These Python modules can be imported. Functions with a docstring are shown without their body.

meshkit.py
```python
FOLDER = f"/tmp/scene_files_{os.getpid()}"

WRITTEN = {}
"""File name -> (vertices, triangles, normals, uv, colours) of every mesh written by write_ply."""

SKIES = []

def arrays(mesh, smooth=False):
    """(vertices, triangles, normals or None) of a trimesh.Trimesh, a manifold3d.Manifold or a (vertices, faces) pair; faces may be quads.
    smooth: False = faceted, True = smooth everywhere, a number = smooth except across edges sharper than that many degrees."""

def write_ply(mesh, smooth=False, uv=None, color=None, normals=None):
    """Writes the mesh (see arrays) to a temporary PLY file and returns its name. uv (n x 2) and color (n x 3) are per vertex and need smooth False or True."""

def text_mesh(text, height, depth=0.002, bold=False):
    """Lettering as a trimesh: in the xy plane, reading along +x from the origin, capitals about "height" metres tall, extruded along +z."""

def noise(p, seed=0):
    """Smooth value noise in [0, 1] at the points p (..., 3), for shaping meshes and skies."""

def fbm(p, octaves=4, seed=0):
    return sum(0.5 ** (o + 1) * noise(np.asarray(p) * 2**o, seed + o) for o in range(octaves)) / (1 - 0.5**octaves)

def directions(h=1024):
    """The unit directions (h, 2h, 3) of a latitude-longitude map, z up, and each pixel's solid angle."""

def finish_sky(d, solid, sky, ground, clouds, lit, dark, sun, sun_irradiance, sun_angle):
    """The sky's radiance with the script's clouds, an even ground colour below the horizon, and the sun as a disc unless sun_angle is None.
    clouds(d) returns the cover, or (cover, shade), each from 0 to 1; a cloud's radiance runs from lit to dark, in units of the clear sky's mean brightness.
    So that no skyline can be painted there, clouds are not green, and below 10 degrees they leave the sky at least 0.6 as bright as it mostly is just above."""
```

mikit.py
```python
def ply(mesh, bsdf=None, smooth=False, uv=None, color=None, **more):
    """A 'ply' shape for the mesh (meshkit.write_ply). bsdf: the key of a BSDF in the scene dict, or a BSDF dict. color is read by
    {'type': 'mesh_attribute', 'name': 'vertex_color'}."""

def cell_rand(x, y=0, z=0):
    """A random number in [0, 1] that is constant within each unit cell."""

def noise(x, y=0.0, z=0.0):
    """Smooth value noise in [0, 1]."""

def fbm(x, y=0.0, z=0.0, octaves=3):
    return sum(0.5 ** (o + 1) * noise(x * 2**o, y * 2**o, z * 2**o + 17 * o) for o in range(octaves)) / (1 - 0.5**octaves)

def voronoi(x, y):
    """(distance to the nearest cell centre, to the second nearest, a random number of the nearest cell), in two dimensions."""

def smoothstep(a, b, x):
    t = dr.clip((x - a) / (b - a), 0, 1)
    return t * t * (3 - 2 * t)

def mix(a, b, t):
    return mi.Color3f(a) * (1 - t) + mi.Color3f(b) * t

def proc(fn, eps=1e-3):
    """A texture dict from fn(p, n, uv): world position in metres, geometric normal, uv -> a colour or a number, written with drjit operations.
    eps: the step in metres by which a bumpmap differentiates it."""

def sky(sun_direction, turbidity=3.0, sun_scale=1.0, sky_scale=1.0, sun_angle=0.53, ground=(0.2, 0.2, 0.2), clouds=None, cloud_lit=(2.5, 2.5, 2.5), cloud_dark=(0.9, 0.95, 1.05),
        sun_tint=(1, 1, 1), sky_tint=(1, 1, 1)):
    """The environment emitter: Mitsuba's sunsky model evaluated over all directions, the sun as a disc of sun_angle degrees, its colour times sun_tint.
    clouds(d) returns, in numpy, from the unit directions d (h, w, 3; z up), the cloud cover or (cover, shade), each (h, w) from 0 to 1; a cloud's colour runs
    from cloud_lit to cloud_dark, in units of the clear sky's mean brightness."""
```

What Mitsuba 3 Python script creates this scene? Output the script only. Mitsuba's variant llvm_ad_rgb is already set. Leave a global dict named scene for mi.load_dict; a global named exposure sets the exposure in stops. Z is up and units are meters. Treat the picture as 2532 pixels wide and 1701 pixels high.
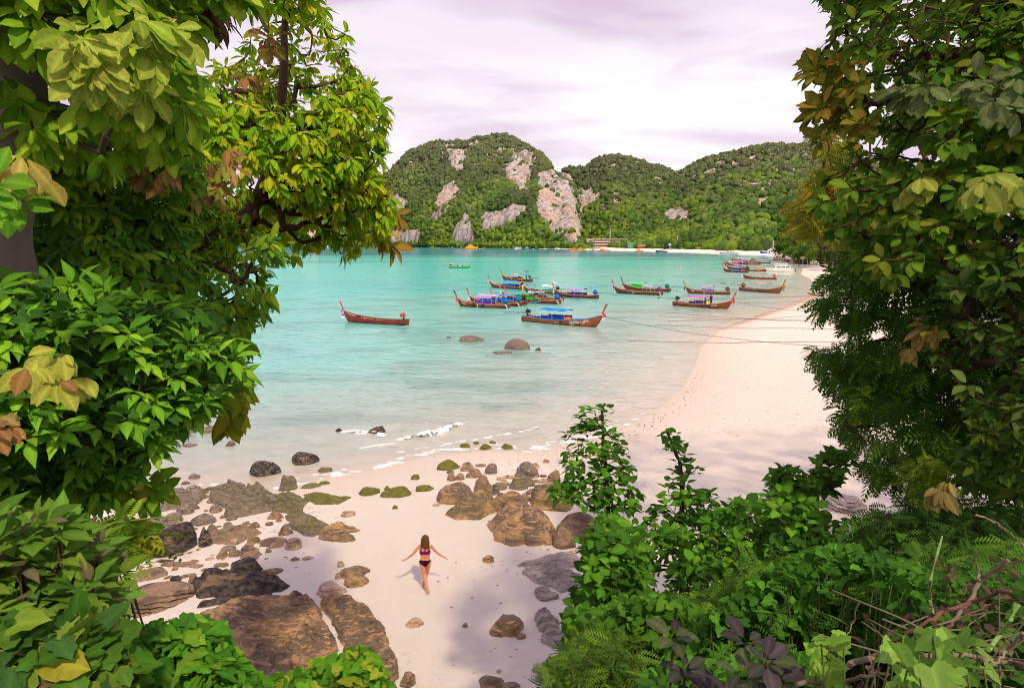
import math, numpy as np, trimesh, drjit as dr, mitsuba as mi, mikit, meshkit, shapely
from shapely.geometry import Polygon
from mikit import proc, noise, fbm, voronoi, smoothstep, mix
T = mi.ScalarTransform4f
R0 = np.random.default_rng(7)

# ---------------------------------------------------------------- camera, sky, exposure
EYE = np.array([0.0, 0.0, 10.0]); FPX = 1800.0; HORIZON = 597.0; PITCH = math.atan((850.5 - HORIZON) / FPX)
FWD = np.array([0, math.cos(PITCH), -math.sin(PITCH)]); UPV = np.array([0, math.sin(PITCH), math.cos(PITCH)])
scene = {'type': 'scene'}
labels = {}
scene['camera'] = {'type': 'perspective', 'fov': math.degrees(2 * math.atan(1266 / FPX)), 'fov_axis': 'x', 'near_clip': 0.1, 'far_clip': 9000.0,
                   'to_world': T().look_at(origin=EYE.tolist(), target=(EYE + FWD).tolist(), up=[0, 0, 1])}
SUN = np.array([0.33, -1.0, 1.0])

def clouds(d):
    z = np.maximum(d[..., 2], 0.0) + 0.16
    q = np.stack([d[..., 0] / z, d[..., 1] / z, 0 * z], -1)
    w = meshkit.fbm(q * 0.9 + 1.7, 3, 17) - 0.5
    a = meshkit.fbm((q + 0.9 * w[..., None]) * np.array([1.5, 2.1, 1]) + 3.1, 6, 3)
    b = meshkit.fbm(q * np.array([0.5, 0.75, 1]) + 8.7, 4, 11)
    sh = np.clip((a - 0.38) * 4.2, 0, 1) * 0.7 + np.clip((b - 0.42) * 3.4, 0, 1) * 0.5 + 0.75 * np.clip((d[..., 2] - 0.14) * 3.6, 0, 1) * (0.5 + a)
    return np.ones_like(z), np.clip(sh, 0, 1)

scene['sky'] = mikit.sky(SUN, turbidity=3, sun_scale=1.35, sun_angle=2.6, clouds=clouds, cloud_lit=(6.7, 6.5, 6.6), cloud_dark=(4.5, 3.55, 4.6),
                         sun_tint=(1.0, 0.97, 0.90), ground=(0.25, 0.26, 0.22))
exposure = 0.85

# ---------------------------------------------------------------- helpers
def S(r, g, b):
    c = np.array([r, g, b], float) / 255
    return np.where(c < 0.04045, c / 12.92, ((c + 0.055) / 1.055) ** 2.4)

def ray(px, py):
    """direction of the photograph's pixel (2532 x 1701)"""
    d = FWD[None] * FPX + np.outer(np.atleast_1d(np.asarray(px, float) - 1266), [1, 0, 0]) + np.outer(np.atleast_1d(850.5 - np.asarray(py, float)), UPV)
    return d / np.linalg.norm(d, axis=1, keepdims=True)

def on(px, py, z=0.0):
    d = ray(px, py)
    t = (z - EYE[2]) / d[:, 2]
    p = EYE + d * t[:, None]
    return p if np.ndim(px) else p[0]

def at(px, py, dist):
    p = EYE + ray(px, py) * np.asarray(dist, float).reshape(-1, 1)
    return p if np.ndim(px) else p[0]

def proj(p):
    q = np.atleast_2d(p) - EYE
    w = q @ FWD
    return np.stack([1266 + FPX * q[:, 0] / w, 850.5 - FPX * (q @ UPV) / w], 1)
K = 2532 / 2334.0

used = {}
def key(base):
    n = used.get(base, 0); used[base] = n + 1
    return base if n == 0 else f'{base}_{n:03d}'

def pack(c):
    """linear colours (n, 3) as one number each: meshes then need no colour attribute, which the renderer could not join"""
    q = np.clip(np.round(np.sqrt(np.clip(np.atleast_2d(c), 0, 1)) * 255), 3, 252)
    return q[:, 0] + 256 * q[:, 1] + 65536 * q[:, 2]
def paint_fn(p, n, uv):
    x = uv.x + 0.25; b = dr.floor(x / 65536); x = x - b * 65536; g = dr.floor(x / 256); r = x - g * 256
    c = mi.Color3f(r, g, b) / 255
    return c * c * uv.y

def put(k, mesh, mat, col=None, smooth=True, uv=None, **more):
    """col: one colour, or one per vertex (then its mean times a per-vertex brightness); uv: (packed colour, brightness)"""
    if not isinstance(mesh, (tuple, list)): mesh = (np.array(mesh.vertices), np.array(mesh.faces))
    n = len(mesh[0])
    if col is not None and uv is None:
        col = np.asarray(col, float)
        if col.ndim == 1: uv = np.tile([pack(col)[0], 1.0], (n, 1))
        else: m = col.mean(0); uv = np.stack([np.full(n, pack(m)[0]), col.sum(1) / m.sum()], 1)
    if smooth is True and np.ndim(col) == 1 and len(mesh[1]) <= 60: smooth = False      # boxes and other small pieces keep their edges
    if smooth not in (True, False): mesh = meshkit.arrays(mesh, smooth)[:2]; smooth = True; uv = np.tile(uv[0], (len(mesh[0]), 1))
    scene[k] = mikit.ply(mesh, 'mat_' + mat, smooth=smooth, uv=uv, **more)
    return k

class Thing:
    def __init__(s, name, label, cat, group=None):
        s.k = key(name); labels[s.k] = {'label': label, 'category': cat}
        if group: labels[s.k]['group'] = group
    def part(s, name, mesh, mat, col=None, smooth=True, uv=None, label=None, kind=None, of=None, **more):
        k = put(key(f'{of or s.k}__{name}'), mesh, mat, col, smooth, uv, **more)
        if label or kind: labels[k] = {a: b for a, b in (('label', label), ('kind', kind)) if b}
        return k

def solo(name, label, cat, mesh, mat, col=None, smooth=True, uv=None, group=None, **more):
    k = put(key(name), mesh, mat, col, smooth, uv, **more)
    labels[k] = {'label': label, 'category': cat}
    if group: labels[k]['group'] = group
    return k

def struct(name, mesh, mat, col=None, smooth=True, uv=None, kind='structure', label=None, cat=None):
    k = put(key(name), mesh, mat, col, smooth, uv); labels[k] = {'kind': kind}
    if label: labels[k]['label'] = label
    if cat: labels[k]['category'] = cat
    return k

def cat_(meshes):
    vs, fs, n = [], [], 0
    for m in meshes:
        v, f = (np.asarray(m[0]), np.asarray(m[1])) if isinstance(m, (tuple, list)) else (np.asarray(m.vertices), np.asarray(m.faces))
        vs.append(v); fs.append(f + n); n += len(v)
    return np.vstack(vs), np.vstack(fs)

def tube(pts, rad, sides=6, caps=True):
    p = np.asarray(pts, float); n = len(p)
    r = np.broadcast_to(np.asarray(rad, float), (n,))
    t = np.gradient(p, axis=0); t /= np.linalg.norm(t, axis=1, keepdims=True) + 1e-12
    ref = np.array([0, 0, 1.0]) if abs(t[:, 2]).mean() < 0.8 else np.array([1.0, 0, 0])
    a = np.cross(t, ref); a /= np.linalg.norm(a, axis=1, keepdims=True) + 1e-12
    b = np.cross(t, a); g = np.arange(sides) * 2 * np.pi / sides
    v = (p[:, None] + r[:, None, None] * (np.cos(g)[None, :, None] * a[:, None] + np.sin(g)[None, :, None] * b[:, None])).reshape(-1, 3)
    i, j = np.meshgrid(np.arange(n - 1), np.arange(sides), indexing='ij'); j2 = (j + 1) % sides
    A, B, C, D = (i * sides + j).ravel(), (i * sides + j2).ravel(), ((i + 1) * sides + j2).ravel(), ((i + 1) * sides + j).ravel()
    f = np.vstack([np.stack([A, C, B], 1), np.stack([A, D, C], 1)])
    if caps:
        v = np.vstack([v, p[:1], p[-1:]]); m = n * sides; k = np.arange(sides); k2 = (k + 1) % sides
        f = np.vstack([f, np.stack([k, k2, k * 0 + m], 1), np.stack([(n - 1) * sides + k2, (n - 1) * sides + k, k * 0 + m + 1], 1)])
    return v, f

def box(sx, sy, sz, c=(0, 0, 0), bev=0.0):
    if bev:
        import manifold3d as m3
        b = min(bev, sx / 2.01, sy / 2.01, sz / 2.01)
        pts = [(x * (sx / 2 - bx), y * (sy / 2 - by), z * (sz / 2 - bz)) for x in (-1, 1) for y in (-1, 1) for z in (-1, 1) for bx, by, bz in ((0, b, b), (b, 0, b), (b, b, 0))]
        m = m3.Manifold.hull_points(np.array(pts)).to_mesh(); v, f = np.array(m.vert_properties[:, :3]), np.array(m.tri_verts)
    else:
        m = trimesh.creation.box((sx, sy, sz)); v, f = np.array(m.vertices), np.array(m.faces)
    return v + np.asarray(c, float), f

def rotz(v, a):
    c, s = math.cos(a), math.sin(a)
    return np.asarray(v) @ np.array([[c, s, 0], [-s, c, 0], [0, 0, 1]])

def xf(m, pos=(0, 0, 0), a=0.0, sc=1.0):
    return rotz(np.asarray(m[0]) * sc, a) + np.asarray(pos, float), m[1]

ICO = {n: trimesh.creation.icosphere(subdivisions=n) for n in (0, 1, 2, 3, 4, 5)}
def ball(r, c=(0, 0, 0), n=2):
    m = ICO[n]; return np.array(m.vertices) * np.asarray(r, float) + np.asarray(c, float), np.array(m.faces)

def grid(nu, nv):
    i, j = np.meshgrid(np.arange(nu - 1), np.arange(nv - 1), indexing='ij')
    a = (i * nv + j).ravel(); b = a + nv
    return np.vstack([np.stack([a, b, b + 1], 1), np.stack([a, b + 1, a + 1], 1)])

def vnoise(p, sc=1.0, o=3, seed=0):
    return meshkit.fbm(np.asarray(p) * sc, o, seed)

# ---------------------------------------------------------------- materials
VC = proc(paint_fn)
def mat(k, d): scene['mat_' + k] = d
mat('paint', {'type': 'twosided', 'bsdf': {'type': 'principled', 'base_color': VC, 'roughness': 0.5, 'specular': 0.35}})
mat('gloss', {'type': 'twosided', 'bsdf': {'type': 'principled', 'base_color': VC, 'roughness': 0.25, 'specular': 0.5}})
mat('cloth', {'type': 'twosided', 'bsdf': {'type': 'principled', 'base_color': VC, 'roughness': 0.85, 'specular': 0.15}})
mat('skin', {'type': 'principled', 'base_color': VC, 'roughness': 0.5, 'specular': 0.35})
mat('bark', {'type': 'twosided', 'bsdf': {'type': 'principled', 'base_color': VC, 'roughness': 0.9, 'specular': 0.15}})
mat('leaf', {'type': 'principledthin', 'base_color': VC, 'roughness': 0.32, 'diff_trans': 0.85, 'eta': 1.6})
mat('wood_far', {'type': 'twosided', 'bsdf': {'type': 'principled', 'base_color': VC, 'roughness': 0.95, 'specular': 0.05}})
# ---------------------------------------------------------------- shoreline and terrain
def Dp(l): return np.array(l, float) * K
shore_px = Dp([(1210, 1032), (1330, 1008), (1420, 978), (1500, 932), (1555, 885), (1585, 835), (1600, 790), (1650, 748), (1720, 722), (1800, 697), (1858, 668), (1868, 652), (1850, 636), (1826, 622), (1836, 611), (1880, 605)])
near_px = Dp([(300, 1150), (420, 1140), (520, 1122), (620, 1118), (720, 1098), (820, 1078), (900, 1062), (960, 1042), (1040, 1034), (1120, 1026)])
SHORE = np.vstack([[[-60, -40], [-34, -4], [-23, 9], [-15.5, 15.5]], on(near_px[:, 0], near_px[:, 1])[:, :2], on(shore_px[:, 0], shore_px[:, 1])[:, :2], [[165, 420], [206, 562]]])
LAND = Polygon(np.vstack([SHORE, [[520, 640], [520, -120], [-60, -120]]]))
shapely.prepare(LAND)

def shore_s(x, y):
    """signed distance to the waterline, positive on land"""
    x, y = np.asarray(x, float), np.asarray(y, float)
    best = np.full(x.shape, 1e9)
    for a, b in zip(SHORE[:-1], SHORE[1:]):
        d = b - a; t = np.clip(((x - a[0]) * d[0] + (y - a[1]) * d[1]) / (d @ d), 0, 1)
        best = np.minimum(best, (x - a[0] - t * d[0]) ** 2 + (y - a[1] - t * d[1]) ** 2)
    return np.sqrt(best) * np.where(shapely.contains_xy(LAND, x, y), 1, -1)

def head_z(x, y):
    """the headland that the camera stands on"""
    w = 1 / (1 + np.exp(-(x - 1.2) / 0.8))
    slope = 0.74 * (1 - w) + 0.52 * w
    r = np.sqrt(np.maximum(y, 0) ** 2 + 0.10 * np.minimum(x, 0) ** 2 + 0.08 * np.maximum(x - 3, 0) ** 2)
    z = 8.35 - slope * np.maximum(r - 1.3, 0)
    return z + 0.5 * (meshkit.fbm(np.stack([x, y, 0 * x], -1) * 0.5, 3, 5) - 0.5)

def terr(x, y, s=None):
    x, y = np.asarray(x, float), np.asarray(y, float)
    s = shore_s(x, y) if s is None else s
    land = 0.95 * (1 - np.exp(-np.maximum(s, 0) / 9)) + 0.012 * np.minimum(np.maximum(s, 0), 110)
    sea = -3.5 * (1 - np.exp(np.minimum(s, 0) / 70))
    b = np.where(s > 0, land, sea)
    b = b + 0.05 * (meshkit.fbm(np.stack([x, y, 0 * x], -1) * 0.35, 3, 2) - 0.5) * np.clip(s / 3, 0, 1)
    h = np.where(y < 40, head_z(x, np.minimum(y, 60)), -50)
    k = 0.35
    m = np.maximum(b, h)
    return m + k * np.exp(-np.abs(b - h) / k) * 0.5

def onT(px, py):
    """point of the ground seen at a pixel of the photograph"""
    z = np.full(np.shape(np.atleast_1d(px)), 0.8)
    for _ in range(9):
        p = EYE + ray(px, py) * ((z - EYE[2]) / ray(px, py)[:, 2])[:, None]
        z = 0.4 * z + 0.6 * np.minimum(np.maximum(terr_beach(p[:, 0], p[:, 1]), 0), 9)
    return p if np.ndim(px) else p[0]

def terr_beach(x, y):
    s = shore_s(x, y)
    return 0.95 * (1 - np.exp(-np.maximum(s, 0) / 9)) + 0.012 * np.minimum(np.maximum(s, 0), 110)

def axis(lo, a, b, hi, step, n):
    mid = np.arange(a, b, step)
    out = lambda e, s0, sgn: s0 + sgn * (np.geomspace(step, abs(e - s0) + step, n) - step)
    return np.unique(np.concatenate([out(lo, a, -1)[::-1], mid, out(hi, b, 1)]))
tx, ty = axis(-5000, -20, 40, 5000, 0.36, 90), axis(-400, -4, 50, 7000, 0.34, 150)
TX, TY = np.meshgrid(tx, ty, indexing='ij')
TS = shore_s(TX, TY); TZ = terr(TX, TY, TS)
TZ = TZ + 0.02 * (meshkit.fbm(np.stack([TX, TY, 0 * TX], -1) * 1.6, 3, 9) - 0.5)
soil = np.clip((head_z(TX, TY) - terr_beach(TX, TY) + 0.15) * 2.0, 0, 1) * (TY < 40)
# the dark streak of wet sand along the edge of the shallows
band_px = Dp([(1545, 758), (1600, 752), (1660, 738), (1710, 722), (1770, 702), (1820, 684), (1862, 666)])
BAND = on(band_px[:, 0], band_px[:, 1], 0.1)[:, :2]
def pdist(x, y, L):
    best = np.full(np.shape(x), 1e9)
    for a, b in zip(L[:-1], L[1:]):
        d = b - a; t = np.clip(((x - a[0]) * d[0] + (y - a[1]) * d[1]) / (d @ d), 0, 1)
        best = np.minimum(best, (x - a[0] - t * d[0]) ** 2 + (y - a[1] - t * d[1]) ** 2)
    return np.sqrt(best)
wet = np.clip(1 - TS / 5.5, 0, 1) ** 1.4
bd = pdist(TX, TY, BAND)
wet = np.maximum(wet, 1.75 * np.clip(1.5 - bd / (0.9 + 0.012 * TY), 0, 1) * (TS > -6))

def sand_fn(p, n, uv):
    g = fbm(p.x * 3.1, p.y * 3.1, p.z, 4); h = noise(p.x * 60, p.y * 60, p.z * 60); q = fbm(p.x * 0.25, p.y * 0.25, 0, 3)
    c = mix((0.555, 0.525, 0.45), (0.635, 0.61, 0.54), 0.6 * g + 0.4 * q)
    c = mix(c, c * 0.84, h * 0.5)
    w = dr.clip(uv.x + 0.25 * (g - 0.5), 0, 2)
    c = mix(c, mi.Color3f(0.46, 0.385, 0.31), dr.clip(w * 0.6, 0, 1))
    c = mix(c, mi.Color3f(0.28, 0.19, 0.125), dr.clip(w - 1.05, 0, 1))
    c = mix(c, mi.Color3f(0.30, 0.25, 0.20), 0.55 * smoothstep(0.80, 0.86, noise(p.x * 7, p.y * 7, 3)) * smoothstep(0.5, 0.7, q))
    return mix(c, mix((0.06, 0.055, 0.035), (0.16, 0.11, 0.07), g), uv.y)

def sand_bump(p, n, uv):
    v, w, _ = voronoi(p.x * 1.6 + 0.4 * noise(p.x * 0.7, p.y * 0.7), p.y * 1.6)
    return 0.5 * fbm(p.x * 2.2, p.y * 3.0, 0, 4) + 0.14 * noise(p.x * 14, p.y * 14) - 0.5 * smoothstep(0.22, 0.10, v) * smoothstep(0.45, 0.6, noise(p.x * 0.35, p.y * 0.35, 2))
mat('sand', {'type': 'twosided', 'bsdf': {'type': 'bumpmap', 'arbitrary': proc(sand_bump, 0.02), 'scale': 0.045,
    'bsdf': {'type': 'principled', 'base_color': proc(sand_fn), 'roughness': 0.8, 'specular': 0.2}}})
struct('beach_ground', (np.stack([TX, TY, TZ], -1).reshape(-1, 3), grid(*TX.shape)), 'sand', uv=np.stack([wet, soil], -1).reshape(-1, 2))

# ---------------------------------------------------------------- the sea
wx, wy = axis(-6000, -50, 110, 6000, 1.1, 55), axis(-200, 8, 120, 7000, 1.0, 90)
WX, WY = np.meshgrid(wx, wy, indexing='ij')
WS = -shore_s(WX, WY)
WZ = 0.03 * (meshkit.fbm(np.stack([WX * 0.35, WY * 0.8, 0 * WX], -1), 3, 4) - 0.5) * np.clip(WS / 4, 0, 1)

def sea_fn(p, n, uv):
    s = uv.x
    st = fbm(p.x * 0.010, p.y * 0.045, 3.0, 4); m = fbm(p.x * 0.05, p.y * 0.12, 1.0, 4); f = fbm(p.x * 0.9, p.y * 1.8, 2.0, 3)
    e = s + 9 * (m - 0.5)
    c = mix((0.45, 0.42, 0.34), (0.40, 0.42, 0.345), smoothstep(0.2, 4.0, s + 3 * (m - 0.5)))
    c = mix(c, mi.Color3f(0.27, 0.39, 0.33), smoothstep(1.5, 11, e))
    c = mix(c, mi.Color3f(0.14, 0.46, 0.395), smoothstep(9, 32, e))
    c = mix(c, mi.Color3f(0.06, 0.50, 0.44), smoothstep(28, 90, s + 40 * (st - 0.5)))
    c = mix(c, mi.Color3f(0.028, 0.47, 0.43), smoothstep(150, 420, s + 150 * (st - 0.5)))
    d = p.y + 320 * (st - 0.5) + 0.12 * p.x
    c = mix(c, mi.Color3f(0.03, 0.27, 0.31), 0.75 * smoothstep(0.60, 0.74, st) * smoothstep(130, 320, p.y))
    c = mix(c, mi.Color3f(0.018, 0.17, 0.235), smoothstep(400, 560, d))
    pt = fbm(p.x * 0.16, p.y * 0.30, 9.0, 4)
    c = mix(c, c * mi.Color3f(0.72, 0.80, 0.80), smoothstep(0.50, 0.66, pt) * smoothstep(3, 10, s) * smoothstep(140, 70, s))
    c = c * (0.88 + 0.24 * f)
    foam = smoothstep(0.64, 0.78, fbm(p.x * 1.7, p.y * 2.3, 5.0, 4) + 0.20 * dr.exp(-dr.square((s - 0.35 - 1.2 * (m - 0.5)) / 0.45)) - 0.22 * smoothstep(0.8, 3.0, s) - 0.4 * smoothstep(36, 48, p.y))
    return mix(c, mi.Color3f(0.85, 0.85, 0.84), 0.85 * foam)

def sea_bump(p, n, uv):
    k = 1 / (1 + p.y * 0.004)
    return (fbm(p.x * 0.55, p.y * 1.25, 0, 4) * 0.5 + 0.22 * fbm(p.x * 2.4, p.y * 4.2, 7, 3)) * k
mat('sea_water', {'type': 'twosided', 'bsdf': {'type': 'bumpmap', 'arbitrary': proc(sea_bump, 0.03), 'scale': 0.16,
    'bsdf': {'type': 'principled', 'base_color': proc(sea_fn), 'roughness': 0.11, 'specular': 0.24}}})
struct('sea', (np.stack([WX, WY, WZ], -1).reshape(-1, 3), grid(*WX.shape)), 'sea_water', uv=np.stack([WS, 0 * WS], -1).reshape(-1, 2))

# breaking wavelet
def wave(pts, wid, hgt, seed):
    p = on(np.array(pts)[:, 0], np.array(pts)[:, 1], 0.05)
    t = np.linspace(0, 1, 160); L = np.interp(t, np.linspace(0, 1, len(p)), p[:, 0]), np.interp(t, np.linspace(0, 1, len(p)), p[:, 1])
    c = np.stack(L, 1); d = np.gradient(c, axis=0); d /= np.linalg.norm(d, axis=1, keepdims=True); nn = np.stack([-d[:, 1], d[:, 0]], 1)
    u = np.linspace(-1, 1, 21)
    env = np.sin(np.pi * t) ** 0.6
    P = c[:, None] + nn[:, None] * (u[None, :, None] * wid * (0.5 + 0.5 * env[:, None, None]))
    q = np.concatenate([P, 0 * P[..., :1]], -1)
    jag = meshkit.fbm(q * 3.2, 4, seed)
    z = hgt * env[:, None] * np.clip(1 - np.abs(u)[None] ** 1.6 * (0.75 + 1.0 * jag), -0.3, 1) * (0.5 + jag) - 0.03
    F = grid(160, 21); F = F[(jag.ravel()[F].mean(1) > .40 + .16 * np.abs(np.tile(u, 160))[F].mean(1))]
    return (np.concatenate([P, z[..., None]], -1).reshape(-1, 3), F)
FOAM = S(246, 246, 244) * 0.9
for i, (pts, wd, hg) in enumerate([
    ([(978, 1084), (1030, 1080), (1080, 1068), (1120, 1054), (1150, 1040)], 0.40, 0.26),
    ([(835, 1064), (880, 1066), (925, 1068), (960, 1076)], 0.4, 0.14), ([(1050, 1112), (1110, 1094), (1200, 1080), (1300, 1062), (1362, 1042)], 0.24, 0.05),
    ([(868, 1110), (930, 1098), (1000, 1092)], 0.2, 0.05)]):
    struct('breaking_wave', wave(pts, wd, hg, 20 + i), 'cloth', FOAM)

# flecks of weed and shell along the tide line
rng = np.random.default_rng(51); fv = []
lp = Dp([(1340, 1022), (1430, 985), (1505, 940), (1560, 885), (1588, 840)]); L = on(lp[:, 0], lp[:, 1], .2)
for i in range(70):
    t = rng.uniform(0, 4); k = int(t); c = L[k] + (L[k + 1] - L[k]) * (t - k) if k < 4 else L[4]; c = c + [rng.normal(.5, .35), rng.normal(0, .3), 0]; c[2] = float(terr(c[0], c[1])) + .02; r = rng.uniform(.02, .065)
    m = np.array(ICO[0].vertices) * [r, r * .6, .02] * rng.uniform(.6, 1.3, (12, 1)); fv.append((rotz(m, rng.uniform(0, 3)) + c, np.array(ICO[0].faces)))
struct('tide_line_weed', cat_(fv), 'cloth', S(70, 60, 45) * .7, kind='stuff', label='dark flecks of weed along the tide line', cat='seaweed')
# ---------------------------------------------------------------- far shore: beach, hills, forest
far_px = np.array([(380, 611), (640, 611), (985, 611), (1150, 613), (1300, 615), (1400, 617), (1500, 619.5), (1600, 622), (1700, 625), (1770, 628), (1850, 631), (1960, 634), (2200, 637)], float)
FAR = on(far_px[:, 0], far_px[:, 1], 0.0)
def far_shore(px):
    """distance (y) of the far waterline in the direction of a pixel column"""
    return np.interp(px, far_px[:, 0], FAR[:, 1])
cols = np.arange(1330, 2100, 6.0)
Y0 = far_shore(cols); rows = np.array([-6, 0, 4, 10, 20, 35, 60.0])
ZB = np.array([-0.5, 0.0, 0.5, 1.1, 1.9, 2.6, 3.0])
BX = ((cols - 1266) / FPX)[:, None] * (Y0[:, None] + rows) * 1.0098
BYY = Y0[:, None] + rows + 0 * BX
struct('far_beach', (np.stack([BX, BYY, ZB + 0 * BX + 0.02], -1).reshape(-1, 3), grid(len(cols), len(rows))), 'wood_far', S(238, 222, 205) * 0.85)

rocky_polys = [Polygon(Dp(q)) for q in [
    [(1238, 402), (1260, 398), (1290, 408), (1305, 440), (1318, 490), (1316, 530), (1305, 542), (1290, 530), (1265, 520), (1245, 490), (1237, 450)],
    [(1150, 385), (1180, 352), (1212, 350), (1204, 385), (1196, 430), (1180, 425), (1160, 405)], [(985, 490), (1000, 450), (1020, 425), (1035, 418), (1043, 432), (1022, 470), (995, 490)],
    [(1040, 557), (1042, 520), (1060, 490), (1070, 500), (1073, 540), (1064, 560)], [(893, 558), (898, 528), (930, 526), (957, 533), (948, 559)], [(1100, 515), (1105, 490), (1140, 485), (1180, 468), (1196, 474), (1190, 495), (1160, 502), (1120, 516)],
    [(880, 455), (905, 450), (926, 460), (910, 482), (888, 486)], [(1325, 442), (1345, 430), (1357, 460), (1342, 470), (1325, 466)], [(1519, 490), (1540, 477), (1566, 480), (1566, 500), (1540, 508), (1525, 506)],
    [(690, 560), (695, 520), (715, 518), (724, 559)], [(1222, 470), (1236, 430), (1240, 470), (1230, 482)], [(1725, 462), (1745, 452), (1742, 472), (1730, 475)], [(1025, 345), (1060, 350), (1052, 385), (1028, 372)], [(610, 560), (625, 535), (640, 545), (640, 560)]]]
half_polys = [Polygon(Dp(q)) for q in [[(985, 335), (1065, 335), (1060, 395), (1000, 385)], [(1075, 330), (1160, 325), (1150, 375), (1080, 385)], [(1380, 365), (1520, 385), (1530, 430), (1420, 400)], [(1540, 395), (1640, 360), (1680, 372), (1560, 420)],
    [(1180, 345), (1225, 360), (1225, 400), (1190, 400)], [(1780, 335), (1870, 350), (1870, 420), (1790, 400)], [(1330, 440), (1420, 440), (1420, 470), (1330, 475)], [(1680, 410), (1800, 400), (1820, 430), (1700, 450)], [(930, 360), (960, 345), (950, 420), (930, 420)], [(1560, 375), (1800, 335), (1860, 345), (1850, 380), (1600, 420)], [(1370, 360), (1500, 378), (1530, 400), (1400, 390)], [(1000, 325), (1180, 315), (1220, 350), (1010, 345)]]]

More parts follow.
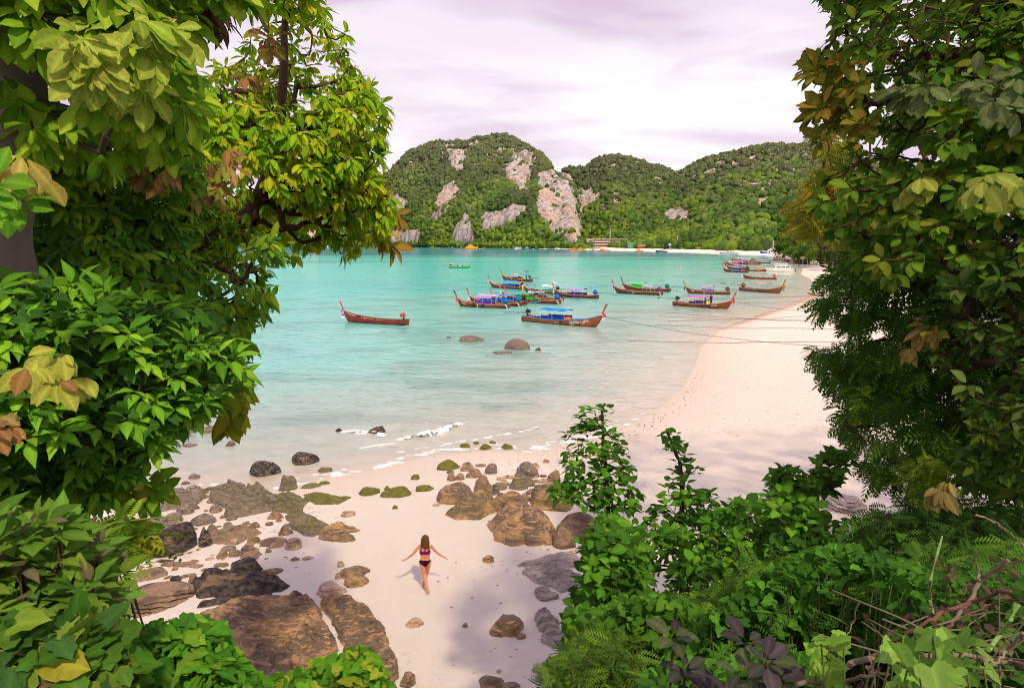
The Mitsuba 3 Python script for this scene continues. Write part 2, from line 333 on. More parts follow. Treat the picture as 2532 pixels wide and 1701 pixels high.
forest_v, forest_n, forest_t = [], [], []
def hill(outline, crest, base_off, power, back, seed, rough, x0=None, x1=None):
    o = Dp(outline)
    px = np.arange(o[0, 0], o[-1, 0], 3.0)
    top = np.interp(px, o[:, 0], o[:, 1])
    k = np.ones(5) / 5; top = np.convolve(np.pad(top, 2, mode='edge'), k, 'valid')
    y1 = np.interp(px, [p[0] * K for p in crest], [p[1] for p in crest]); y0 = np.minimum(far_shore(px) + base_off, y1 - 60)
    H = EYE[2] + (HORIZON - top - 9) / FPX * y1 * 1.0
    H = np.maximum(H, 0.5)
    v = np.concatenate([np.linspace(0, 1, 90), 1 + np.linspace(0.02, 1, 16)])
    g = np.where(v <= 1, np.clip(v, 0, 1) ** power, 1 - 0.75 * np.clip(v - 1, 0, 1) ** 1.5)
    Y = np.where(v[None] <= 1, y0[:, None] + (y1 - y0)[:, None] * v[None], y1[:, None] + back * (v[None] - 1))
    X = ((px - 1266) / FPX)[:, None] * Y * 1.0098
    Z = H[:, None] * g[None]
    q = np.stack([X, Y * 0.6, Z * 1.2], -1)
    big = meshkit.fbm(q / 95.0, 4, seed) - 0.5; small = meshkit.fbm(q / 22.0, 3, seed + 9) - 0.5
    wgt = np.clip(np.minimum(v, np.abs(1 - v) * 3 + 0.12), 0, 1)[None] * np.clip(H / 40, 0.1, 1)[:, None]
    Z2 = Z + rough * (70 * big + 20 * small) * wgt - 3 * (v[None] == 0)
    Yd = Y - rough * (120 * big + 40 * small) * wgt
    V = np.stack([X * Yd / Y, Yd, Z2], -1)
    pr = proj(V.reshape(-1, 3)); n2 = meshkit.fbm(V.reshape(-1, 3) / np.array([11.0, 11.0, 22.0]), 4, seed + 3)
    rock = np.zeros(len(pr))
    for P in rocky_polys:
        am = 9 if P.area > 9000 else 30
        rock = np.maximum(rock, shapely.contains_xy(P.buffer(14 if P.area > 9000 else 5), pr[:, 0] + am * (n2 - 0.5), pr[:, 1] + am * (n2 - 0.5)))
    hf = np.zeros(len(pr))
    for P in half_polys: hf = np.maximum(hf, shapely.contains_xy(P, pr[:, 0] + 30 * (n2 - 0.5), pr[:, 1] + 30 * (n2 - 0.5)))
    rock = np.maximum(rock, hf * (n2 > 0.60) * 0.9)
    rock = rock * (v[None] <= 1.01).repeat(len(px), 0).ravel()
    R2 = rock.reshape(Z2.shape)
    from scipy.ndimage import gaussian_filter
    push = gaussian_filter(R2, 1.2); V[..., 1] -= 5 * push * np.clip(H / 60, 0, 1)[:, None]; V[..., 0] *= 1
    F = grid(*Z2.shape)[:, [0, 2, 1]] if False else grid(*Z2.shape)
    return V, R2, F, v

def scatter_trees(V, R2, F, v, n, seed, size, vis=1.15):
    rng = np.random.default_rng(seed)
    P = V.reshape(-1, 3); t = P[F]; nr = np.cross(t[:, 1] - t[:, 0], t[:, 2] - t[:, 0]); ar = np.linalg.norm(nr, axis=1)
    c = t.mean(1); rk = R2.reshape(-1)[F].max(1); vv = np.tile(v, len(V))[F].max(1)
    # as seen from the bay: per-area density, steeper slopes fuller
    w = ar * np.where(rk < 0.5, 1.0, 0.015) * (vv < vis); w /= w.sum()
    i = rng.choice(len(F), n, p=w); b = rng.dirichlet([1, 1, 1], n)
    p = (t[i] * b[..., None]).sum(1)
    s = size * rng.gamma(6, 0.155, n).clip(0.4, 1.45)
    forest_v.append(p); forest_n.append(s)

def hill_fn(p, n, uv):
    a = fbm(p.x * 0.05, p.y * 0.05, p.z * 0.02, 4); st = fbm(p.x * 0.20, p.y * 0.20, p.z * 0.018, 4); sp = fbm(p.x * 0.25, p.y * 0.25, p.z * 0.25, 3)
    rock = mix((0.19, 0.175, 0.165), (0.52, 0.48, 0.45), smoothstep(0.25, 0.65, st))
    rock = mix(rock, mi.Color3f(0.50, 0.30, 0.19), 0.7 * smoothstep(0.48, 0.64, a * 0.6 + st * 0.4) * smoothstep(150, 40, p.z))
    rock = mix(rock, mi.Color3f(0.10, 0.095, 0.09), 0.85 * smoothstep(0.53, 0.66, st * 0.6 + sp * 0.4))
    veg = mix((0.05, 0.075, 0.02), (0.10, 0.11, 0.045), sp)
    return mix(veg, rock, smoothstep(0.3, 0.7, uv.x + 0.3 * (sp - 0.5)))
def hill_bump(p, n, uv):
    return fbm(p.x * 0.12, p.y * 0.12, p.z * 0.03, 5)
mat('limestone', {'type': 'twosided', 'bsdf': {'type': 'bumpmap', 'arbitrary': proc(hill_bump, 0.4), 'scale': 9.0, 'bsdf': {'type': 'principled', 'base_color': proc(hill_fn), 'roughness': 0.95, 'specular': 0.05}}})

H1 = hill([(380, 545), (480, 500), (560, 470), (640, 440), (760, 420), (870, 405), (905, 385), (935, 350), (985, 328), (1040, 323), (1060, 328), (1085, 318), (1130, 310), (1165, 312), (1200, 330), (1230, 352), (1252, 380), (1270, 400), (1296, 412), (1310, 450), (1322, 510), (1332, 550), (1345, 566)],
          [(380, 1480), (1000, 1520), (1240, 1440), (1300, 1250), (1345, 1180)], 12, 0.62, 260, 41, 1.0)
H2 = hill([(1200, 470), (1235, 425), (1265, 398), (1290, 383), (1330, 381), (1350, 366), (1390, 357), (1430, 360), (1480, 372), (1510, 382), (1535, 396), (1600, 430), (1680, 480), (1740, 540)],
          [(1200, 1500), (1400, 1450), (1740, 1300)], 260, 0.75, 260, 52, 0.9)
H3 = hill([(1420, 470), (1480, 430), (1530, 397), (1560, 375), (1620, 355), (1680, 340), (1740, 330), (1790, 332), (1830, 340), (1880, 350), (1960, 372), (2060, 420), (2160, 480), (2250, 540)],
          [(1420, 1750), (1750, 1650), (2250, 1300)], 160, 0.85, 300, 63, 0.9)
H4 = hill([(1322, 567), (1345, 545), (1400, 522), (1480, 512), (1540, 500), (1600, 480), (1660, 470), (1720, 480), (1780, 500), (1850, 530), (1950, 545), (2100, 566)],
          [(1290, 1130), (1500, 1020), (1700, 900), (2100, 760)], 42, 0.8, 200, 74, 0.55)
for nm, h in (('limestone_hill', H1), ('limestone_hill', H2), ('limestone_hill', H3), ('wooded_hill', H4)):
    V, R2, F, v = h
    struct(nm, (V.reshape(-1, 3), F), 'limestone', uv=np.stack([R2.ravel(), 0 * R2.ravel()], 1))
scatter_trees(*H1, 14500, 1, 3.7); scatter_trees(*H2, 8600, 2, 3.8); scatter_trees(*H3, 10000, 3, 4.5); scatter_trees(*H4, 6000, 4, 3.4)
# belt of trees along the foot of the hills
rng = np.random.default_rng(5)
bx_ = rng.uniform(400, 2150, 900); by_ = far_shore(bx_) + np.where(bx_ > 1390, rng.uniform(34, 75, 900), rng.uniform(6, 22, 900))
forest_v.append(np.stack([(bx_ - 1266) / FPX * by_ * 1.0098, by_, np.full(900, 4.0)], 1)); forest_n.append(rng.uniform(2.5, 5.5, 900))
fp, fs = np.vstack(forest_v), np.concatenate(forest_n)
keep = np.ones(len(fp), bool)
base = ICO[0]; bv, bf = np.array(base.vertices), np.array(base.faces)
rng = np.random.default_rng(77); n = len(fp)
jit = 1 + rng.uniform(-0.42, 0.42, (n, len(bv), 1))
sc = np.stack([fs * rng.uniform(0.8, 1.2, n), fs * rng.uniform(0.8, 1.2, n), fs * rng.uniform(0.75, 1.25, n)], 1)
fv = (bv[None] * jit * sc[:, None] + (fp + np.array([0, 0, 1.0]) * fs[:, None] * 0.35)[:, None]).reshape(-1, 3)
ff = (bf[None] + (np.arange(n) * len(bv))[:, None, None]).reshape(-1, 3)
cl = meshkit.fbm(fp / 60.0, 3, 8); hz = np.clip(fp[:, 2] / 190, 0, 1)
low, mid_, brt = np.array([0.028, 0.062, 0.016]), np.array([0.07, 0.145, 0.022]), np.array([0.155, 0.25, 0.025])
u = np.clip((cl - 0.3) * 2.0 + rng.uniform(-0.28, 0.28, n) + 0.25 * (fp[:, 2] < 35), 0, 1)[:, None]
fc = np.where(u < 0.5, low + (mid_ - low) * u * 2, mid_ + (brt - mid_) * (u * 2 - 1))
dry = np.array([0.125, 0.135, 0.085]); fc = fc + (dry - fc) * np.clip((hz * 0.9 + rng.uniform(-0.4, 0.25, n)), 0, 0.75)[:, None]
fuv = np.stack([np.repeat(pack(fc), len(bv)), rng.uniform(0.75, 1.25, n * len(bv))], 1)
struct('forest', (fv, ff), 'wood_far', uv=fuv, smooth=True, kind='stuff', label='green jungle covering the far limestone hills', cat='forest')
# ---------------------------------------------------------------- people (local frame: facing +y, x to the right, feet on z = 0)
import manifold3d as m3
SPH = np.array(ICO[1].vertices); SPH_ALL = [SPH, np.array(ICO[0].vertices)]
def hullb(p, r, q, s):
    return m3.Manifold.hull_points(np.vstack([SPH_ALL[0] * r + np.asarray(p), SPH_ALL[0] * s + np.asarray(q)]))

def smooth_m(m, edge, it=8):
    m = m.refine_to_length(edge).to_mesh()
    t = trimesh.Trimesh(np.array(m.vert_properties[:, :3]), np.array(m.tri_verts), process=True)
    trimesh.smoothing.filter_taubin(t, 0.5, 0.52, iterations=it)
    return t

def hand_bones(w, d, side, k=1.0):
    """palm, four fingers, a thumb; w wrist, d forearm direction, side vector towards the thumb"""
    d = np.asarray(d, float) / np.linalg.norm(d); side = side - d * (side @ d); side = side / np.linalg.norm(side); n = np.cross(d, side)
    w = np.asarray(w, float); out = [hullb(w, .024 * k, w + d * .05 * k + side * .018, .02 * k), hullb(w + d * .05 + side * .02, .02 * k, w + d * .082 * k - side * .022, .017 * k)]
    for i, (o, l) in enumerate(((.028, .070), (.010, .078), (-.009, .072), (-.027, .056))):
        a = w + d * .084 * k + side * o * k; b = a + d * l * .5 + n * .012; c = b + d * l * .33 + n * .03
        out += [hullb(a, .0095 * k, b, .0088 * k), hullb(b, .0088 * k, c, .0075 * k)]
    a = w + d * .03 + side * .028; b = a + d * .035 + side * .03; c = b + d * .03 + side * .006
    return out + [hullb(a, .013 * k, b, .011 * k), hullb(b, .011 * k, c, .009 * k)]

def foot_bones(a, toe):
    a, toe = np.asarray(a, float), np.asarray(toe, float); d = toe - a
    heel = a - d * .22 + np.array([0, 0, -.035]); side = np.array([d[1], -d[0], 0]); side /= np.linalg.norm(side) + 1e-9
    return [hullb(a, .038, heel, .030), hullb(a, .038, a + d * .6, .034), hullb(heel, .028, a + d * .65 - np.array([0, 0, .01]), .03), hullb(a + d * .6 + side * .015, .028, toe + side * .02, .016), hullb(a + d * .6 - side * .015, .026, toe - side * .02, .013)]

def person_mesh(J, edge=.014, female=True):
    j = {k: np.asarray(v, float) for k, v in J.items()}
    B = []
    hp, ch, nk, hd = j['hip'], j['chest'], j['neck'], j['head']
    hw = .092 if female else .085
    ax = j.get('ax', np.array([1.0, 0, 0])); ax2 = j.get('sax', np.array([1.0, 0, 0]))
    waist = hp * .5 + ch * .5 + np.array([0, .012, -.02])
    up = (ch - hp) / np.linalg.norm(ch - hp); bk = np.cross(ax, up)  # forward
    glu = -1 if True else 1
    for s in (-1, 1):
        h = hp + ax * hw * s
        B += [hullb(hp + ax * .05 * s + up * .04, .095, h, .098), hullb(h - bk * .035 - up * .015, .085 if female else .075, hp + ax * .045 * s - bk * .03 - up * .05, .078), hullb(hp + ax * .055 * s + up * .05, .092, waist + ax * .05 * s, .080 if female else .092)]
        B += [hullb(waist + ax * .05 * s, .080 if female else .092, ch + ax2 * .062 * s, .098), hullb(ch + ax2 * .062 * s, .098, ch + ax2 * .09 * s + up * .13, .062)]
        if female: B += [hullb(ch + ax2 * .065 * s + bk * .075 + up * .02, .05, ch + ax2 * .06 * s + bk * .04 + up * .05, .06)]
        sh = j['shR' if s > 0 else 'shL']; el = j['elR' if s > 0 else 'elL']; wr = j['wrR' if s > 0 else 'wrL']
        B += [hullb(ch + ax2 * .085 * s + up * .14, .05, sh, .050), hullb(nk, .048, sh, .040), hullb(sh, .049, sh * .55 + el * .45, .042), hullb(sh * .55 + el * .45, .042, el, .034), hullb(el, .034, el * .7 + wr * .3, .036), hullb(el * .7 + wr * .3, .036, wr, .023)]
        B += hand_bones(wr, j.get('hdR' if s > 0 else 'hdL', wr - el), bk + up * .15)
        kn = j['knR' if s > 0 else 'knL']; an = j['anR' if s > 0 else 'anL']; to = j['toR' if s > 0 else 'toL']
        th = .088 if female else .082
        B += [hullb(h - up * .03, th, h * .55 + kn * .45, th * .84), hullb(h * .55 + kn * .45, th * .84, kn, .053), hullb(kn, .053, kn * .68 + an * .32 - bk * .012, .054), hullb(kn * .68 + an * .32 - bk * .012, .054, an, .032)]
        B += foot_bones(an, to)
    B += [hullb(ch + up * .16, .06, nk, .05), hullb(nk, .047, hd - (hd - nk) * .3, .048)]
    f = j.get('face', bk); f = f / np.linalg.norm(f); r = np.cross(f, hd - nk); r /= np.linalg.norm(r); u = np.cross(r, f)
    B += [hullb(hd + u * .03 - f * .015, .088, hd + u * .02 + f * .02, .078), hullb(hd + f * .035, .066, hd - u * .075 + f * .045, .040), hullb(hd - u * .065 + f * .02, .052, hd - u * .088 + f * .066, .022)]
    B += [hullb(hd + f * .092 + u * .01, .010, hd + f * .108 - u * .028, .013), hullb(hd + f * .086 - u * .058 + r * .018, .010, hd + f * .086 - u * .058 - r * .018, .010)]
    for s in (-1, 1):
        B += [hullb(hd + r * .080 * s + u * .012, .016, hd + r * .084 * s - u * .028, .012), hullb(hd + f * .078 + r * .034 * s + u * .018, .014, hd + f * .08 + r * .03 * s + u * .034, .012)]
    m = m3.Manifold.batch_boolean(B, m3.OpType.Add)
    return smooth_m(m, edge), dict(f=f, r=r, u=u, hd=hd, hp=hp, ch=ch, up=up, bk=bk, ax=ax, ax2=ax2, nk=nk)

def shell(t, pick, off, thick=.004):
    """a garment: the body's faces where pick(points) holds, moved out by off"""
    c = t.triangles_center; f = np.array(t.faces)[pick(c)]
    v = np.array(t.vertices) + np.array(t.vertex_normals) * off
    i = np.unique(f); mp = np.zeros(len(v), int); mp[i] = np.arange(len(i))
    return v[i], mp[f]

def hair_mesh(fr, length=.30, seed=1, wide=1.0):
    f, r, u, hd = fr['f'], fr['r'], fr['u'], fr['hd']
    B = [hullb(hd + u * .045 - f * .022, .098, hd + u * .02 - f * .035, .093)]
    rng = np.random.default_rng(seed)
    down = np.array([0, 0, -1.0]) * .8 - u * .2
    for k in range(11):
        a = (k - 5) / 5 * 1.75
        d = -f * math.cos(a) + r * math.sin(a) * wide
        p0 = hd + u * .03 + d * .075; p1 = hd + d * .096 + down * length * .38; p2 = hd + d * (.088 + .03 * rng.uniform(0, 1)) - f * .02 + down * length * (.78 + .3 * rng.uniform(0, 1)) * (1 - .25 * abs(a) / 1.75)
        B += [hullb(p0, .036, p1, .034), hullb(p1, .034, p2, .017)]
    t = smooth_m(m3.Manifold.batch_boolean(B, m3.OpType.Add), .012, 4)
    v = np.array(t.vertices); n = np.array(t.vertex_normals)
    q = v * np.array([55, 55, 16.0]); q[:, 0] += 1.5 * np.sin(v[:, 2] * 38)
    v = v + n * ((meshkit.fbm(q, 3, seed) - .5) * .045)[:, None]
    return v, np.array(t.faces)

SKIN = S(208, 146, 106) * 0.85
WSC = [1.0]
def place(m, pos, yaw):
    v, f = (m.vertices, m.faces) if hasattr(m, 'vertices') else m
    return rotz(np.array(v) * WSC[0], yaw) + np.asarray(pos), np.array(f)

# the woman on the sand, walking away
wp = onT(1052, 1459); WG = wp
W = dict(hip=(0, 0, .86), ax=(.985, -.06, .13), sax=(.998, -.03, .02), chest=(.005, .035, 1.19), neck=(.008, .035, 1.405), head=(.012, .065, 1.535), face=(-.12, .95, -.22),
         shL=(-.165, .03, 1.345), elL=(-.345, -.005, 1.13), wrL=(-.53, .01, .985), shR=(.18, .03, 1.345), elR=(.345, .01, 1.15), wrR=(.535, .03, 1.01), hdL=(-.7, .15, -.45), hdR=(.75, .15, -.4),
         knL=(-.03, .02, .47), anL=(.095, -.285, .115), toL=(.10, -.14, .02), knR=(.05, .21, .47), anR=(-.065, .15, .075), toR=(-.10, .33, .02))
wt, fr = person_mesh(W, .013)
wy_ = 0.06; WSC[0] = .90
w_ = Thing('person', 'woman in a purple bikini walking away barefoot on the sand, arms held out', 'person')
scol = np.tile(SKIN, (len(wt.vertices), 1)) * (0.82 + 0.36 * meshkit.fbm(np.array(wt.vertices) * 9, 3, 3))[:, None]
w_.part('body', place(wt, WG, wy_), 'skin', scol)
def loc(c, o, a, u, b): d = c - o; return d @ a, d @ b, d @ u
arm_cut = lambda c: np.abs(c[:, 0] - .007) < .165
def band_top(c):
    x, y, z = loc(c, fr['ch'], fr['ax2'], fr['up'], fr['bk'])
    strap = (np.abs(np.abs(x) - .10) < .018) & (z > -.02) & (z < .24)
    return arm_cut(c) & (((z > -.075) & (z < .0 + .035 * (y > 0))) | ((np.abs(x) > .075) & (z > -.06) & (z < .05)) | strap)
def bottom(c):
    x, y, z = loc(c, fr['hp'], fr['ax'], fr['up'], fr['bk'])
    back = (z < .085) & (z > -.135 + np.abs(x) * 1.15) & (c[:, 2] > .62)
    return back & (np.abs(x) < .2)
w_.part('bikini_top', place(shell(wt, band_top, .006), WG, wy_), 'cloth', S(118, 14, 92), label='magenta purple bikini top')
w_.part('bikini_bottom', place(shell(wt, bottom, .006), WG, wy_), 'cloth', S(52, 4, 48), label='dark violet high bikini bottom')
hv, hf_ = place(hair_mesh(fr, .27, 4), WG, wy_)
w_.part('hair', (hv, hf_), 'cloth', (S(92, 60, 40)[None] * (0.6 + 0.9 * meshkit.fbm(hv * np.array([60, 60, 18]), 3, 6))[:, None]), label='wavy shoulder length brown hair')

WSC[0] = 1.0; SPH_ALL[0] = SPH_ALL[1]
STAND = dict(hip=(0, 0, .92), chest=(0, .02, 1.24), neck=(0, .01, 1.47), head=(0, .03, 1.61), shL=(-.19, .01, 1.41), elL=(-.25, .0, 1.12), wrL=(-.23, .12, .90), shR=(.19, .01, 1.41), elR=(.25, .02, 1.12), wrR=(.24, .16, .92),
             knL=(-.10, .03, .50), anL=(-.11, -.03, .08), toL=(-.13, .14, .02), knR=(.10, .06, .50), anR=(.12, .03, .08), toR=(.14, .2, .02))
REACH = {**STAND, 'hip': (0, 0, .9), 'chest': (0, .16, 1.18), 'neck': (0, .26, 1.38), 'head': (0, .33, 1.5), 'shL': (-.19, .24, 1.33), 'elL': (-.24, .42, 1.12), 'wrL': (-.16, .6, 1.02), 'shR': (.19, .24, 1.33), 'elR': (.25, .42, 1.12), 'wrR': (.16, .6, 1.02)}
SIT = {**STAND, 'hip': (0, 0, .45), 'chest': (0, .03, .77), 'neck': (0, .04, 1.0), 'head': (0, .06, 1.14), 'shL': (-.19, .04, .94), 'elL': (-.25, .08, .67), 'wrL': (-.16, .28, .6), 'shR': (.19, .04, .94), 'elR': (.25, .08, .67), 'wrR': (.16, .28, .6), 'knL': (-.12, .40, .46), 'knR': (.12, .40, .46), 'anL': (-.12, .38, .08), 'anR': (.12, .38, .08), 'toL': (-.13, .56, .02), 'toR': (.13, .56, .02)}
WALK = {**STAND, 'knL': (-.09, .18, .50), 'anL': (-.1, .26, .08), 'toL': (-.1, .43, .03), 'knR': (.09, .02, .49), 'anR': (.1, -.28, .12), 'toR': (.1, -.14, .02), 'wrL': (-.24, -.16, .93), 'elL': (-.25, -.1, 1.14), 'wrR': (.24, .24, .98)}
pmesh = {}
def person(label, pos, yaw, pose, shirt, legs, hair=(.02, .015, .012), skin=SKIN * .6, sleeve=.0, hat=None, cut=.5, group=None):
    if id(pose) not in pmesh: pmesh[id(pose)] = person_mesh(pose, .09, False)
    t, f = pmesh[id(pose)]
    p = Thing('person', label, 'person', group)
    p.part('body', place(t, pos, yaw), 'skin', skin)
    hz_, cz = f['hp'][2], f['ch'][2]
    if shirt is not None: p.part('shirt', place(shell(t, lambda c: (((c - f['hp']) @ f['up'] > .02) & ((c - f['nk']) @ f['up'] < -.01) & ((np.abs(c[:, 0]) < .27) & (c[:, 2] > hz_ + .05))), .014), pos, yaw), 'cloth', shirt)
    p.part('trousers', place(shell(t, lambda c: ((c - f['hp']) @ f['up'] < .06) & (np.abs(c[:, 0]) < .22) & (c[:, 2] > cut * min(hz_, .5)) & (c[:, 2] < hz_ + .08), .016), pos, yaw), 'cloth', legs)
    hd, u, fw = f['hd'], f['u'], f['f']
    p.part('hair', place(smooth_m(hullb(hd + u * .045 - fw * .02, .092, hd + u * .01 - fw * .04, .085), .03, 2), pos, yaw), 'cloth', hair if hat is None else hat)
    return p
# ---------------------------------------------------------------- longtail boats
WOOD = S(128, 66, 38) * .8; WOOD_D = S(92, 46, 28) * .8; PALE = S(205, 175, 150) * .8; POST = S(190, 92, 50) * .85
BLUE = S(28, 130, 215); PURP = S(168, 120, 200); DPURP = S(92, 40, 140); GREEN = S(35, 190, 120); LGREEN = S(50, 200, 60); DBLUE = S(20, 70, 180); TARPB = S(20, 105, 190); WHITE = S(235, 235, 232) * .9
DARK = S(38, 32, 32); PINK = S(235, 130, 150); YEL = S(240, 195, 40); RED = S(200, 40, 45); ORANGE = S(240, 120, 50)

def hull_fns(L, B):
    beam = lambda t: B / 2 * np.interp(t, [0, .06, .25, .5, .7, .85, .94, 1.0], [.66, .74, .93, 1, .92, .62, .30, .05])
    sheer = lambda t: np.interp(t, [0, .15, .4, .6, .75, .88, 1.0], [.66, .54, .50, .56, .70, .95, 1.34]) * (L / 10) ** .5
    keel = lambda t: np.interp(t, [0, .05, .85, .92, .97, 1.0], [-.18, -.28, -.28, -.10, .42, 1.05]) * (L / 10) ** .5
    xx = lambda t: (t - .5) * L
    return beam, sheer, keel, xx

def marks(n, h, seed):
    """hand-painted looped characters, too small in the photograph to read, as raised strokes"""
    rng = np.random.default_rng(seed); out, x = [], 0.0
    forms = [[(0, .25), (.12, .12), (.2, .25), (.1, .35), (.1, .95), (.45, 1), (.6, .8), (.6, 0)], [(.05, .9), (.2, .8), (.1, .7), (.1, 0), (.6, 0), (.6, .95)], [(0, .95), (.35, 1), (.6, .75), (.6, 0)], [(.1, 0), (.1, .9), (.35, .55), (.6, .9), (.6, 0)],
             [(.6, .9), (.2, 1), (.1, .6), (.5, .5), (.6, .2), (.3, 0), (.05, .1)], [(.1, .0), (.1, .95), (.5, 1), (.6, .6), (.3, .45), (.6, .2), (.6, 0)]]
    for i in range(n):
        if rng.uniform() < .14: x += .45 * h; continue
        g = np.array(forms[rng.integers(6)]) * [h * .85, h] + [x, 0]
        out.append(shapely.LineString(g).buffer(h * .085, cap_style='flat'))
        if rng.uniform() < .35: out.append(shapely.LineString(np.array([(.1, 1.2), (.35, 1.38), (.6, 1.2)]) * h + [x, 0]).buffer(h * .07))
        x += h * .78
    u = shapely.union_all(out).simplify(h * .02)
    m = trimesh.util.concatenate([trimesh.creation.extrude_polygon(g, .008, engine='earcut') for g in getattr(u, 'geoms', [u])])
    return np.array(m.vertices), np.array(m.faces)

def longtail(label, bow, stern, group, hull=WOOD, rail=PALE, deck=None, post=POST, canopy=None, clen=(.32, .62), curtain=None, tarp=None, engine=DARK, shaft=1, shaft_dir=None, ribbons=(PINK, WHITE), shade=None, ladder=False, ribs=False,
             name=None, tyres=False, seats=None, mast=False, post_len=1.25, beamw=None, detail=True):
    a, b = on(*bow, 0.0), on(*stern, 0.0)
    d = a - b; yaw = math.atan2(d[1], d[0]); L = np.linalg.norm(d[:2]) / .93; pos = (a + b) / 2; pos = np.array([pos[0], pos[1], 0.0]) + np.append(d[:2] / np.linalg.norm(d[:2]) * .03 * L, 0)
    B = beamw or min(1.85, .155 * L + .25); k = (L / 10) ** .5
    o = Thing('longtail_boat', label, 'boat', group); cs = 1 if math.cos(yaw) < 0 else -1   # the side that faces the headland
    P = lambda name, m, mt, col, **kw: o.part(name, (rotz(np.asarray(m[0] if isinstance(m, tuple) else m.vertices), yaw) + pos, m[1] if isinstance(m, tuple) else np.array(m.faces)), mt, col, **kw)
    beam, sheer, keel, xx = hull_fns(L, B)
    n = 44 if detail else 26; t = np.linspace(0, 1, n)
    prof = np.array([[1.0, 1.0], [.985, .78], [.95, .55], [.86, .32], [.66, .13], [.34, .03], [0, 0]])   # (beam, height) gunwale to keel
    half = np.concatenate([np.stack([xx(t)[:, None] + 0 * prof[None, :, 0] + (.0 if True else 0), beam(t)[:, None] * prof[None, :, 0], keel(t)[:, None] + (sheer(t) - keel(t))[:, None] * prof[None, :, 1]], -1)], 1)
    ring = np.concatenate([half, (half * np.array([1, -1, 1]))[:, ::-1][:, 1:]], 1); m = ring.shape[1]
    f = grid(n, m)
    cap = np.array([[0, i + 1, i] for i in range(1, m - 1)])
    v = ring.reshape(-1, 3)
    col = np.tile(hull, (len(v), 1)); zz = v[:, 2]
    nz = meshkit.fbm(v * np.array([.8, 3, 9.0]) + L, 3, 3)
    strake = (np.tile(np.arange(m), n) % 2 == 0) * .1
    col = col * ((0.62 + 0.75 * nz - strake) * (.85 + .35 * ((L * 7.3) % 1)))[:, None]
    col[zz < .06] = S(44, 30, 24) * .8
    P('hull', (v, np.vstack([f, cap])), 'paint', col)
    # inner skin, floor and decks
    inn = half * np.array([1, .93, 1]); inn[:, :, 2] = np.maximum(inn[:, :, 2] - .01, .10 * k + .25 * np.maximum(keel(t) + .1, 0)[:, None]); inn = inn[:, :6]
    ir = np.concatenate([inn, (inn * np.array([1, -1, 1]))[:, ::-1]], 1)
    P('inner_skin', (ir.reshape(-1, 3), grid(n, ir.shape[1])), 'paint', WOOD_D * 1.1)
    for s in (-1, 1):
        q = np.stack([xx(t), s * beam(t) * 1.0, sheer(t) + .012], 1)
        P('gunwale', tube(q, .036 * k + .012, 5), 'paint', rail)
    i = t > .80; td = np.linspace(.80, .985, 9)
    dv = np.stack([np.stack([xx(td), s * beam(td) * .97, sheer(td) - .03 + .04 * (s == 0)], 1) for s in (-1, 0, 1)], 1)
    P('foredeck', (dv.reshape(-1, 3), grid(9, 3)), 'paint', deck if deck is not None else S(176, 130, 115) * .8)
    td = np.linspace(0.0, .13, 5)
    dv = np.stack([np.stack([xx(td), s * beam(td) * .96, sheer(td) - .04 + .03 * (s == 0)], 1) for s in (-1, 0, 1)], 1)
    P('stern_deck', (dv.reshape(-1, 3), grid(5, 3)), 'paint', WOOD * 1.2)
    # prow post, raked forward, widening to a flat top
    z1 = sheer(1.0); x1 = xx(1.0)
    pp = np.array([[x1 - .25 * k, 0, z1 - .65 * k], [x1 + .02, 0, z1 - .02], [x1 + .30 * k, 0, z1 + .5 * post_len * k], [x1 + .62 * k, 0, z1 + post_len * k]])
    pt = tube(pp, np.array([.07, .085, .10, .135]) * k, 6)
    pv = pt[0].copy(); pv[:, 1] *= .62
    P('prow_post', (pv, pt[1]), 'paint', post)
    rng = np.random.default_rng(int(L * 1000))
    # ribbons and garland at the neck of the post
    for r_i, rc in enumerate(ribbons):
        ang = np.linspace(0, 2 * np.pi, 13); c0 = np.array([x1 + (.05 + .10 * r_i) * k, 0, z1 + (.06 + .14 * r_i) * k])
        g = np.stack([c0[0] + .09 * k * np.cos(ang), .13 * k * np.sin(ang), c0[2] - .04 * np.cos(ang)], 1)
        gk = P('garland', tube(g, .05 * k, 5, False), 'cloth', rc)
        h = np.linspace(0, 1, 7); ln = (.55 + .5 * rng.uniform()) * k
        for s in (-1, 1):
            q = np.stack([c0[0] + .10 + .10 * np.sin(h * 3 + r_i) * k, s * (.11 + .03 * h) * k + .02 * np.sin(h * 7), c0[2] - ln * h], 1)
            w = (.035 + .07 * h) * k
            rv = np.concatenate([q + np.array([1, .3, 0]) * w[:, None], q - np.array([1, .3, 0]) * w[:, None]], 0)
            ff = np.array([[i, i + 1, i + 8] for i in range(6)] + [[i, i + 8, i + 7] for i in range(6)])
            P('ribbon', (rv, ff), 'cloth', rc, of=gk)
    # benches / ribs
    if ribs:
        for tt in np.linspace(.2, .76, 15):
            yy = np.linspace(-1, 1, 9); q = np.stack([np.full(9, xx(tt)), yy * beam(tt) * .93, .13 * k + (sheer(tt) - .02 - .13 * k) * np.abs(yy) ** 2.2], 1)
            P('rib', tube(q, .035, 4), 'paint', PALE)
        q = np.linspace(.18, .78, 12)
        for s in (-1, 1): P('stringer', tube(np.stack([xx(q), s * beam(q) * .9, sheer(q) - .16], 1), .03, 4), 'paint', PALE)
        for tt in (.3, .5, .68): P('bench', box(.26, beam(tt) * 1.82, .04, (xx(tt), 0, sheer(tt) - .14)), 'paint', PALE * .85)
        P('bucket', tube([[xx(.5), -.2, .1 * k], [xx(.5), -.2, sheer(.5) - .02]], [.11, .14], 10), 'paint', DARK)
    else:
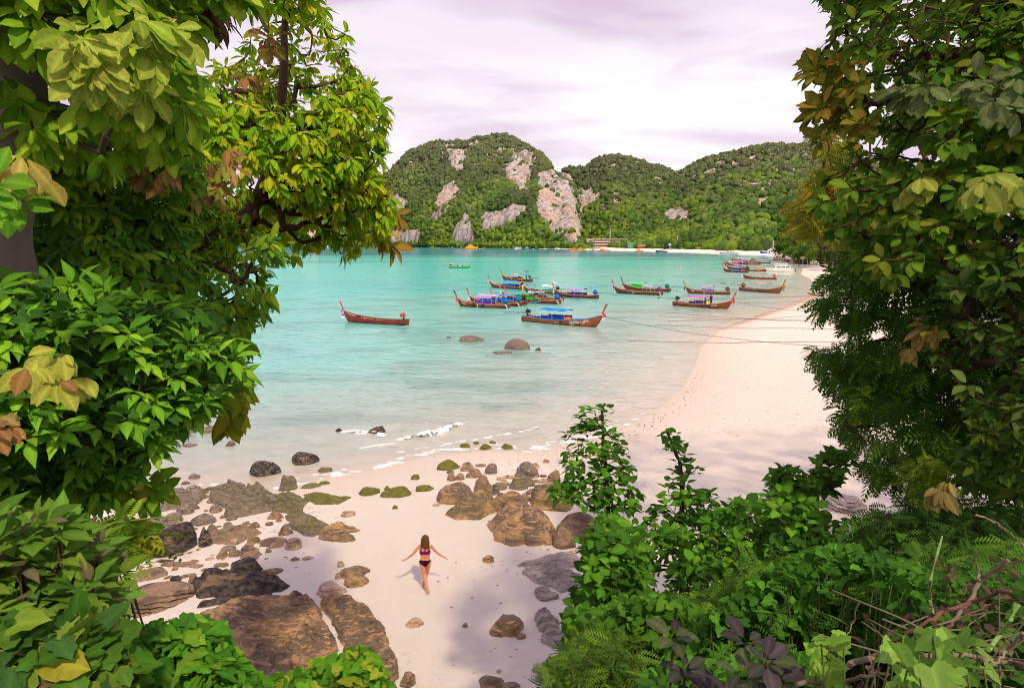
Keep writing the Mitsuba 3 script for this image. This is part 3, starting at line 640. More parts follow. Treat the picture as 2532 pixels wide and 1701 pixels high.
        for tt in np.linspace(.24, .72, 5): P('bench', box(.24, beam(tt) * 1.8, .04, (xx(tt), 0, sheer(tt) - .13)), 'paint', seats if seats is not None else WOOD * 1.3)
    # canopy
    if canopy is not None:
        c0, c1 = clen; u = np.linspace(c0, c1, 7); a_ = np.linspace(-1, 1, 9); hh = sheer(.5) + 1.05 * k
        top = np.stack([xx(u)[:, None] + 0 * a_, beam(.5) * 1.02 * a_[None] + 0 * u[:, None], hh + .18 * k * (1 - a_[None] ** 2) + .05 * np.sin(np.arange(7) * 2.1 + L)[:, None] - .10 * k * np.sin(np.pi * np.linspace(0, 1, 7))[:, None] * (1 - a_[None] ** 2)], -1)
        low = top - np.array([0, 0, .05]); tv = np.concatenate([top.reshape(-1, 3), low.reshape(-1, 3)])
        gf = grid(7, 9); ed = []
        idx = np.arange(63).reshape(7, 9)
        for line in (idx[0], idx[-1][::-1], idx[:, 0][::-1], idx[:, -1]):
            for p, q in zip(line[:-1], line[1:]): ed += [[p, q, q + 63], [p, q + 63, p + 63]]
        ck = P('canopy', (tv, np.vstack([gf, gf[:, ::-1] + 63, np.array(ed)])), 'cloth', canopy)
        for uu in np.linspace(c0 + .01, c1 - .01, 3):
            for s in (-1, 1): P('post', tube([[xx(uu), s * beam(uu) * .95, sheer(uu)], [xx(uu), s * beam(.5) * .98, hh]], .022, 5), 'paint', WHITE * .8, of=ck)
        if curtain is not None:
            for s in (-1, 1):
                cu = np.linspace(c0 + .01, c1 - .01, 14)
                q0 = np.stack([xx(cu), s * (beam(cu) * .97 + .012 * np.sin(np.arange(14) * 1.9)), sheer(cu) + .42 * k], 1); q1 = q0.copy(); q1[:, 2] = sheer(cu) + .02
                q2 = q1 - np.array([0, s * .07, 0]); q3 = q0 - np.array([0, s * .07, 0])
                P('side_curtain', (np.stack([q0, q1, q2, q3], 1).reshape(-1, 3), np.vstack([grid(14, 4)])), 'cloth', curtain)
    if detail and not ribs:
        for g_ in range(4):
            tt = rng.uniform(.2, .75); P('cargo', xf(box(rng.uniform(.25, .5), rng.uniform(.2, .4), rng.uniform(.2, .4), (0, 0, 0), .04), (xx(tt), rng.uniform(-.4, .4) * beam(tt), sheer(tt) - .02), rng.uniform(0, 3)), 'cloth', [WHITE * .7, DARK, S(60, 90, 130), S(150, 70, 50), S(200, 160, 60)][rng.integers(5)])
        for s in (-1, 1): P('fender', tube([[xx(.55), s * (beam(.55) + .09), sheer(.55) - .05], [xx(.55), s * (beam(.55) + .1), sheer(.55) - .42]], .07, 6), 'paint', [WHITE * .8, DARK][int(L * 10) % 2])
    # engine with its long propeller shaft
    ex = np.array([xx(.045), 0, sheer(.03) + .16])
    P('engine_mount', box(.16, .22, .5, ex - np.array([0, 0, .12]), .02), 'paint', DARK * 1.4)
    if tarp is None:
        ek = P('engine', cat_([box(.62, .42, .36, ex + np.array([.10, 0, .36]), .05), tube([ex + [.1, -.2, .5], ex + [.1, .2, .5]], .17, 12), tube([ex + [.34, 0, .5], ex + [.62, .03, .62]], .03, 6), tube([ex + [-.1, .1, .5], ex + [-.12, .1, .85]], .035, 6), tube([ex + [.36, -.12, .3], ex + [.36, .12, .3]], .12, 10)]), 'paint', engine)
    else:
        tb = np.array(ICO[3].vertices); tb = tb * np.array([.46, .40, .42]) * (1 + .28 * (meshkit.fbm(tb * 2.1 + L, 3, 5) - .5))[:, None] ; tb[:, 2] = np.maximum(tb[:, 2], -.3) * (1 + .25 * (np.hypot(tb[:, 0], tb[:, 1]) < .2))
        ek = P('engine_cover', (tb * k + ex + np.array([.08, 0, .30]), np.array(ICO[3].faces)), 'cloth', tarp, label='tarpaulin tied over the engine')
    if shaft:
        up = .0 if shaft_dir is None else shaft_dir
        s0 = ex + np.array([.1, 0, .22]); s1 = s0 + np.array([-3.9 * k * math.cos(up), .25 * k, 3.9 * k * math.sin(up)]); mid = s0 * .55 + s1 * .45
        P('propeller_shaft', cat_([tube([s0, mid], .05, 6), tube([mid, s1], .028, 6), tube([s1 + [.5, 0, -.02], s1 + [.25, 0, -.2], s1 + [-.1, 0, -.22]], .018, 5)]), 'paint', DARK * 1.3)
        bl = []
        for q in range(3):
            aa = q * 2.094; e1 = np.array([0, math.cos(aa), math.sin(aa)]); e2 = np.array([.35, -math.sin(aa), math.cos(aa)])
            bl.append((np.array([s1 + e1 * .02 - e2 * .02, s1 + e1 * .02 + e2 * .02, s1 + e1 * .17 + e2 * .06, s1 + e1 * .17 - e2 * .05, s1 + [.012, 0, 0]]), np.array([[0, 1, 2], [0, 2, 3], [0, 4, 1], [1, 4, 2], [2, 4, 3], [3, 4, 0]])))
        P('propeller', cat_(bl), 'paint', S(120, 110, 100))
        P('tiller', tube([ex + [.3, 0, .4], ex + [1.25, .05, .52]], .022, 5), 'paint', DARK * 1.5, of=ek)
    if shade is not None:
        sx = xx(.15); z0 = sheer(.15); hs = 1.75 * k
        for s in (-1, 1): P('shade_post', tube([[sx, s * .3, z0 - .05], [sx, s * .12, z0 + hs]], .025, 5), 'paint', WHITE * .75)
        bv = box(1.25 * k, .95 * k, .05, (0, 0, 0), .02); a1 = .10; v2 = bv[0].copy(); v2[:, 2] += v2[:, 0] * a1 + .05 * (v2[:, 1]) ** 2
        P('sunshade', (v2 + np.array([sx, 0, z0 + hs]), bv[1]), 'cloth', shade)
    if mast: P('mast', tube([[xx(.2), .1, sheer(.2)], [xx(.2), .1, sheer(.2) + 2.3 * k]], .02, 5), 'paint', WHITE * .7)
    if ladder:
        bs = cs * (beam(.03) + .05)
        q = np.array([[xx(.03), bs, sheer(0)], [xx(-.005), bs * 1.1, .35], [xx(-.015), bs * 1.12, .0], [xx(-.045), bs * 1.12, -.12], [xx(-.07), bs * 1.12, .06]])
        for dy in (0, .28): P('ladder_rail', tube(q + np.array([.0, dy, 0]), .03, 5), 'paint', WHITE)
        for s in (1, 2): P('ladder_rung', tube([q[s], q[s] + [0, .28, 0]], .02, 5), 'paint', WHITE)
    if tyres:
        for tt in (.45, .62):
            ang = np.linspace(0, 2 * np.pi, 15)
            P('tyre', tube(np.stack([xx(tt) + .2 * np.cos(ang), np.full(15, cs * (beam(tt) + .05)), sheer(tt) - .12 + .2 * np.sin(ang)], 1), .06, 6, False), 'paint', S(35, 30, 32))
    if name:
        for n_, hh_, t0, dz, sd in name:
            m = marks(n_, hh_, sd); v = m[0]; tt = t0 + v[:, 0] / L
            zt = sheer(tt) - dz + v[:, 1]
            hfrac = np.clip((zt - keel(tt)) / (sheer(tt) - keel(tt)), 0, 1)
            bb = beam(tt) * np.interp(hfrac, prof[::-1, 1], prof[::-1, 0])
            P('lettering', (np.stack([xx(tt), cs * (bb + .008 + v[:, 2]), zt], 1), m[1]), 'paint', WHITE * .9, label='white hand painted lettering')
    o.pos, o.yaw, o.L, o.xx, o.sheer, o.beam, o.kk = pos, yaw, L, xx, sheer, beam, k
    o.at = lambda t_, y_=0, z_=None: rotz(np.array([xx(t_), y_, (.12 * k if z_ is None else z_)]), yaw) + pos
    return o

G1, G2, G3 = 'longtail boats moored together in the shallows', 'longtail boats moored by the right beach', 'longtail boats at the far end of the beach'
b1 = longtail('open reddish longtail boat with pale ribs lying alone, left of all the other moored boats', (861, 795), (1005, 804), None, hull=S(140, 52, 40) * .75, rail=S(150, 85, 70) * .8, deck=S(165, 110, 115) * .8, post=S(205, 80, 66) * .85, engine=S(190, 80, 60) * .9, ribs=True, ribbons=(WHITE, S(120, 60, 160)), shaft=0)
b2 = longtail('brown longtail boat with white lettering and blue canopy, nearest of the canopied boats', (1474, 809), (1297, 793), None, hull=S(150, 82, 40) * .8, rail=S(70, 150, 200), deck=S(140, 85, 60) * .8, post=S(185, 100, 52) * .85, canopy=BLUE, clen=(.27, .60), curtain=S(25, 60, 150), seats=BLUE * .6, ribbons=(WHITE, RED), shade=S(60, 150, 215), shaft=1, shaft_dir=-.06, ladder=True,
              name=[(7, .24, .655, .42, 1), (6, .27, .775, .44, 2), (7, .12, .66, .62, 3), (5, .12, .79, .62, 4), (9, .12, .46, .40, 5)])
solo('life_jackets', 'orange life jacket heap under the blue canopy of the nearest canopied boat', 'life jacket', (np.array(ICO[2].vertices) * [.45, .28, .2] * (1 + .3 * (meshkit.noise(np.array(ICO[2].vertices) * 4)[:, None] - .5)) + b2.at(.585, 0, b2.sheer(.58) + .12), np.array(ICO[2].faces)), 'cloth', ORANGE)
c1 = longtail('longtail boat with a man in blue at its stern, hindmost of the cluster', (1246, 692.5), (1313, 697), G1, canopy=S(215, 180, 180) * .8, clen=(.36, .55), engine=DARK, ribbons=(YEL,), shade=S(60, 50, 50), curtain=RED * .4)
c2 = longtail('longtail boat with blue canopy and royal blue curtain, second hindmost of the cluster', (1217, 711), (1296, 716), G1, canopy=S(50, 150, 215), clen=(.20, .58), curtain=DBLUE, seats=DBLUE, ribbons=(PINK, WHITE), deck=S(200, 160, 170) * .8)
c3 = longtail('longtail boat with white canopy and teal side curtain behind the blue canopy boat', (1301, 723), (1384, 728), G1, canopy=WHITE, clen=(.10, .42), curtain=S(30, 150, 120), ribbons=(YEL, WHITE), shade=S(210, 205, 215), mast=True)
c10 = longtail('longtail boat with purple canopy and blue engine cover, rightmost of the cluster', (1378, 733), (1477, 738.5), G1, canopy=S(170, 130, 205), clen=(.28, .66), curtain=DPURP, tarp=TARPB, ribbons=(WHITE,), shade=S(90, 180, 200), shaft_dir=.02)
c9 = longtail('longtail boat with a pale lilac canopy and blue bundle behind the green canopy boat', (1297, 741), (1392, 744.5), G1, canopy=S(190, 160, 210), clen=(.42, .82), curtain=S(120, 60, 70), ribbons=(PINK, WHITE), engine=S(70, 50, 60), ladder=True)
c7 = longtail('longtail boat with white bows on its thin prow post in the middle of the cluster', (1247, 737), (1331, 741), G1, canopy=S(60, 140, 200), clen=(.5, .72), ribbons=(WHITE, WHITE), post=S(200, 140, 110) * .8)
c8 = longtail('longtail boat with a bright green canopy and lime green side curtain', (1262, 746), (1384, 751.5), G1, canopy=GREEN, clen=(.46, .82), curtain=LGREEN, tarp=TARPB, ribbons=(WHITE, PINK), ladder=True, engine=S(50, 40, 45))
c6 = longtail('longtail boat with sky blue canopy, third from the front of the cluster', (1222, 748), (1300, 754), G1, canopy=S(60, 150, 220), clen=(.28, .78), curtain=S(40, 120, 210), ribbons=(WHITE, PINK), engine=DARK)
c5 = longtail('longtail boat with white stern ladder and blue engine cover, second frontmost of the cluster', (1170, 752), (1287, 757.5), G1, canopy=S(205, 165, 205), clen=(.40, .80), curtain=S(30, 110, 200), tarp=TARPB, ribbons=(WHITE,), ladder=True, shaft=1)
c4 = longtail('longtail boat with purple canopy and red garlands on a dark post, frontmost of the cluster', (1139, 757.5), (1257, 762.5), G1, canopy=PURP, clen=(.28, .62), curtain=S(120, 60, 165), tarp=TARPB, ribbons=(S(230, 110, 100), PINK), post=S(110, 60, 50) * .8, ladder=True, tyres=True, name=[(6, .2, .80, .4, 8)])
r2 = longtail('longtail boat with bright green canopy and dark green engine cover, right of the cluster', (1548, 717), (1655, 722), G2, canopy=S(90, 215, 95), clen=(.52, .82), curtain=LGREEN, tarp=S(20, 125, 80), ribbons=(S(230, 110, 90),), shade=S(70, 160, 190), post=S(110, 60, 50) * .8, mast=True)
r1 = longtail('long low brown longtail boat with a purple engine cover, right of the cluster', (1526, 725), (1636, 730), G2, canopy=S(200, 160, 205), clen=(.18, .36), tarp=S(110, 70, 115), ribbons=(RED, S(210, 170, 200)), ladder=True)
r3 = longtail('longtail boat with a small lilac canopy and a tilted dark sunshade at its stern', (1702, 725), (1804, 728.5), G2, hull=S(140, 76, 42) * .8, canopy=S(180, 140, 205), clen=(.36, .64), curtain=S(140, 90, 180), tarp=S(90, 80, 78), shade=S(70, 62, 66), ribbons=(S(90, 80, 120),), name=[(6, .22, .78, .42, 12)], shaft_dir=.04)
r4 = longtail('longtail boat facing right with faded pink canopy and yellow and green ribbons', (1927, 726), (1833, 718), G2, hull=S(150, 96, 62) * .8, canopy=S(190, 150, 135), clen=(.42, .66), tarp=S(140, 90, 72), ribbons=(YEL, S(80, 170, 90), S(230, 100, 50)), shaft_dir=.03)
r5 = longtail('longtail boat facing right with a magenta canopy and pink ribbons, people climbing aboard', (1799, 764.5), (1668, 755), G2, hull=S(140, 78, 40) * .8, canopy=S(195, 95, 190), clen=(.30, .58), curtain=S(80, 50, 110), ribbons=(PINK, RED), engine=DARK, mast=True, name=[(7, .2, .70, .4, 15)])
r6 = longtail('longtail boat with blue painted bow and orange engine cover, lying alone', (1842, 689.5), (1919, 691.5), G2, hull=S(150, 82, 50) * .8, canopy=S(175, 120, 105), clen=(.28, .50), tarp=S(190, 110, 80), ribbons=(WHITE,), post=S(70, 110, 160), post_len=.6)
r8b = longtail('longtail boat with a pink tarpaulin behind the blue tarpaulin boat', (1801, 665.5), (1850, 668), G3, canopy=S(220, 130, 185), clen=(.2, .6), curtain=S(210, 120, 180))
r7 = longtail('longtail boat with a blue tarpaulin over its middle near the white speedboat', (1792, 672), (1848, 674.5), G3, canopy=S(50, 140, 215), clen=(.3, .55), curtain=S(60, 140, 210))
r8 = longtail('longtail boat facing right with a yellow orange tarpaulin near the white speedboat', (1897, 671), (1846, 671), G3, canopy=S(235, 165, 55), clen=(.40, .7), curtain=S(225, 150, 50), engine=DARK)
far_c = [S(235, 230, 235) * .9, S(215, 120, 175), S(120, 100, 190), S(235, 220, 225) * .9, S(210, 90, 110), S(200, 160, 210), S(190, 190, 225), S(230, 160, 70)]
for i, (bx0, by0, sx0, sy0) in enumerate([(1793, 656, 1834, 657), (1798, 653.2, 1848, 654), (1812, 650.4, 1858, 651), (1822, 647.6, 1868, 648), (1840, 654.4, 1880, 655.2), (1862, 650.8, 1906, 651.4), (1812, 645.4, 1862, 646)]):
    longtail('distant longtail boat packed side by side with others off the far end of the beach', (bx0, by0), (sx0, sy0), 'distant packed longtail boats', canopy=far_c[i], clen=(.25, .7), curtain=far_c[(i + 3) % 8] * .7, detail=False, ribbons=(far_c[(i + 4) % 8],))
gb = longtail('small green longtail boat under way with passengers, alone on the open turquoise water', (1160, 663.6), (1112, 662.6), None, hull=S(60, 190, 90) * .8, rail=S(110, 210, 130), deck=S(70, 190, 110) * .8, post=S(60, 150, 90), ribbons=(), post_len=1.0, canopy=WHITE * .8, clen=(.1, .24), engine=DARK, shaft_dir=-.05)

def aboard(boat, t, y, face, label, pose, shirt, legs, z=None, **kw):
    q = boat.at(t, y, z); person(label, q, face, pose, shirt, legs, **kw)
NAVY = S(45, 40, 110) * .8; GREYT = S(90, 88, 110) * .7
aboard(c1, .16, 0, 2.2, 'man in a blue shirt standing in the stern of the hindmost clustered boat', STAND, S(70, 80, 180), S(30, 30, 50))
aboard(c2, .10, 0, 2.6, 'man in an orange and yellow vest standing at the stern of the blue canopy boat', STAND, S(245, 160, 40), S(40, 70, 140))
aboard(r5, .66, -.1, .4, 'man in a navy shirt standing in the magenta canopy boat', STAND, NAVY, S(50, 50, 70), z=.35)
q = r5.at(.645, -1.05, -.35); person('man in a yellow shirt wading at the side of the magenta canopy boat', q, r5.yaw, REACH, S(240, 215, 30), GREYT, cut=.0)
q = r5.at(.58, -.3, .3); person('dark haired person sitting under the front of the magenta canopy', q, r5.yaw + 2.5, SIT, S(80, 80, 130), S(60, 60, 70))
for i, (tt, cc) in enumerate([(.2, S(200, 110, 90)), (.38, S(70, 60, 80)), (.50, S(225, 220, 220) * .9), (.6, S(60, 60, 70))]):
    aboard(gb, tt, 0, gb.yaw - 1.57, ['passenger in a red top nearest the engine of the green boat', 'passenger in dark clothes in the middle of the green boat', 'passenger in white in the green boat', 'passenger in dark grey nearest the bow of the green boat'][i], SIT, cc, S(60, 60, 80))

# mooring ropes from the prows across the shallows to the beach
def rope(p, q, sag, label):
    t = np.linspace(0, 1, 24); c = p + (q - p) * t[:, None]; c[:, 2] += -sag * np.sin(np.pi * t) * (1 if p[2] > .5 else .3)
    c[:, 2] = np.maximum(c[:, 2], np.where(terr(c[:, 0], c[:, 1]) > 0, terr(c[:, 0], c[:, 1]) + .03, .03))
    solo('mooring_rope', label, 'rope', tube(c, .022, 4), 'cloth', S(120, 105, 92), group='mooring ropes lying across the shallows and the beach')
rp = lambda o: o.at(.99, 0, o.sheer(1.0) - .1)
for i, (p, q) in enumerate([(rp(b2), onT(2065, 860)), (rp(r5), onT(2090, 770)), (on(1690, 742, .05), onT(2090, 728)), (on(1640, 772, .05), onT(2080, 800)), (on(1650, 793, .05), onT(2095, 778)), (on(1555, 842, .05), onT(2100, 846)), (rp(r4), onT(2100, 712)), (on(1700, 752, .05), onT(2100, 741)), (on(1630, 782, .05), onT(2098, 792)), (on(1900, 735, .05), onT(2100, 724)), (on(1620, 803, .05), onT(2095, 815))]):
    rope(p, q, .5, ['mooring rope from the nearest canopied boat to the beach', 'mooring rope from the magenta canopy boat to the beach', 'mooring rope crossing the dark streak just behind the magenta canopy boat', 'mooring rope across the sand a little below the middle rope', 'mooring rope across the wet sand, middle one of the bunch', 'mooring rope lowest in the picture, lying on the open sand', 'mooring rope from the boat with yellow and green ribbons', 'mooring rope just behind the magenta canopy boat rope', 'mooring rope directly under the middle one of the bunch', 'mooring rope farthest back across the dark streak', 'mooring rope second lowest in the picture'][i])

# ---------------------------------------------------------------- motor boats
def motorboat(label, x0, x1, y, hull, top, group=None, deck2=False, canopy=None, stripe=None, flip=False, z_scale=1.0, win=True):
    a, b = on(x0, y), on(x1, y); d = b - a; L = np.linalg.norm(d); yaw = math.atan2(d[1], d[0]) + (math.pi if flip else 0); pos = (a + b) / 2; B = L * .26; H = L * .11 * z_scale
    o = Thing('motor_boat', label, 'boat', group)
    P = lambda n, m, mt, c, **kw: o.part(n, xf(m, pos, yaw), mt, c, **kw)
    t = np.linspace(0, 1, 16); bm = B / 2 * np.interp(t, [0, .5, .8, .93, 1], [.85, 1, .75, .4, .02]); sh = H * np.interp(t, [0, .5, 1], [.9, 1, 1.45]); xs = (t - .5) * L; rake = .10 * L * np.clip((t - .7) / .3, 0, 1)
    R = []
    for s, wz in ((1, 1), (1, .55), (1, 0), (-1, 0), (-1, .55), (-1, 1)):
        R.append(np.stack([xs - rake * (1 - wz) * .9, s * bm * (1 if wz == 1 else .93 if wz else .7), -.25 * H + (sh + .25 * H) * wz], 1))
    R = np.stack(R, 1); v = R.reshape(-1, 3); f = grid(16, 6); cap = [[0, i + 1, i] for i in range(1, 5)]; dk = [[i * 6, (i + 1) * 6, (i + 1) * 6 + 5] for i in range(15)] + [[i * 6, (i + 1) * 6 + 5, i * 6 + 5] for i in range(15)]
    P('hull', (v, np.vstack([f, cap])), 'gloss', hull)
    dv = np.stack([np.stack([xs, s * bm, sh - .02 * H], 1) for s in (-1, 1)], 1).reshape(-1, 3); P('deck', (dv, grid(16, 2)), 'paint', WHITE * .9)
    if stripe is not None:
        for s in (-1, 1): P('stripe', tube(np.stack([xs, s * (bm + .01 * B), sh * .72], 1), H * .10, 4), 'paint', stripe)
    def cabin(x0_, x1_, z0, h, w, c):
        p = np.array([[x0_, z0], [x1_, z0], [x1_ - h * .9, z0 + h], [x0_ + .1 * h, z0 + h]]) ; pts = []
        for s in (-1, 1):
            for k_, (px, pz) in enumerate(p): pts.append([px, s * w / 2 * (1 if k_ < 2 else .86), pz])
        m = m3.Manifold.hull_points(np.array(pts)).to_mesh(); cbk = P('cabin', (np.array(m.vert_properties[:, :3]), np.array(m.tri_verts)), 'gloss', c, smooth=False)
        if win:
            nW = 5 if L > 14 else 3; ww = (x1_ - x0_ - h * 1.1) / nW
            for i in range(nW):
                for s in (-1, 1): P('window', box(ww * .8, .06, h * .42, (x0_ + .25 * h + ww * (i + .5), s * w / 2 * .94, z0 + h * .58)), 'gloss', S(22, 28, 36), of=cbk)
            P('windscreen', box(.05, w * .7, h * .5, (x1_ - h * .48, 0, z0 + h * .55)), 'gloss', S(22, 28, 36), of=cbk)
    cabin(-.36 * L, .22 * L, H * .95, H * .95, B * .84, top)
    if deck2:
        cabin(-.22 * L, .08 * L, H * 1.88, H * .7, B * .66, top)
        P('mast', tube([[-.05 * L, 0, H * 2.5], [-.06 * L, 0, H * 3.7]], .02 * H + .03, 5), 'paint', WHITE)
    if canopy is not None:
        P('canopy', box(.42 * L, B * .85, .10, (-.12 * L, 0, H * 2.75), .04), 'cloth', canopy)
        for sx in (-.3, .05):
            for s in (-1, 1): P('canopy_post', tube([[sx * L, s * B * .36, H], [sx * L, s * B * .36, H * 2.74]], .05, 5), 'paint', WHITE)
    P('outboard', box(.06 * L, B * .3, H * .9, (-.53 * L, 0, H * .45), .05), 'paint', S(40, 42, 46))
    return o
YB, OB = S(240, 180, 35), S(235, 140, 40)
motorboat('white speedboat with dark windows moored off the far end of the beach', 1890, 1962, 672, WHITE, WHITE, flip=True, z_scale=.95)
motorboat('white motor boat with blue trim drawn up beside the distant packed longtail boats', 1912, 1948, 656, WHITE, S(190, 190, 196) * .8, flip=True)
motorboat('blue and white ferry with pointed bow by the far jetty', 1878, 1930, 631, S(30, 70, 175), WHITE, deck2=True, flip=True, z_scale=1.15)
motorboat('white motor boat with green hull stripe left of the blue ferry', 1778, 1823, 629.5, WHITE, WHITE, canopy=None, stripe=S(70, 150, 70), flip=True)
motorboat('small red and white motor boat between the green striped boat and the blue ferry', 1848, 1874, 628.5, S(190, 70, 70), WHITE * .9)
motorboat('large yellow ferry below the leaning white cliff foot', 1149, 1183, 616, YB, S(245, 190, 60), deck2=True, z_scale=1.2)
motorboat('small yellow tour boat at the left foot of the cliffs', 996, 1009, 612.5, YB, YB, deck2=True, z_scale=1.3)
motorboat('white and blue motor boat just behind the large yellow ferry', 1174, 1192, 612.6, WHITE, S(150, 170, 215), canopy=S(220, 225, 240))
motorboat('white speedboat off the wooded middle of the far shore', 1270, 1291, 615.5, WHITE, WHITE * .9)
motorboat('blue and white motor boat with canopy off the wooded middle of the far shore', 1296, 1313, 616, S(50, 90, 180), WHITE, canopy=WHITE)
motorboat('tiny white motor boat right of the blue canopied boat', 1315, 1326, 615, WHITE, WHITE)
motorboat('white speedboat left of the orange boats by the hotel beach', 1370, 1388, 616.5, WHITE, WHITE)
motorboat('orange tour boat beside the yellow one, left of the hotel', 1408, 1430, 619, S(235, 150, 60), OB, deck2=True)
motorboat('yellow tour boat directly left of the hotel', 1427, 1448, 618.6, YB, YB, deck2=True)
motorboat('white motor boat in front of the hotel', 1466, 1486, 618.6, WHITE, WHITE)
motorboat('orange tour boat in front of the hotel', 1481, 1501, 620.5, OB, OB, deck2=True)
motorboat('white motor boat at the right end of the hotel', 1500, 1513, 619.6, WHITE, WHITE)
motorboat('orange and yellow tour boat off the red roofed buildings', 1570, 1592, 622.6, OB, YB, deck2=True)
motorboat('white motor boat with dark hull bottom right of the orange and yellow tour boat', 1620, 1648, 623.4, S(60, 70, 100), WHITE, flip=True)
motorboat('small red boat near the middle of the far beach', 1702, 1716, 624.5, S(170, 60, 80), S(170, 90, 90))
motorboat('white double deck ferry under the hanging leaves at the left', 791, 814, 611.6, WHITE, WHITE, deck2=True, z_scale=1.4)
motorboat('dark red wooden tour boat at the left foot of the cliffs', 929, 947, 612.2, S(120, 50, 50), S(140, 60, 60), deck2=True, z_scale=1.3)
motorboat('small blue boat under the hanging leaves at the left', 900, 907, 612, S(30, 80, 180), S(40, 90, 190), win=False)
for x, y in [(1017, 613), (1085, 614), (1118, 613), (1186, 616), (1193, 615.6), (1258, 615), (1277, 617.4), (1318, 617), (1606, 620.5), (1685, 623.6), (1750, 626.5), (1758, 625), (1683, 662), (1750, 658)]:
    q = on(x, y); r = .9 if y < 640 else .45
    solo('mooring_buoy', 'tiny white or pink mooring buoy floating on the bay', 'buoy', ball((r, r, r * .8), q + [0, 0, .2 * r], 2), 'gloss', WHITE if y < 640 else S(200, 120, 110), group='mooring buoys on the bay')
# ---------------------------------------------------------------- buildings on the far shore
def building(name, label, x0, x1, y_base, y_top, back, wall, floors, bays, roof=None, roofc=None, z0=3.0, cat='building', recess=True, rail=None):
    """a block whose front runs between two pixel columns; y is read on the front face"""
    d0 = float(far_shore((x0 + x1) / 2)) + back; s = d0 * 1.0098 / FPX; a = np.array([(x0 - 1266) * s, d0, 0]); b = np.array([(x1 - 1266) * s, d0 + (x1 - x0) * .04 * s, 0])
    L = np.linalg.norm(b - a); zb = max(z0, EYE[2] + (HORIZON - y_base) * s); H = EYE[2] + (HORIZON - y_top) * s - zb; yaw = math.atan2(b[1] - a[1], b[0] - a[0]); D = min(14, L * .5); fh = H / floors
    o = Thing(name, label, cat); P = lambda n, m, c, **kw: o.part(n, (rotz(m[0], yaw) + np.append(a[:2], zb), m[1]), 'paint', c, smooth=False, **kw)
    P('wall', box(L - .8, D - 2.0, H + 3, (L / 2, D / 2 + 1.2, H / 2 - 1.5)), wall * .75)
    for f_ in range(floors):
        z = fh * (f_ + 1)
        P('floor_slab', box(L, D, .5, (L / 2, D / 2, z - .25)), wall * 1.1)
        P('balcony_rail', box(L - .2, .16, .9, (L / 2, .12, z - fh + .7)), (rail if rail is not None else wall))
        bw = L / bays
        for i in range(bays):
            P('window', box(bw * .62, .12, fh * .55, (bw * (i + .5), 2.12, z - fh * .48)), S(38, 34, 34))
        if bays <= 12:
            for i in range(bays + 1): P('pillar', box(.35, .35, fh - .5, (min(max(bw * i, .3), L - .3), .45, z - fh / 2 - .25)), wall)
    if roof == 'hip':
        rh = fh * .9; pts = np.array([[-.8, -.8, H], [L + .8, -.8, H], [L + .8, D + .8, H], [-.8, D + .8, H], [D * .4, D / 2, H + rh], [L - D * .4, D / 2, H + rh]]); m = m3.Manifold.hull_points(pts).to_mesh()
        P('roof', (np.array(m.vert_properties[:, :3]), np.array(m.tri_verts)), roofc)
    else: P('roof', box(L + .6, D + .6, .45, (L / 2, D / 2, H + .22)), wall * 1.15)
    return o
CR = S(225, 205, 190) * .75
building('hotel_building', 'lower left wing of the long cream hotel on the far shore', 1435, 1468, 613, 601, 40, CR, 2, 7)
building('hotel_building', 'upper left block of the long cream hotel on the far shore', 1447, 1466, 601, 591, 52, CR, 2, 5, z0=9)
building('hotel_building', 'long three storey main block of the cream hotel on the far shore', 1466, 1547, 612, 592, 45, CR, 3, 20)
building('hotel_building', 'low cream terrace building below the hotel main block', 1474, 1500, 614, 607, 34, CR, 1, 8)
building('shop_building', 'pale green and white building right of the hotel', 1549, 1578, 614, 602, 38, S(150, 215, 185) * .8, 2, 6, rail=S(60, 170, 140))
building('beach_restaurant', 'long low building with reddish pink roof right of the green building', 1573, 1604, 615, 609, 36, S(190, 130, 110) * .7, 1, 8, 'hip', S(215, 130, 120) * .7)
building('beach_restaurant', 'small reddish roofed building at the right end of the hotel row', 1604, 1626, 616, 611, 36, S(160, 110, 100) * .7, 1, 5, 'hip', S(185, 120, 110) * .7)
building('beach_house', 'small white and blue house among the trees of the far beach', 1647, 1662, 616, 607, 36, S(190, 200, 215) * .8, 1, 3, 'hip', S(190, 205, 225) * .8)
building('beach_house', 'small hut with bright green roof on the far beach', 1673, 1683, 618, 613, 34, S(130, 120, 100) * .6, 1, 2, 'hip', S(40, 160, 100))
building('village_house', 'red roofed house behind the blue ferry', 1904, 1922, 622, 611, 44, S(205, 140, 130) * .7, 2, 4, 'hip', S(195, 105, 100) * .8)
building('village_house', 'pink roofed house right of the red roofed house behind the blue ferry', 1921, 1937, 621, 613, 46, S(215, 160, 150) * .7, 1, 4, 'hip', S(215, 140, 130) * .8)
for x, y0, y1, dd in [(1503, 560, 596, 60), (1666, 583, 598, 80), (1899, 590, 622, 30)]:
    d0 = float(far_shore(x)) + dd; s = d0 * 1.0098 / FPX; p = np.array([(x - 1266) * s, d0, 0]); zt, zb = EYE[2] + (HORIZON - y0) * s, EYE[2] + (HORIZON - y1) * s
    solo(*(('pale_tree_trunk', 'tall bare pale tree trunk standing above the hotel' if x == 1503 else 'bare pale tree trunk on the slope right of the hotel', 'tree') if x < 1800 else ('mast', 'tall thin white mast standing behind the blue ferry', 'mast')), tube([p + [0, 0, zb - 6], p + [.3, 0, (zb + zt) / 2], p + [.2, 0, zt]], [.8, .6, .3], 6), 'wood_far', S(200, 185, 170) * .8)

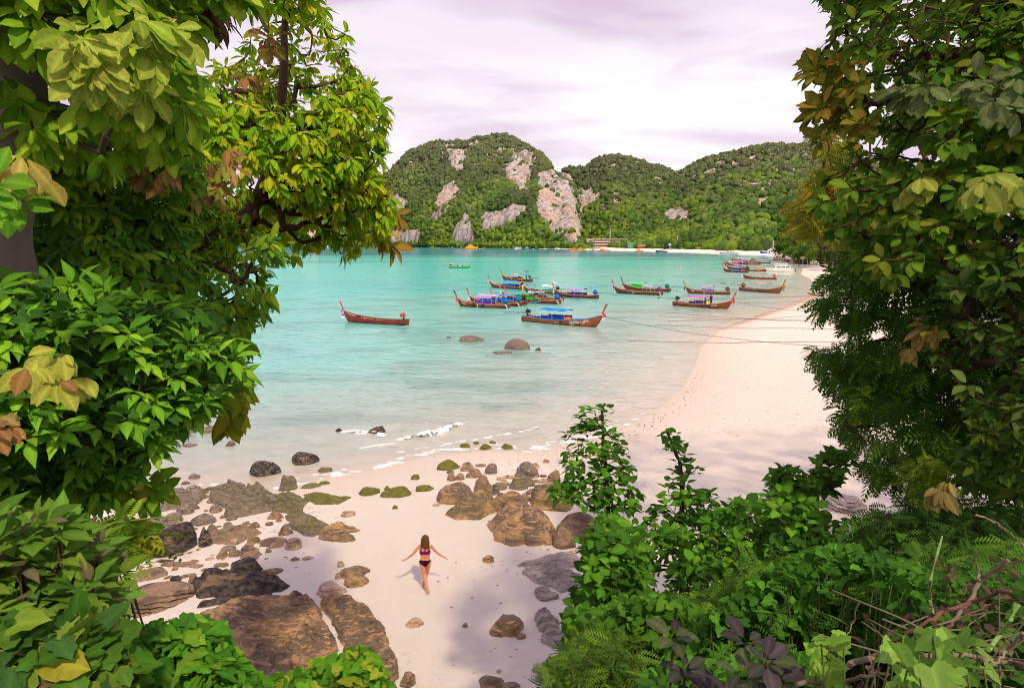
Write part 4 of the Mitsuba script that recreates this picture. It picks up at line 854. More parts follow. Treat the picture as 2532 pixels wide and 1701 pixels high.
# ---------------------------------------------------------------- end of the beach: rock wall, shore trees, timber frame, people
def blob_tree(label, x, y_foot, y_top, w, colr, seed, dist, cat='tree', leaf=.55, n=2600, group=None, flat=1.0):
    s = dist * 1.0 / FPX; c = at(x, (y_foot + y_top) / 2, dist); H = (y_foot - y_top) * s; Wd = w * s; rng = np.random.default_rng(seed)
    g = at(x, y_foot, dist); g[2] = terr(g[0], g[1]) if g[1] > 0 else g[2]
    o = Thing('shore_tree', label, cat, group)
    top = EYE[2] + (HORIZON - y_top) * s * 1.0
    o.part('trunk', tube([[g[0], g[1], g[2] - .6], [g[0] + .2, g[1], g[2] + (top - g[2]) * .35], [g[0] - .1, g[1] + .3, g[2] + (top - g[2]) * .7]], [.035 * Wd + .15, .028 * Wd + .12, .08], 7), 'bark', S(120, 100, 85) * .6)
    cl = rng.normal(0, 1, (34, 3)); cl /= np.linalg.norm(cl, axis=1, keepdims=True); cl *= rng.uniform(.35, 1, (34, 1)) ** .5
    cz = g[2] + (top - g[2]) * .58; cl = cl * [Wd / 2, Wd / 2, (top - g[2]) * .42 * flat] + [g[0], g[1], cz]
    for q in cl[:5]: o.part('branch', tube([[g[0], g[1], g[2] + (top - g[2]) * .35], (np.array([g[0], g[1], g[2] + (top - g[2]) * .45]) + q) / 2, q], [.02 * Wd + .08, .015 * Wd + .05, .03], 5), 'bark', S(110, 92, 78) * .6)
    i = rng.integers(0, 34, n); rr = rng.normal(0, 1, (n, 3)); rr /= np.linalg.norm(rr, axis=1, keepdims=True)
    cr = Wd * rng.uniform(.09, .2, 34)
    p = cl[i] + rr * cr[i][:, None] * rng.uniform(.5, 1.0, (n, 1)) ** .4 * [1, 1, .7]
    u = rng.normal(0, 1, (n, 3)); u /= np.linalg.norm(u, axis=1, keepdims=True); w_ = np.cross(u, rr); w_ /= np.linalg.norm(w_, axis=1, keepdims=True) + 1e-9
    L = leaf * rng.uniform(.6, 1.3, (n, 1))
    v = np.stack([p - u * L, p + w_ * L * .5 + rr * .1, p + u * L, p - w_ * L * .5], 1).reshape(-1, 3)
    f = (np.array([[0, 1, 2], [0, 2, 3]])[None] + (np.arange(n) * 4)[:, None, None]).reshape(-1, 3)
    c_ = np.asarray(colr) * rng.uniform(.6, 1.4, (n, 1)) * (0.7 + .6 * rng.uniform(size=34))[i][:, None]
    o.part('foliage', (v, f), 'leaf', uv=np.stack([np.repeat(pack(c_), 4), np.ones(4 * n)], 1), smooth=False, kind='stuff')
    return o
LG, MG, DG, OLV = (.15, .25, .03), (.085, .16, .03), (.05, .10, .022), (.12, .13, .06)
sp = [('bright green spreading shore tree behind the rock wall at the end of the beach', 1962, 640, 560, 70, LG, 430), ('dark green shore tree nearest the jetty', 1940, 636, 556, 46, DG, 470), ('light green shore tree right of the rock wall', 1998, 646, 566, 62, LG, 370), ('tall green shore tree behind the timber frame', 2022, 640, 545, 74, MG, 400),
      ('grey green casuarina tree right of the timber frame', 2052, 655, 572, 62, OLV, 300), ('olive shore tree beside the grey green casuarina', 2090, 655, 560, 60, OLV, 290), ('green shore tree half hidden by the right hand branches', 2122, 668, 565, 80, MG, 250), ('dark shore tree behind the right hand branches', 2190, 690, 560, 110, DG, 220), ('broad shore tree farthest right behind the branches', 2290, 700, 560, 130, DG, 200), ('deep green tree behind the far beach tree belt', 2075, 625, 530, 90, DG, 520)]
for i, (lb, x, yf, yt, w, c, d) in enumerate(sp): blob_tree(lb, x, yf, yt, w, c, 300 + i, d, n=2400)

for i, (lb, x, yf, yt, w, c, d) in enumerate([('light green bush at the foot of the shore trees, behind the white speedboat', 1975, 644, 606, 70, LG, 420), ('green bush left of the timber frame', 1994, 652, 612, 56, MG, 350), ('green bush right of the timber frame', 2030, 654, 606, 70, LG, 340), ('dark bush beside the rock wall nearest the jetty', 1936, 636, 606, 56, DG, 480), ('olive bush under the grey green casuarina', 2064, 662, 616, 80, OLV, 270)]):
    blob_tree(lb, x, yf, yt, w, c, 340 + i, d, 'bush', n=1200)
# ---------------------------------------------------------------- rocks
def rock_fn(p, n, uv):
    t = uv.x; a = fbm(p.x * 1.7, p.y * 1.7, p.z * 2.6, 4); b = fbm(p.x * 9, p.y * 9, p.z * 12, 3); st = fbm(p.x * 2.5 + a * 2, p.y * 4 + a, p.z * 24, 3)
    sp = noise(p.x * 38, p.y * 38, p.z * 38)
    tan = mix((0.23, 0.145, 0.065), (0.40, 0.275, 0.135), b); tan = mix(tan, mi.Color3f(0.085, 0.070, 0.058), 0.78 * smoothstep(0.43, 0.62, a + 0.09 * n.z)); tan = mix(tan, mi.Color3f(0.50, 0.29, 0.15), 0.6 * smoothstep(0.54, 0.70, st)); tan = mix(tan, mi.Color3f(0.06, 0.045, 0.035), 0.65 * smoothstep(0.36, 0.26, st))
    blk = mix((0.022, 0.019, 0.019), (0.085, 0.068, 0.055), smoothstep(0.35, 0.7, b)); blk = mix(blk, mi.Color3f(0.20, 0.14, 0.075), 0.7 * smoothstep(0.58, 0.72, a))
    gry = mix((0.12, 0.098, 0.08), (0.27, 0.225, 0.185), b); gry = mix(gry, mi.Color3f(0.055, 0.047, 0.042), 0.8 * smoothstep(0.52, 0.68, st))
    pnk = mix((0.34, 0.24, 0.165), (0.50, 0.385, 0.29), b); pnk = mix(pnk, mi.Color3f(0.21, 0.125, 0.085), 0.75 * smoothstep(0.5, 0.68, st))
    lil = mix((0.20, 0.175, 0.155), (0.41, 0.36, 0.32), b); lil = mix(lil, mi.Color3f(0.62, 0.53, 0.46), 0.8 * smoothstep(0.54, 0.66, a * 0.5 + st * 0.5)); lil = mix(lil, mi.Color3f(0.10, 0.08, 0.075), 0.6 * smoothstep(0.60, 0.72, st))
    brn = mix((0.165, 0.11, 0.068), (0.31, 0.22, 0.145), b); brn = mix(brn, mi.Color3f(0.07, 0.048, 0.038), 0.7 * smoothstep(0.52, 0.66, a))
    c = mix(tan, blk, smoothstep(0.4, 0.6, t)); c = mix(c, gry, smoothstep(1.4, 1.6, t)); c = mix(c, pnk, smoothstep(2.4, 2.6, t)); c = mix(c, lil, smoothstep(3.4, 3.6, t)); c = mix(c, brn, smoothstep(4.4, 4.6, t))
    vf, vs, _ = voronoi(p.x * 2.1 + a * 1.5, p.y * 2.1 + p.z * 1.7); crk = smoothstep(0.07, 0.0, vs - vf + 0.03 * b)
    c = c * (0.72 + 0.56 * sp) * (1 - 0.55 * crk)
    m = dr.clip(uv.y, 0, 1); barn = dr.clip(-uv.y, 0, 1)
    c = mix(c, mix((0.05, 0.06, 0.012), (0.19, 0.19, 0.03), b), m * smoothstep(0.36, 0.60, a + 0.25 * n.z - 0.05 + 0.25 * (m - 0.5)))
    c = mix(c, mi.Color3f(0.55, 0.48, 0.38), barn * smoothstep(0.70, 0.80, sp * 0.75 + b * 0.35))
    return c
def rock_bump(p, n, uv):
    return fbm(p.x * 3, p.y * 3, p.z * 7, 4) + 0.35 * fbm(p.x * 16, p.y * 16, p.z * 22, 2) 
mat('rock', {'type': 'twosided', 'bsdf': {'type': 'bumpmap', 'arbitrary': proc(rock_bump, 0.012), 'scale': 0.13, 'bsdf': {'type': 'principled', 'base_color': proc(rock_fn), 'roughness': 0.72, 'specular': 0.3}}})
TAN, BLK, GRY, PNK, LIL, BRN = 0, 1, 2, 3, 4, 5

def rock(label, bb, tone=TAN, moss=0.0, style='round', water=False, group=None, depth=.85, seed=None, name='rock', tilt=0.0, amp=.22, sub=None):
    x0, y0, x1, y1 = bb; cx = (x0 + x1) / 2
    P = on(cx, y1, 0.0) if water else onT(cx, y1); s = ((P - EYE) @ FWD) / FPX
    a = (x1 - x0) * s / 2; hp = (y1 - y0) * s / 2; e = math.atan2(EYE[2] - P[2], math.hypot(P[0], P[1]))
    b = min(a * depth, hp / math.sin(e) * .92); q = 2 * hp - b * math.sin(e); c = math.sqrt(max(q * q - (b * math.sin(e)) ** 2, (.16 * a) ** 2)) / math.cos(e)
    seed = int(x0 * 7 + y0 * 13) % 9973 if seed is None else seed; rng = np.random.default_rng(seed)
    sub = sub or (4 if x1 - x0 > 105 else 3 if x1 - x0 > 14 else 2)
    v = np.array(ICO[sub].vertices); f = np.array(ICO[sub].faces)
    if style == 'block': v = np.sign(v) * np.abs(v) ** .55; v = v / np.abs(v).max()
    ncut = {'round': 9, 'block': 10, 'strata': 8, 'angular': 15}[style]
    for _ in range(ncut):
        n = rng.normal(0, 1, 3); n[2] = abs(n[2]) * .8; n /= np.linalg.norm(n); d = rng.uniform(.66, .93) if style == 'angular' else rng.uniform(.72, .95)
        v = v - np.maximum(v @ n - d, 0)[:, None] * n * .9
    sc = np.array([a, b, c]); w = v * sc; ref = max(a, .05)
    amp = amp * (1.7 if style != 'round' else 1.0)
    nz = meshkit.fbm(w / ref * 1.5 + seed, 4, seed % 97) - .5; v = v * (1 + amp * nz)[:, None]
    if style == 'strata':
        ang = rng.uniform(-.35, .35); lay = (v[:, 2] * sc[2] + v[:, 0] * sc[0] * ang) / max(c * .26, .05) + 1.5 * nz; lr = np.abs(lay % 1 - .5) * 2
        v[:, :2] *= (1 - .16 * (lr > .72) - .10 * (meshkit.noise(np.stack([np.floor(lay), 0 * lay, 0 * lay], 1) * 3.3 + seed) - .5))[:, None]
    v = v / np.array([np.abs(v[:, 0]).max(), np.abs(v[:, 1]).max(), v[:, 2].max()]); v = v * sc
    if tilt: cc, ss = math.cos(tilt), math.sin(tilt); v = v @ np.array([[cc, 0, ss], [0, 1, 0], [-ss, 0, cc]])
    fw = P[:2] / np.linalg.norm(P[:2]); yaw = math.atan2(fw[1], fw[0]) - math.pi / 2
    v = rotz(v, yaw) + P + np.append(fw * b, 0)
    g0 = 0 if water else P[2]
    uvy = np.full(len(v), float(moss))
    return solo(name, label, 'rock', (v, f), 'rock', uv=np.stack([np.full(len(v), float(tone)), uvy], 1), group=group)

def slab(label, poly, th, tone, moss=0.0, ang=.2, cracks=(), step=.045, edge=.16, name='rock_shelf', rough=1.0, group=None, water=False, tilt=0.0, dome=0.0):
    q = np.array(poly, float); w = (on(q[:, 0], q[:, 1], 0.0) if water else onT(q[:, 0], q[:, 1]))[:, :2]
    pg = Polygon(w).buffer(0); x0, y0, x1, y1 = pg.bounds; step = max(step, math.sqrt(max((x1 - x0) * (y1 - y0), .01) / 26000))
    gx, gy = np.arange(x0 - .25, x1 + .25, step), np.arange(y0 - .25, y1 + .25, step); X, Y = np.meshgrid(gx, gy, indexing='ij')
    ins = shapely.contains_xy(pg, X, Y); d = pdist(X, Y, np.vstack([w, w[:1]])) * np.where(ins, 1, -1)
    p3 = np.stack([X, Y, 0 * X], -1); n1 = meshkit.fbm(p3 * 1.6, 4, 31) - .5; n2 = meshkit.fbm(p3 * np.array([6, 6, 1.0]), 3, 5) - .5
    d = d + .22 * n1 + .07 * n2
    prof = np.where(d > 0, 1 - np.exp(-d / edge), d / edge)
    u = X * math.sin(ang) + Y * math.cos(ang); lay = u * 3.2 + 1.6 * n1; lr = np.abs(lay % 1 - .5) * 2
    z = (th * (.75 + .9 * n1 * rough) + .06 * rough * 1.6 * (lr ** 3 - .3) * min(th * 4, 1) + .05 * n2 * rough + tilt * (Y - y0) + dome * np.clip(d, 0, 1.2)) * prof
    for ck in cracks:
        c = onT(np.array(ck)[:, 0], np.array(ck)[:, 1])[:, :2]; dd = pdist(X, Y, c) + .05 * n1; z = z - min(th * .3 + .02, .09) * np.exp(-(dd / .04) ** 2)
    g = np.zeros_like(X) if water else terr(X, Y)
    z = g + np.maximum(z, -.25); i, j = np.nonzero(d > -.3); F = grid(*X.shape); ok = (d.ravel() > -.3)[F].all(1); F = F[ok]
    idx = np.unique(F); mp = np.zeros(X.size, int); mp[idx] = np.arange(len(idx)); v = np.stack([X, Y, z], -1).reshape(-1, 3)[idx]
    return solo(name, label, 'rock', (v, mp[F]), 'rock', uv=np.tile([float(tone), float(moss)], (len(v), 1)), group=group)

zz = lambda ox, oy, sc: (lambda *b: tuple((o + v / sc) for v, o in zip(b, (ox, oy, ox, oy))))
zp = lambda ox, oy, sc, l: [(ox + x / sc, oy + y / sc) for x, y in l]
A, Bz, Cz, Dz, Ez, Fz, Gz = zz(1050, 1080, 5.187), zz(700, 1100, 2.593), zz(300, 1130, 4.238), zz(450, 1380, 3.89), zz(400, 1000, 2.334), zz(800, 600, 3.112), zz(1180, 1350, 4.467)
# cluster of boulders right of the woman
rock('large rounded olive brown boulder at the left end of the boulder cluster, barnacled below', A(150, 585, 640, 870), TAN, -.5, seed=3)
rock('upright smooth brown boulder wedged behind the rounded olive one', A(600, 545, 880, 800), BRN, 0, depth=.7, seed=8)
slab('long tapering boulder with an orange foot pointing left towards the woman', zp(1050, 1080, 5.187, [(270, 1000), (420, 870), (640, 740), (850, 760), (930, 860), (900, 960), (720, 1060), (420, 1060)]), .55, TAN, .25, edge=.30, rough=.5, name='boulder', dome=.25)
rock('tan wedge shaped boulder above the dark crevice in the middle of the cluster', A(915, 690, 1350, 1040), TAN, 0, 'round', depth=1.0, seed=15, amp=.12)
slab('biggest boulder of the cluster, a low cracked dome with a dark top', zp(1050, 1080, 5.187, [(790, 1130), (900, 1020), (1150, 985), (1380, 965), (1600, 1050), (1680, 1180), (1660, 1385), (1400, 1405), (1080, 1390), (900, 1330)]), .62, TAN, -.12, edge=.28, rough=.35, name='boulder', dome=.30,
     cracks=[zp(1050, 1080, 5.187, [(1170, 985), (1190, 1080), (1270, 1140), (1280, 1400)]), zp(1050, 1080, 5.187, [(1480, 1080), (1530, 1200), (1520, 1400)]), zp(1050, 1080, 5.187, [(1000, 1160), (1150, 1080), (1300, 1075), (1500, 1085)])])
rock('small rounded block leaning on the right end of the cracked dome boulder', A(1640, 1150, 1950, 1440), BRN, 0, 'block', seed=21, amp=.10)
rock('sloping brown boulder right of the cracked dome, partly under the sapling', A(1680, 960, 2260, 1340), BRN, 0, 'round', seed=23)
rock('broad flat topped tan slab at the back of the boulder cluster', A(1310, 590, 1960, 960), TAN, .3, 'block', depth=.8, seed=27, amp=.12)
rock('small blocky grey green rock resting on top of the cluster', A(1070, 520, 1330, 690), GRY, .5, 'angular', seed=29)
rock('yellow green mossy boulder at the upper left of the boulder cluster', A(150, 288, 458, 428), GRY, 1.0, seed=31)
rock('white speckled barnacled boulder beside the mossy one', A(452, 315, 652, 442), BRN, -1.0, seed=33)
rock('brown barnacled boulder below the white speckled one', A(522, 398, 738, 532), BRN, -.6, seed=35)
rock('left one of a pair of small brown boulders near the cluster', A(285, 455, 412, 567), BRN, -.4, seed=37)
rock('right one of a pair of small brown boulders near the cluster', A(400, 462, 524, 557), BRN, -.4, seed=38)
rock('upright greyish boulder standing behind the brown barnacled boulders', A(770, 338, 948, 482), GRY, -.3, seed=41)
rock('large layered barnacled rock at the back right of the cluster', A(1130, 318, 1478, 545), GRY, -.8, 'strata', seed=43)
rock('small pinkish rock leaning on the layered barnacled rock', A(1360, 328, 1484, 408), PNK, 0, seed=45)
rock('egg shaped speckled boulder standing upright alone beside the sapling', A(1568, 418, 1758, 592), BRN, -.7, depth=.9, seed=47, amp=.1)
rock('thin flat brown stone behind the speckled boulders', A(645, 343, 802, 386), BRN, 0, seed=49)
rock('small tan rock alone on the sand above the cluster', A(1518, 280, 1604, 332), TAN, 0, seed=51)
rock('rounded brown rock behind the upright smooth boulder', A(650, 488, 840, 620), BRN, 0, seed=53)
rock('small grey rock wedged between upright boulder and tan wedge', A(860, 595, 978, 745), GRY, 0, 'angular', seed=55)
rock('boulder half hidden by leaves at the right foot of the cluster', A(1990, 1275, 2230, 1510), BRN, 0, seed=57)
rock('grey boulder behind the sapling trunk at the right of the cluster', A(2130, 980, 2560, 1230), GRY, 0, seed=59)
rock('small mossy stone below the yellow green boulder', A(278, 420, 378, 470), GRY, .9, seed=61)
for i, b in enumerate([(445, 80, 597, 147), (698, 86, 862, 167), (972, 83, 1138, 162), (620, 54, 708, 97), (822, 47, 918, 92)]):
    rock(['left mossy green rock of the row at the swash line', 'middle mossy green rock of the row at the swash line', 'right mossy green rock of the row at the swash line', 'small dark mossy rock behind the row at the swash line', 'small flat mossy rock at the back of the row at the swash line'][i], A(*b), GRY, 1.0, seed=70 + i)
rng = np.random.default_rng(12)
for i in range(26):
    x, y = rng.uniform(840, 1580), rng.uniform(520, 640); w = rng.uniform(60, 130)
    rock('smooth pinkish stone in the rubble between the boulders', A(x, y - w * .45, x + w, y), PNK if i % 3 else BRN, 0, seed=100 + i, group='pinkish rubble between the boulders')
rock('flat pink stone at the left foot of the olive boulder', A(100, 850, 205, 892), PNK, seed=131)
rock('small flat grey stone between the boulders and the lilac slab', A(1850, 1448, 1965, 1492), LIL, seed=132)
# single stones on the open sand
for b, t, lb, stl in [((370, 418, 467, 460), PNK, 'oval orange pink stone lying alone up the sand behind the woman', 'round'), ((1277, 706, 1364, 758), TAN, 'orange brown rock on the sand right of the woman', 'angular'), ((1322, 1090, 1550, 1234), TAN, 'large brown boulder on the sand in the shade of the bushes', 'angular'),
      ((783, 1103, 912, 1172), PNK, 'pale pink angular rock on the sand below the woman', 'angular'), ((1145, 1138, 1187, 1167), BRN, 'fist sized dark brown stone below the woman', 'angular'), ((743, 1463, 864, 1560), TAN, 'rounded tan boulder at the right foot of the rock shelf', 'angular'), ((1240, 1480, 1422, 1572), TAN, 'rounded tan boulder cut by the bottom edge of the picture', 'round'), ((1395, 1520, 1524, 1590), GRY, 'grey rock beside the tan boulder at the bottom edge', 'round'),
      ((1362, 1438, 1404, 1463), PNK, 'small pale flat stone above the bottom boulders', 'angular'), ((1590, 1410, 1670, 1462), LIL, 'dark grey rock beside the right hand bushes', 'angular'), ((1606, 1455, 1686, 1518), LIL, 'lilac grey rock just below the dark grey one by the bushes', 'round'), ((1482, 1205, 1560, 1246), BRN, 'flat chip of stone beside the shaded brown boulder', 'angular'), ((340, 742, 397, 786), PNK, 'flat round pinkish stone above the orange layered rock', 'round'), ((330, 818, 372, 862), PNK, 'pale stone at the left edge of the orange layered rock', 'round')]:
    rock(lb, Bz(*b), t, 0, stl)
for b, lb in [((470, 262, 624, 327), 'left yellow green mossy rock on the sand below the waterline'), ((615, 258, 832, 342), 'long yellow green mossy rock on the sand below the waterline'), ((836, 250, 974, 302), 'right mossy orange tinged rock on the sand below the waterline'), ((818, 188, 882, 224), 'dark green mossy stone alone near the swash'), ((698, 385, 738, 413), 'tiny mossy stone alone on the sand'), ((645, 262, 690, 291), 'small mossy lump behind the long mossy rock')]:
    rock(lb, Bz(*b), GRY, 1.0, 'angular')
slab('flat olive green mossy slab at the water edge', zp(700, 1100, 2.593, [(122, 320), (200, 302), (330, 318), (440, 335), (360, 378), (210, 378), (140, 350)]), .12, GRY, 1.0)
slab('green tinged layered rock left of centre on the sand', zp(700, 1100, 2.593, [(5, 455), (110, 440), (200, 470), (290, 515), (230, 560), (200, 592), (120, 585), (40, 520)]), .26, GRY, .55, ang=.5, edge=.12)
slab('grey tan layered rock just right of the green tinged one', zp(700, 1100, 2.593, [(228, 570), (300, 520), (390, 503), (440, 530), (490, 548), (420, 560), (460, 610), (380, 625), (290, 618), (230, 605)]), .24, TAN, .15, ang=-.2, edge=.12)
rock('small orange layered rock left of the grey tan layered one', Bz(8, 595, 122, 678), PNK, 0, 'strata')
rock('orange layered rock on the sand left of the woman', Bz(338, 772, 562, 860), TAN, 0, 'strata', seed=202)
rock('front lump of the orange layered rock left of the woman', Bz(376, 820, 556, 918), TAN, 0, 'strata', seed=203)
slab('pinkish layered rock at the top of the shelf crack', zp(700, 1100, 2.593, [(220, 950), (240, 900), (300, 878), (345, 895), (400, 940), (350, 955), (290, 962), (250, 972)]), .2, PNK, 0, edge=.1)
# the fissured shelf at the lower left
Q = lambda l: zp(450, 1380, 3.89, l)
slab('wide fissured brown rock shelf filling the lower left of the beach', Q([(160, 530), (480, 440), (820, 410), (1160, 372), (1250, 430), (1340, 515), (1395, 620), (1470, 780), (1500, 880), (1440, 960), (1480, 1240), (1120, 1260), (800, 1240), (620, 1100), (520, 880), (400, 700), (280, 600)]), .34, TAN, 0, ang=.25, step=.03, edge=.14, rough=1.1,
     cracks=[Q([(790, 640), (950, 650), (1190, 640), (1260, 780)]), Q([(1000, 860), (1040, 980), (1060, 1160)]), Q([(1000, 870), (1130, 790), (1230, 800), (1280, 870), (1130, 990)]), Q([(860, 870), (870, 980), (890, 1100)]), Q([(500, 740), (640, 790), (880, 830), (1240, 760)]), Q([(430, 560), (700, 540), (1000, 470), (1180, 420)])])
slab('narrower ochre rock shelf right of the sandy crack', Q([(1345, 425), (1500, 405), (1660, 438), (1780, 490), (1925, 612), (1985, 760), (2030, 840), (2085, 980), (2070, 1160), (2010, 1290), (1650, 1300), (1600, 1060), (1560, 900), (1490, 740), (1410, 580), (1345, 480)]), .34, TAN, 0, ang=-.25, step=.03, edge=.13, rough=1.2,
     cracks=[Q([(1500, 620), (1620, 560), (1780, 600), (1920, 650)]), Q([(1690, 700), (1850, 690), (1960, 690)]), Q([(1530, 850), (1750, 820), (2010, 840)]), Q([(1600, 520), (1700, 470), (1790, 500)])])
slab('long dark wet slab pointing right, above the brown shelf', zp(300, 1130, 4.238, [(720, 1350), (960, 1265), (1180, 1235), (1440, 1262), (1650, 1290), (1765, 1350), (1680, 1410), (1400, 1440), (1000, 1470), (800, 1490)]), .34, BLK, 0, ang=.1, edge=.13)
slab('second dark slab between the long wet slab and the brown shelf', zp(300, 1130, 4.238, [(820, 1520), (1000, 1480), (1300, 1450), (1590, 1430), (1540, 1480), (1200, 1520), (900, 1570), (800, 1580)]), .2, BLK, 0, ang=.1, edge=.1)
rock('large smooth brown rock under the vines at the lower left', Cz(-60, 1300, 800, 1640), BRN, 0, 'strata', seed=220)
for b, t, m, stl, lb in [((280, 705, 835, 1040), BLK, 0, 'block', 'big wet black boulder with a cracked top beside the left hand leaves'), ((810, 735, 955, 948), BLK, -.5, 'angular', 'barnacled dark chunk attached to the right of the black boulder'), ((898, 703, 1008, 782), GRY, 0, 'angular', 'small grey rock behind the barnacled dark chunk'),
      ((1125, 1045, 1482, 1242), BLK, 0, 'angular', 'black angular block standing on the sand above the long wet slab'), ((1440, 1158, 1702, 1244), TAN, 0, 'round', 'tan tip rock at the right foot of the black angular block'), ((833, 1153, 1088, 1308), BLK, 0, 'angular', 'black two peaked rock left of the black angular block'), ((690, 1213, 822, 1328), BRN, 0, 'angular', 'brown pointed rock left of the black two peaked rock'), ((513, 1238, 642, 1312), BLK, 0, 'round', 'low dark rock beside the large smooth brown rock'),
      ((728, 598, 992, 718), GRY, 0, 'round', 'smooth grey brown loaf shaped stone near the water'), ((910, 498, 1058, 582), GRY, 0, 'round', 'smaller loaf shaped stone behind the grey brown one'), ((578, 478, 762, 608), GRY, -.7, 'round', 'pale barnacled boulder left of the loaf shaped stones'), ((458, 573, 658, 694), GRY, -.4, 'angular', 'grey boulder in front of the pale barnacled one'),
      ((628, 293, 868, 424), GRY, -.7, 'round', 'round barnacled boulder standing in the wash'), ((478, 328, 604, 404), GRY, -.5, 'angular', 'small barnacled rock left of the round boulder in the wash'), ((1640, 713, 1804, 828), BRN, 0, 'angular', 'brown hump shaped rock left of the green tinged layered rock'), ((1438, 828, 1738, 938), BRN, 0, 'angular', 'long slanting brown rock like a blade'), ((1528, 888, 1708, 958), BRN, -.3, 'round', 'speckled brown rock under the blade shaped one'),
      ((1718, 848, 1894, 978), PNK, 0, 'strata', 'pale orange layered rock right of the blade shaped rock'), ((1528, 568, 1718, 658), BRN, .2, 'angular', 'triangular brown rock beside the mossy slab'), ((1173, 753, 1373, 848), BRN, 0, 'round', 'elongated brown stone lying at a slant among the pebbles'), ((1068, 678, 1168, 742), GRY, 0, 'round', 'grey oval stone farthest back in the pebble field'), ((1033, 733, 1184, 808), GRY, .3, 'round', 'greenish oval stone second in the pebble field'),
      ((988, 808, 1174, 872), BRN, 0, 'angular', 'dark brown flat stone left of the elongated one'), ((973, 866, 1078, 912), BRN, 0, 'round', 'small brown stone below the dark brown flat one'), ((1123, 848, 1248, 928), PNK, 0, 'angular', 'pinkish broken stone in the middle of the pebble field'), ((1043, 923, 1204, 993), GRY, 0, 'round', 'smooth blue grey stone in the pebble field'), ((998, 978, 1124, 1063), BRN, 0, 'round', 'brown stone front left in the pebble field'), ((1113, 963, 1274, 1048), BRN, -.3, 'round', 'speckled dark brown stone in front of the blue grey one'),
      ((1283, 888, 1398, 940), BRN, 0, 'round', 'flat brown stone behind its larger neighbour at the right of the pebble field'), ((1253, 923, 1404, 994), BRN, 0, 'round', 'wide brown stone at the right of the pebble field'), ((1243, 983, 1444, 1064), BRN, 0, 'angular', 'low brown ridge of stone right behind the black angular block'), ((1503, 948, 1584, 1008), BRN, 0, 'angular', 'small pointed brown stone below the blade shaped rock'), ((1428, 868, 1512, 912), BRN, 0, 'round', 'small brown stone at the tip of the blade shaped rock'),
      ((968, 1098, 1118, 1152), BRN, 0, 'angular', 'slanting brown chip above the black two peaked rock'), ((883, 1048, 978, 1082), PNK, 0, 'round', 'thin pink brown stone right of the black boulder'), ((1773, 1043, 1874, 1092), GRY, 0, 'angular', 'grey triangular stone alone on the open sand'), ((1893, 1033, 2024, 1082), PNK, 0, 'round', 'pinkish flat stone beside the grey triangular one')]:
    rock(lb, Cz(*b), t, m, stl)
slab('large lumpy grey green outcrop at the water edge', zp(300, 1130, 4.238, [(925, 470), (940, 370), (1090, 340), (1300, 350), (1480, 335), (1590, 430), (1660, 500), (1600, 560), (1400, 600), (1180, 640), (1060, 620), (1100, 540), (960, 490)]), .50, GRY, .22, ang=.6, edge=.18, rough=1.7)
slab('flat wet rock awash behind the grey green outcrop', zp(300, 1130, 4.238, [(930, 320), (1100, 275), (1260, 262), (1300, 300), (1160, 335), (960, 345)]), .14, GRY, .2, water=True)
slab('mossy green slab right of the grey green outcrop', zp(300, 1130, 4.238, [(1645, 440), (1760, 435), (1880, 480), (1890, 590), (1760, 600), (1660, 500)]), .24, GRY, .5, rough=1.5)
slab('brown rock flat under the hanging branch at the left water edge', zp(300, 1130, 4.238, [(60, 470), (300, 430), (560, 420), (620, 480), (500, 560), (280, 600), (80, 560)]), .14, GRY, 0, rough=1.5)
for b, m, lb in [((310, 1058, 604, 1114), 0, 'dark thin slab right below the black boulder'), ((365, 1083, 794, 1158), 0, 'long thin brown slab in the sand below the black boulder'), ((703, 1118, 864, 1172), 0, 'pale end of the thin slabs below the black boulder')]:
    x0, y0, x1, y1 = Cz(*b); slab(lb, [(x0, (y0 + y1) / 2 + 3), (x0 * .6 + x1 * .4, y0 + 3), (x1, y0 + 2), (x1 * .8 + x0 * .2, y1 - 2), (x0 * .7 + x1 * .3, y1)], .10, BLK if 'dark' in lb else BRN, m, edge=.07)
slab('brown layered slabs half buried at the left edge of the sand', zp(300, 1130, 4.238, [(100, 1290), (180, 1220), (330, 1170), (500, 1200), (480, 1240), (300, 1290), (160, 1320)]), .14, BRN, edge=.08, rough=1.4)
rng = np.random.default_rng(31)
for i in range(46):
    x, y = rng.uniform(120, 2000), rng.uniform(600, 1300); w = rng.uniform(18, 62)
    rock('small brown stone scattered on the sand among the left hand rocks', Cz(x, y - w * .4, x + w, y), [BRN, PNK, GRY][i % 3], 0, 'angular' if i % 2 else 'round', group='small stones on the sand at the left')
for i in range(40):
    x, y = rng.uniform(1050, 1500), rng.uniform(1280, 1690); w = rng.uniform(3, 9)
    rock('tiny pebble on the open sand', (x, y - w * .45, x + w, y), [BRN, PNK][i % 2], 0, group='tiny pebbles on the open sand', sub=1)
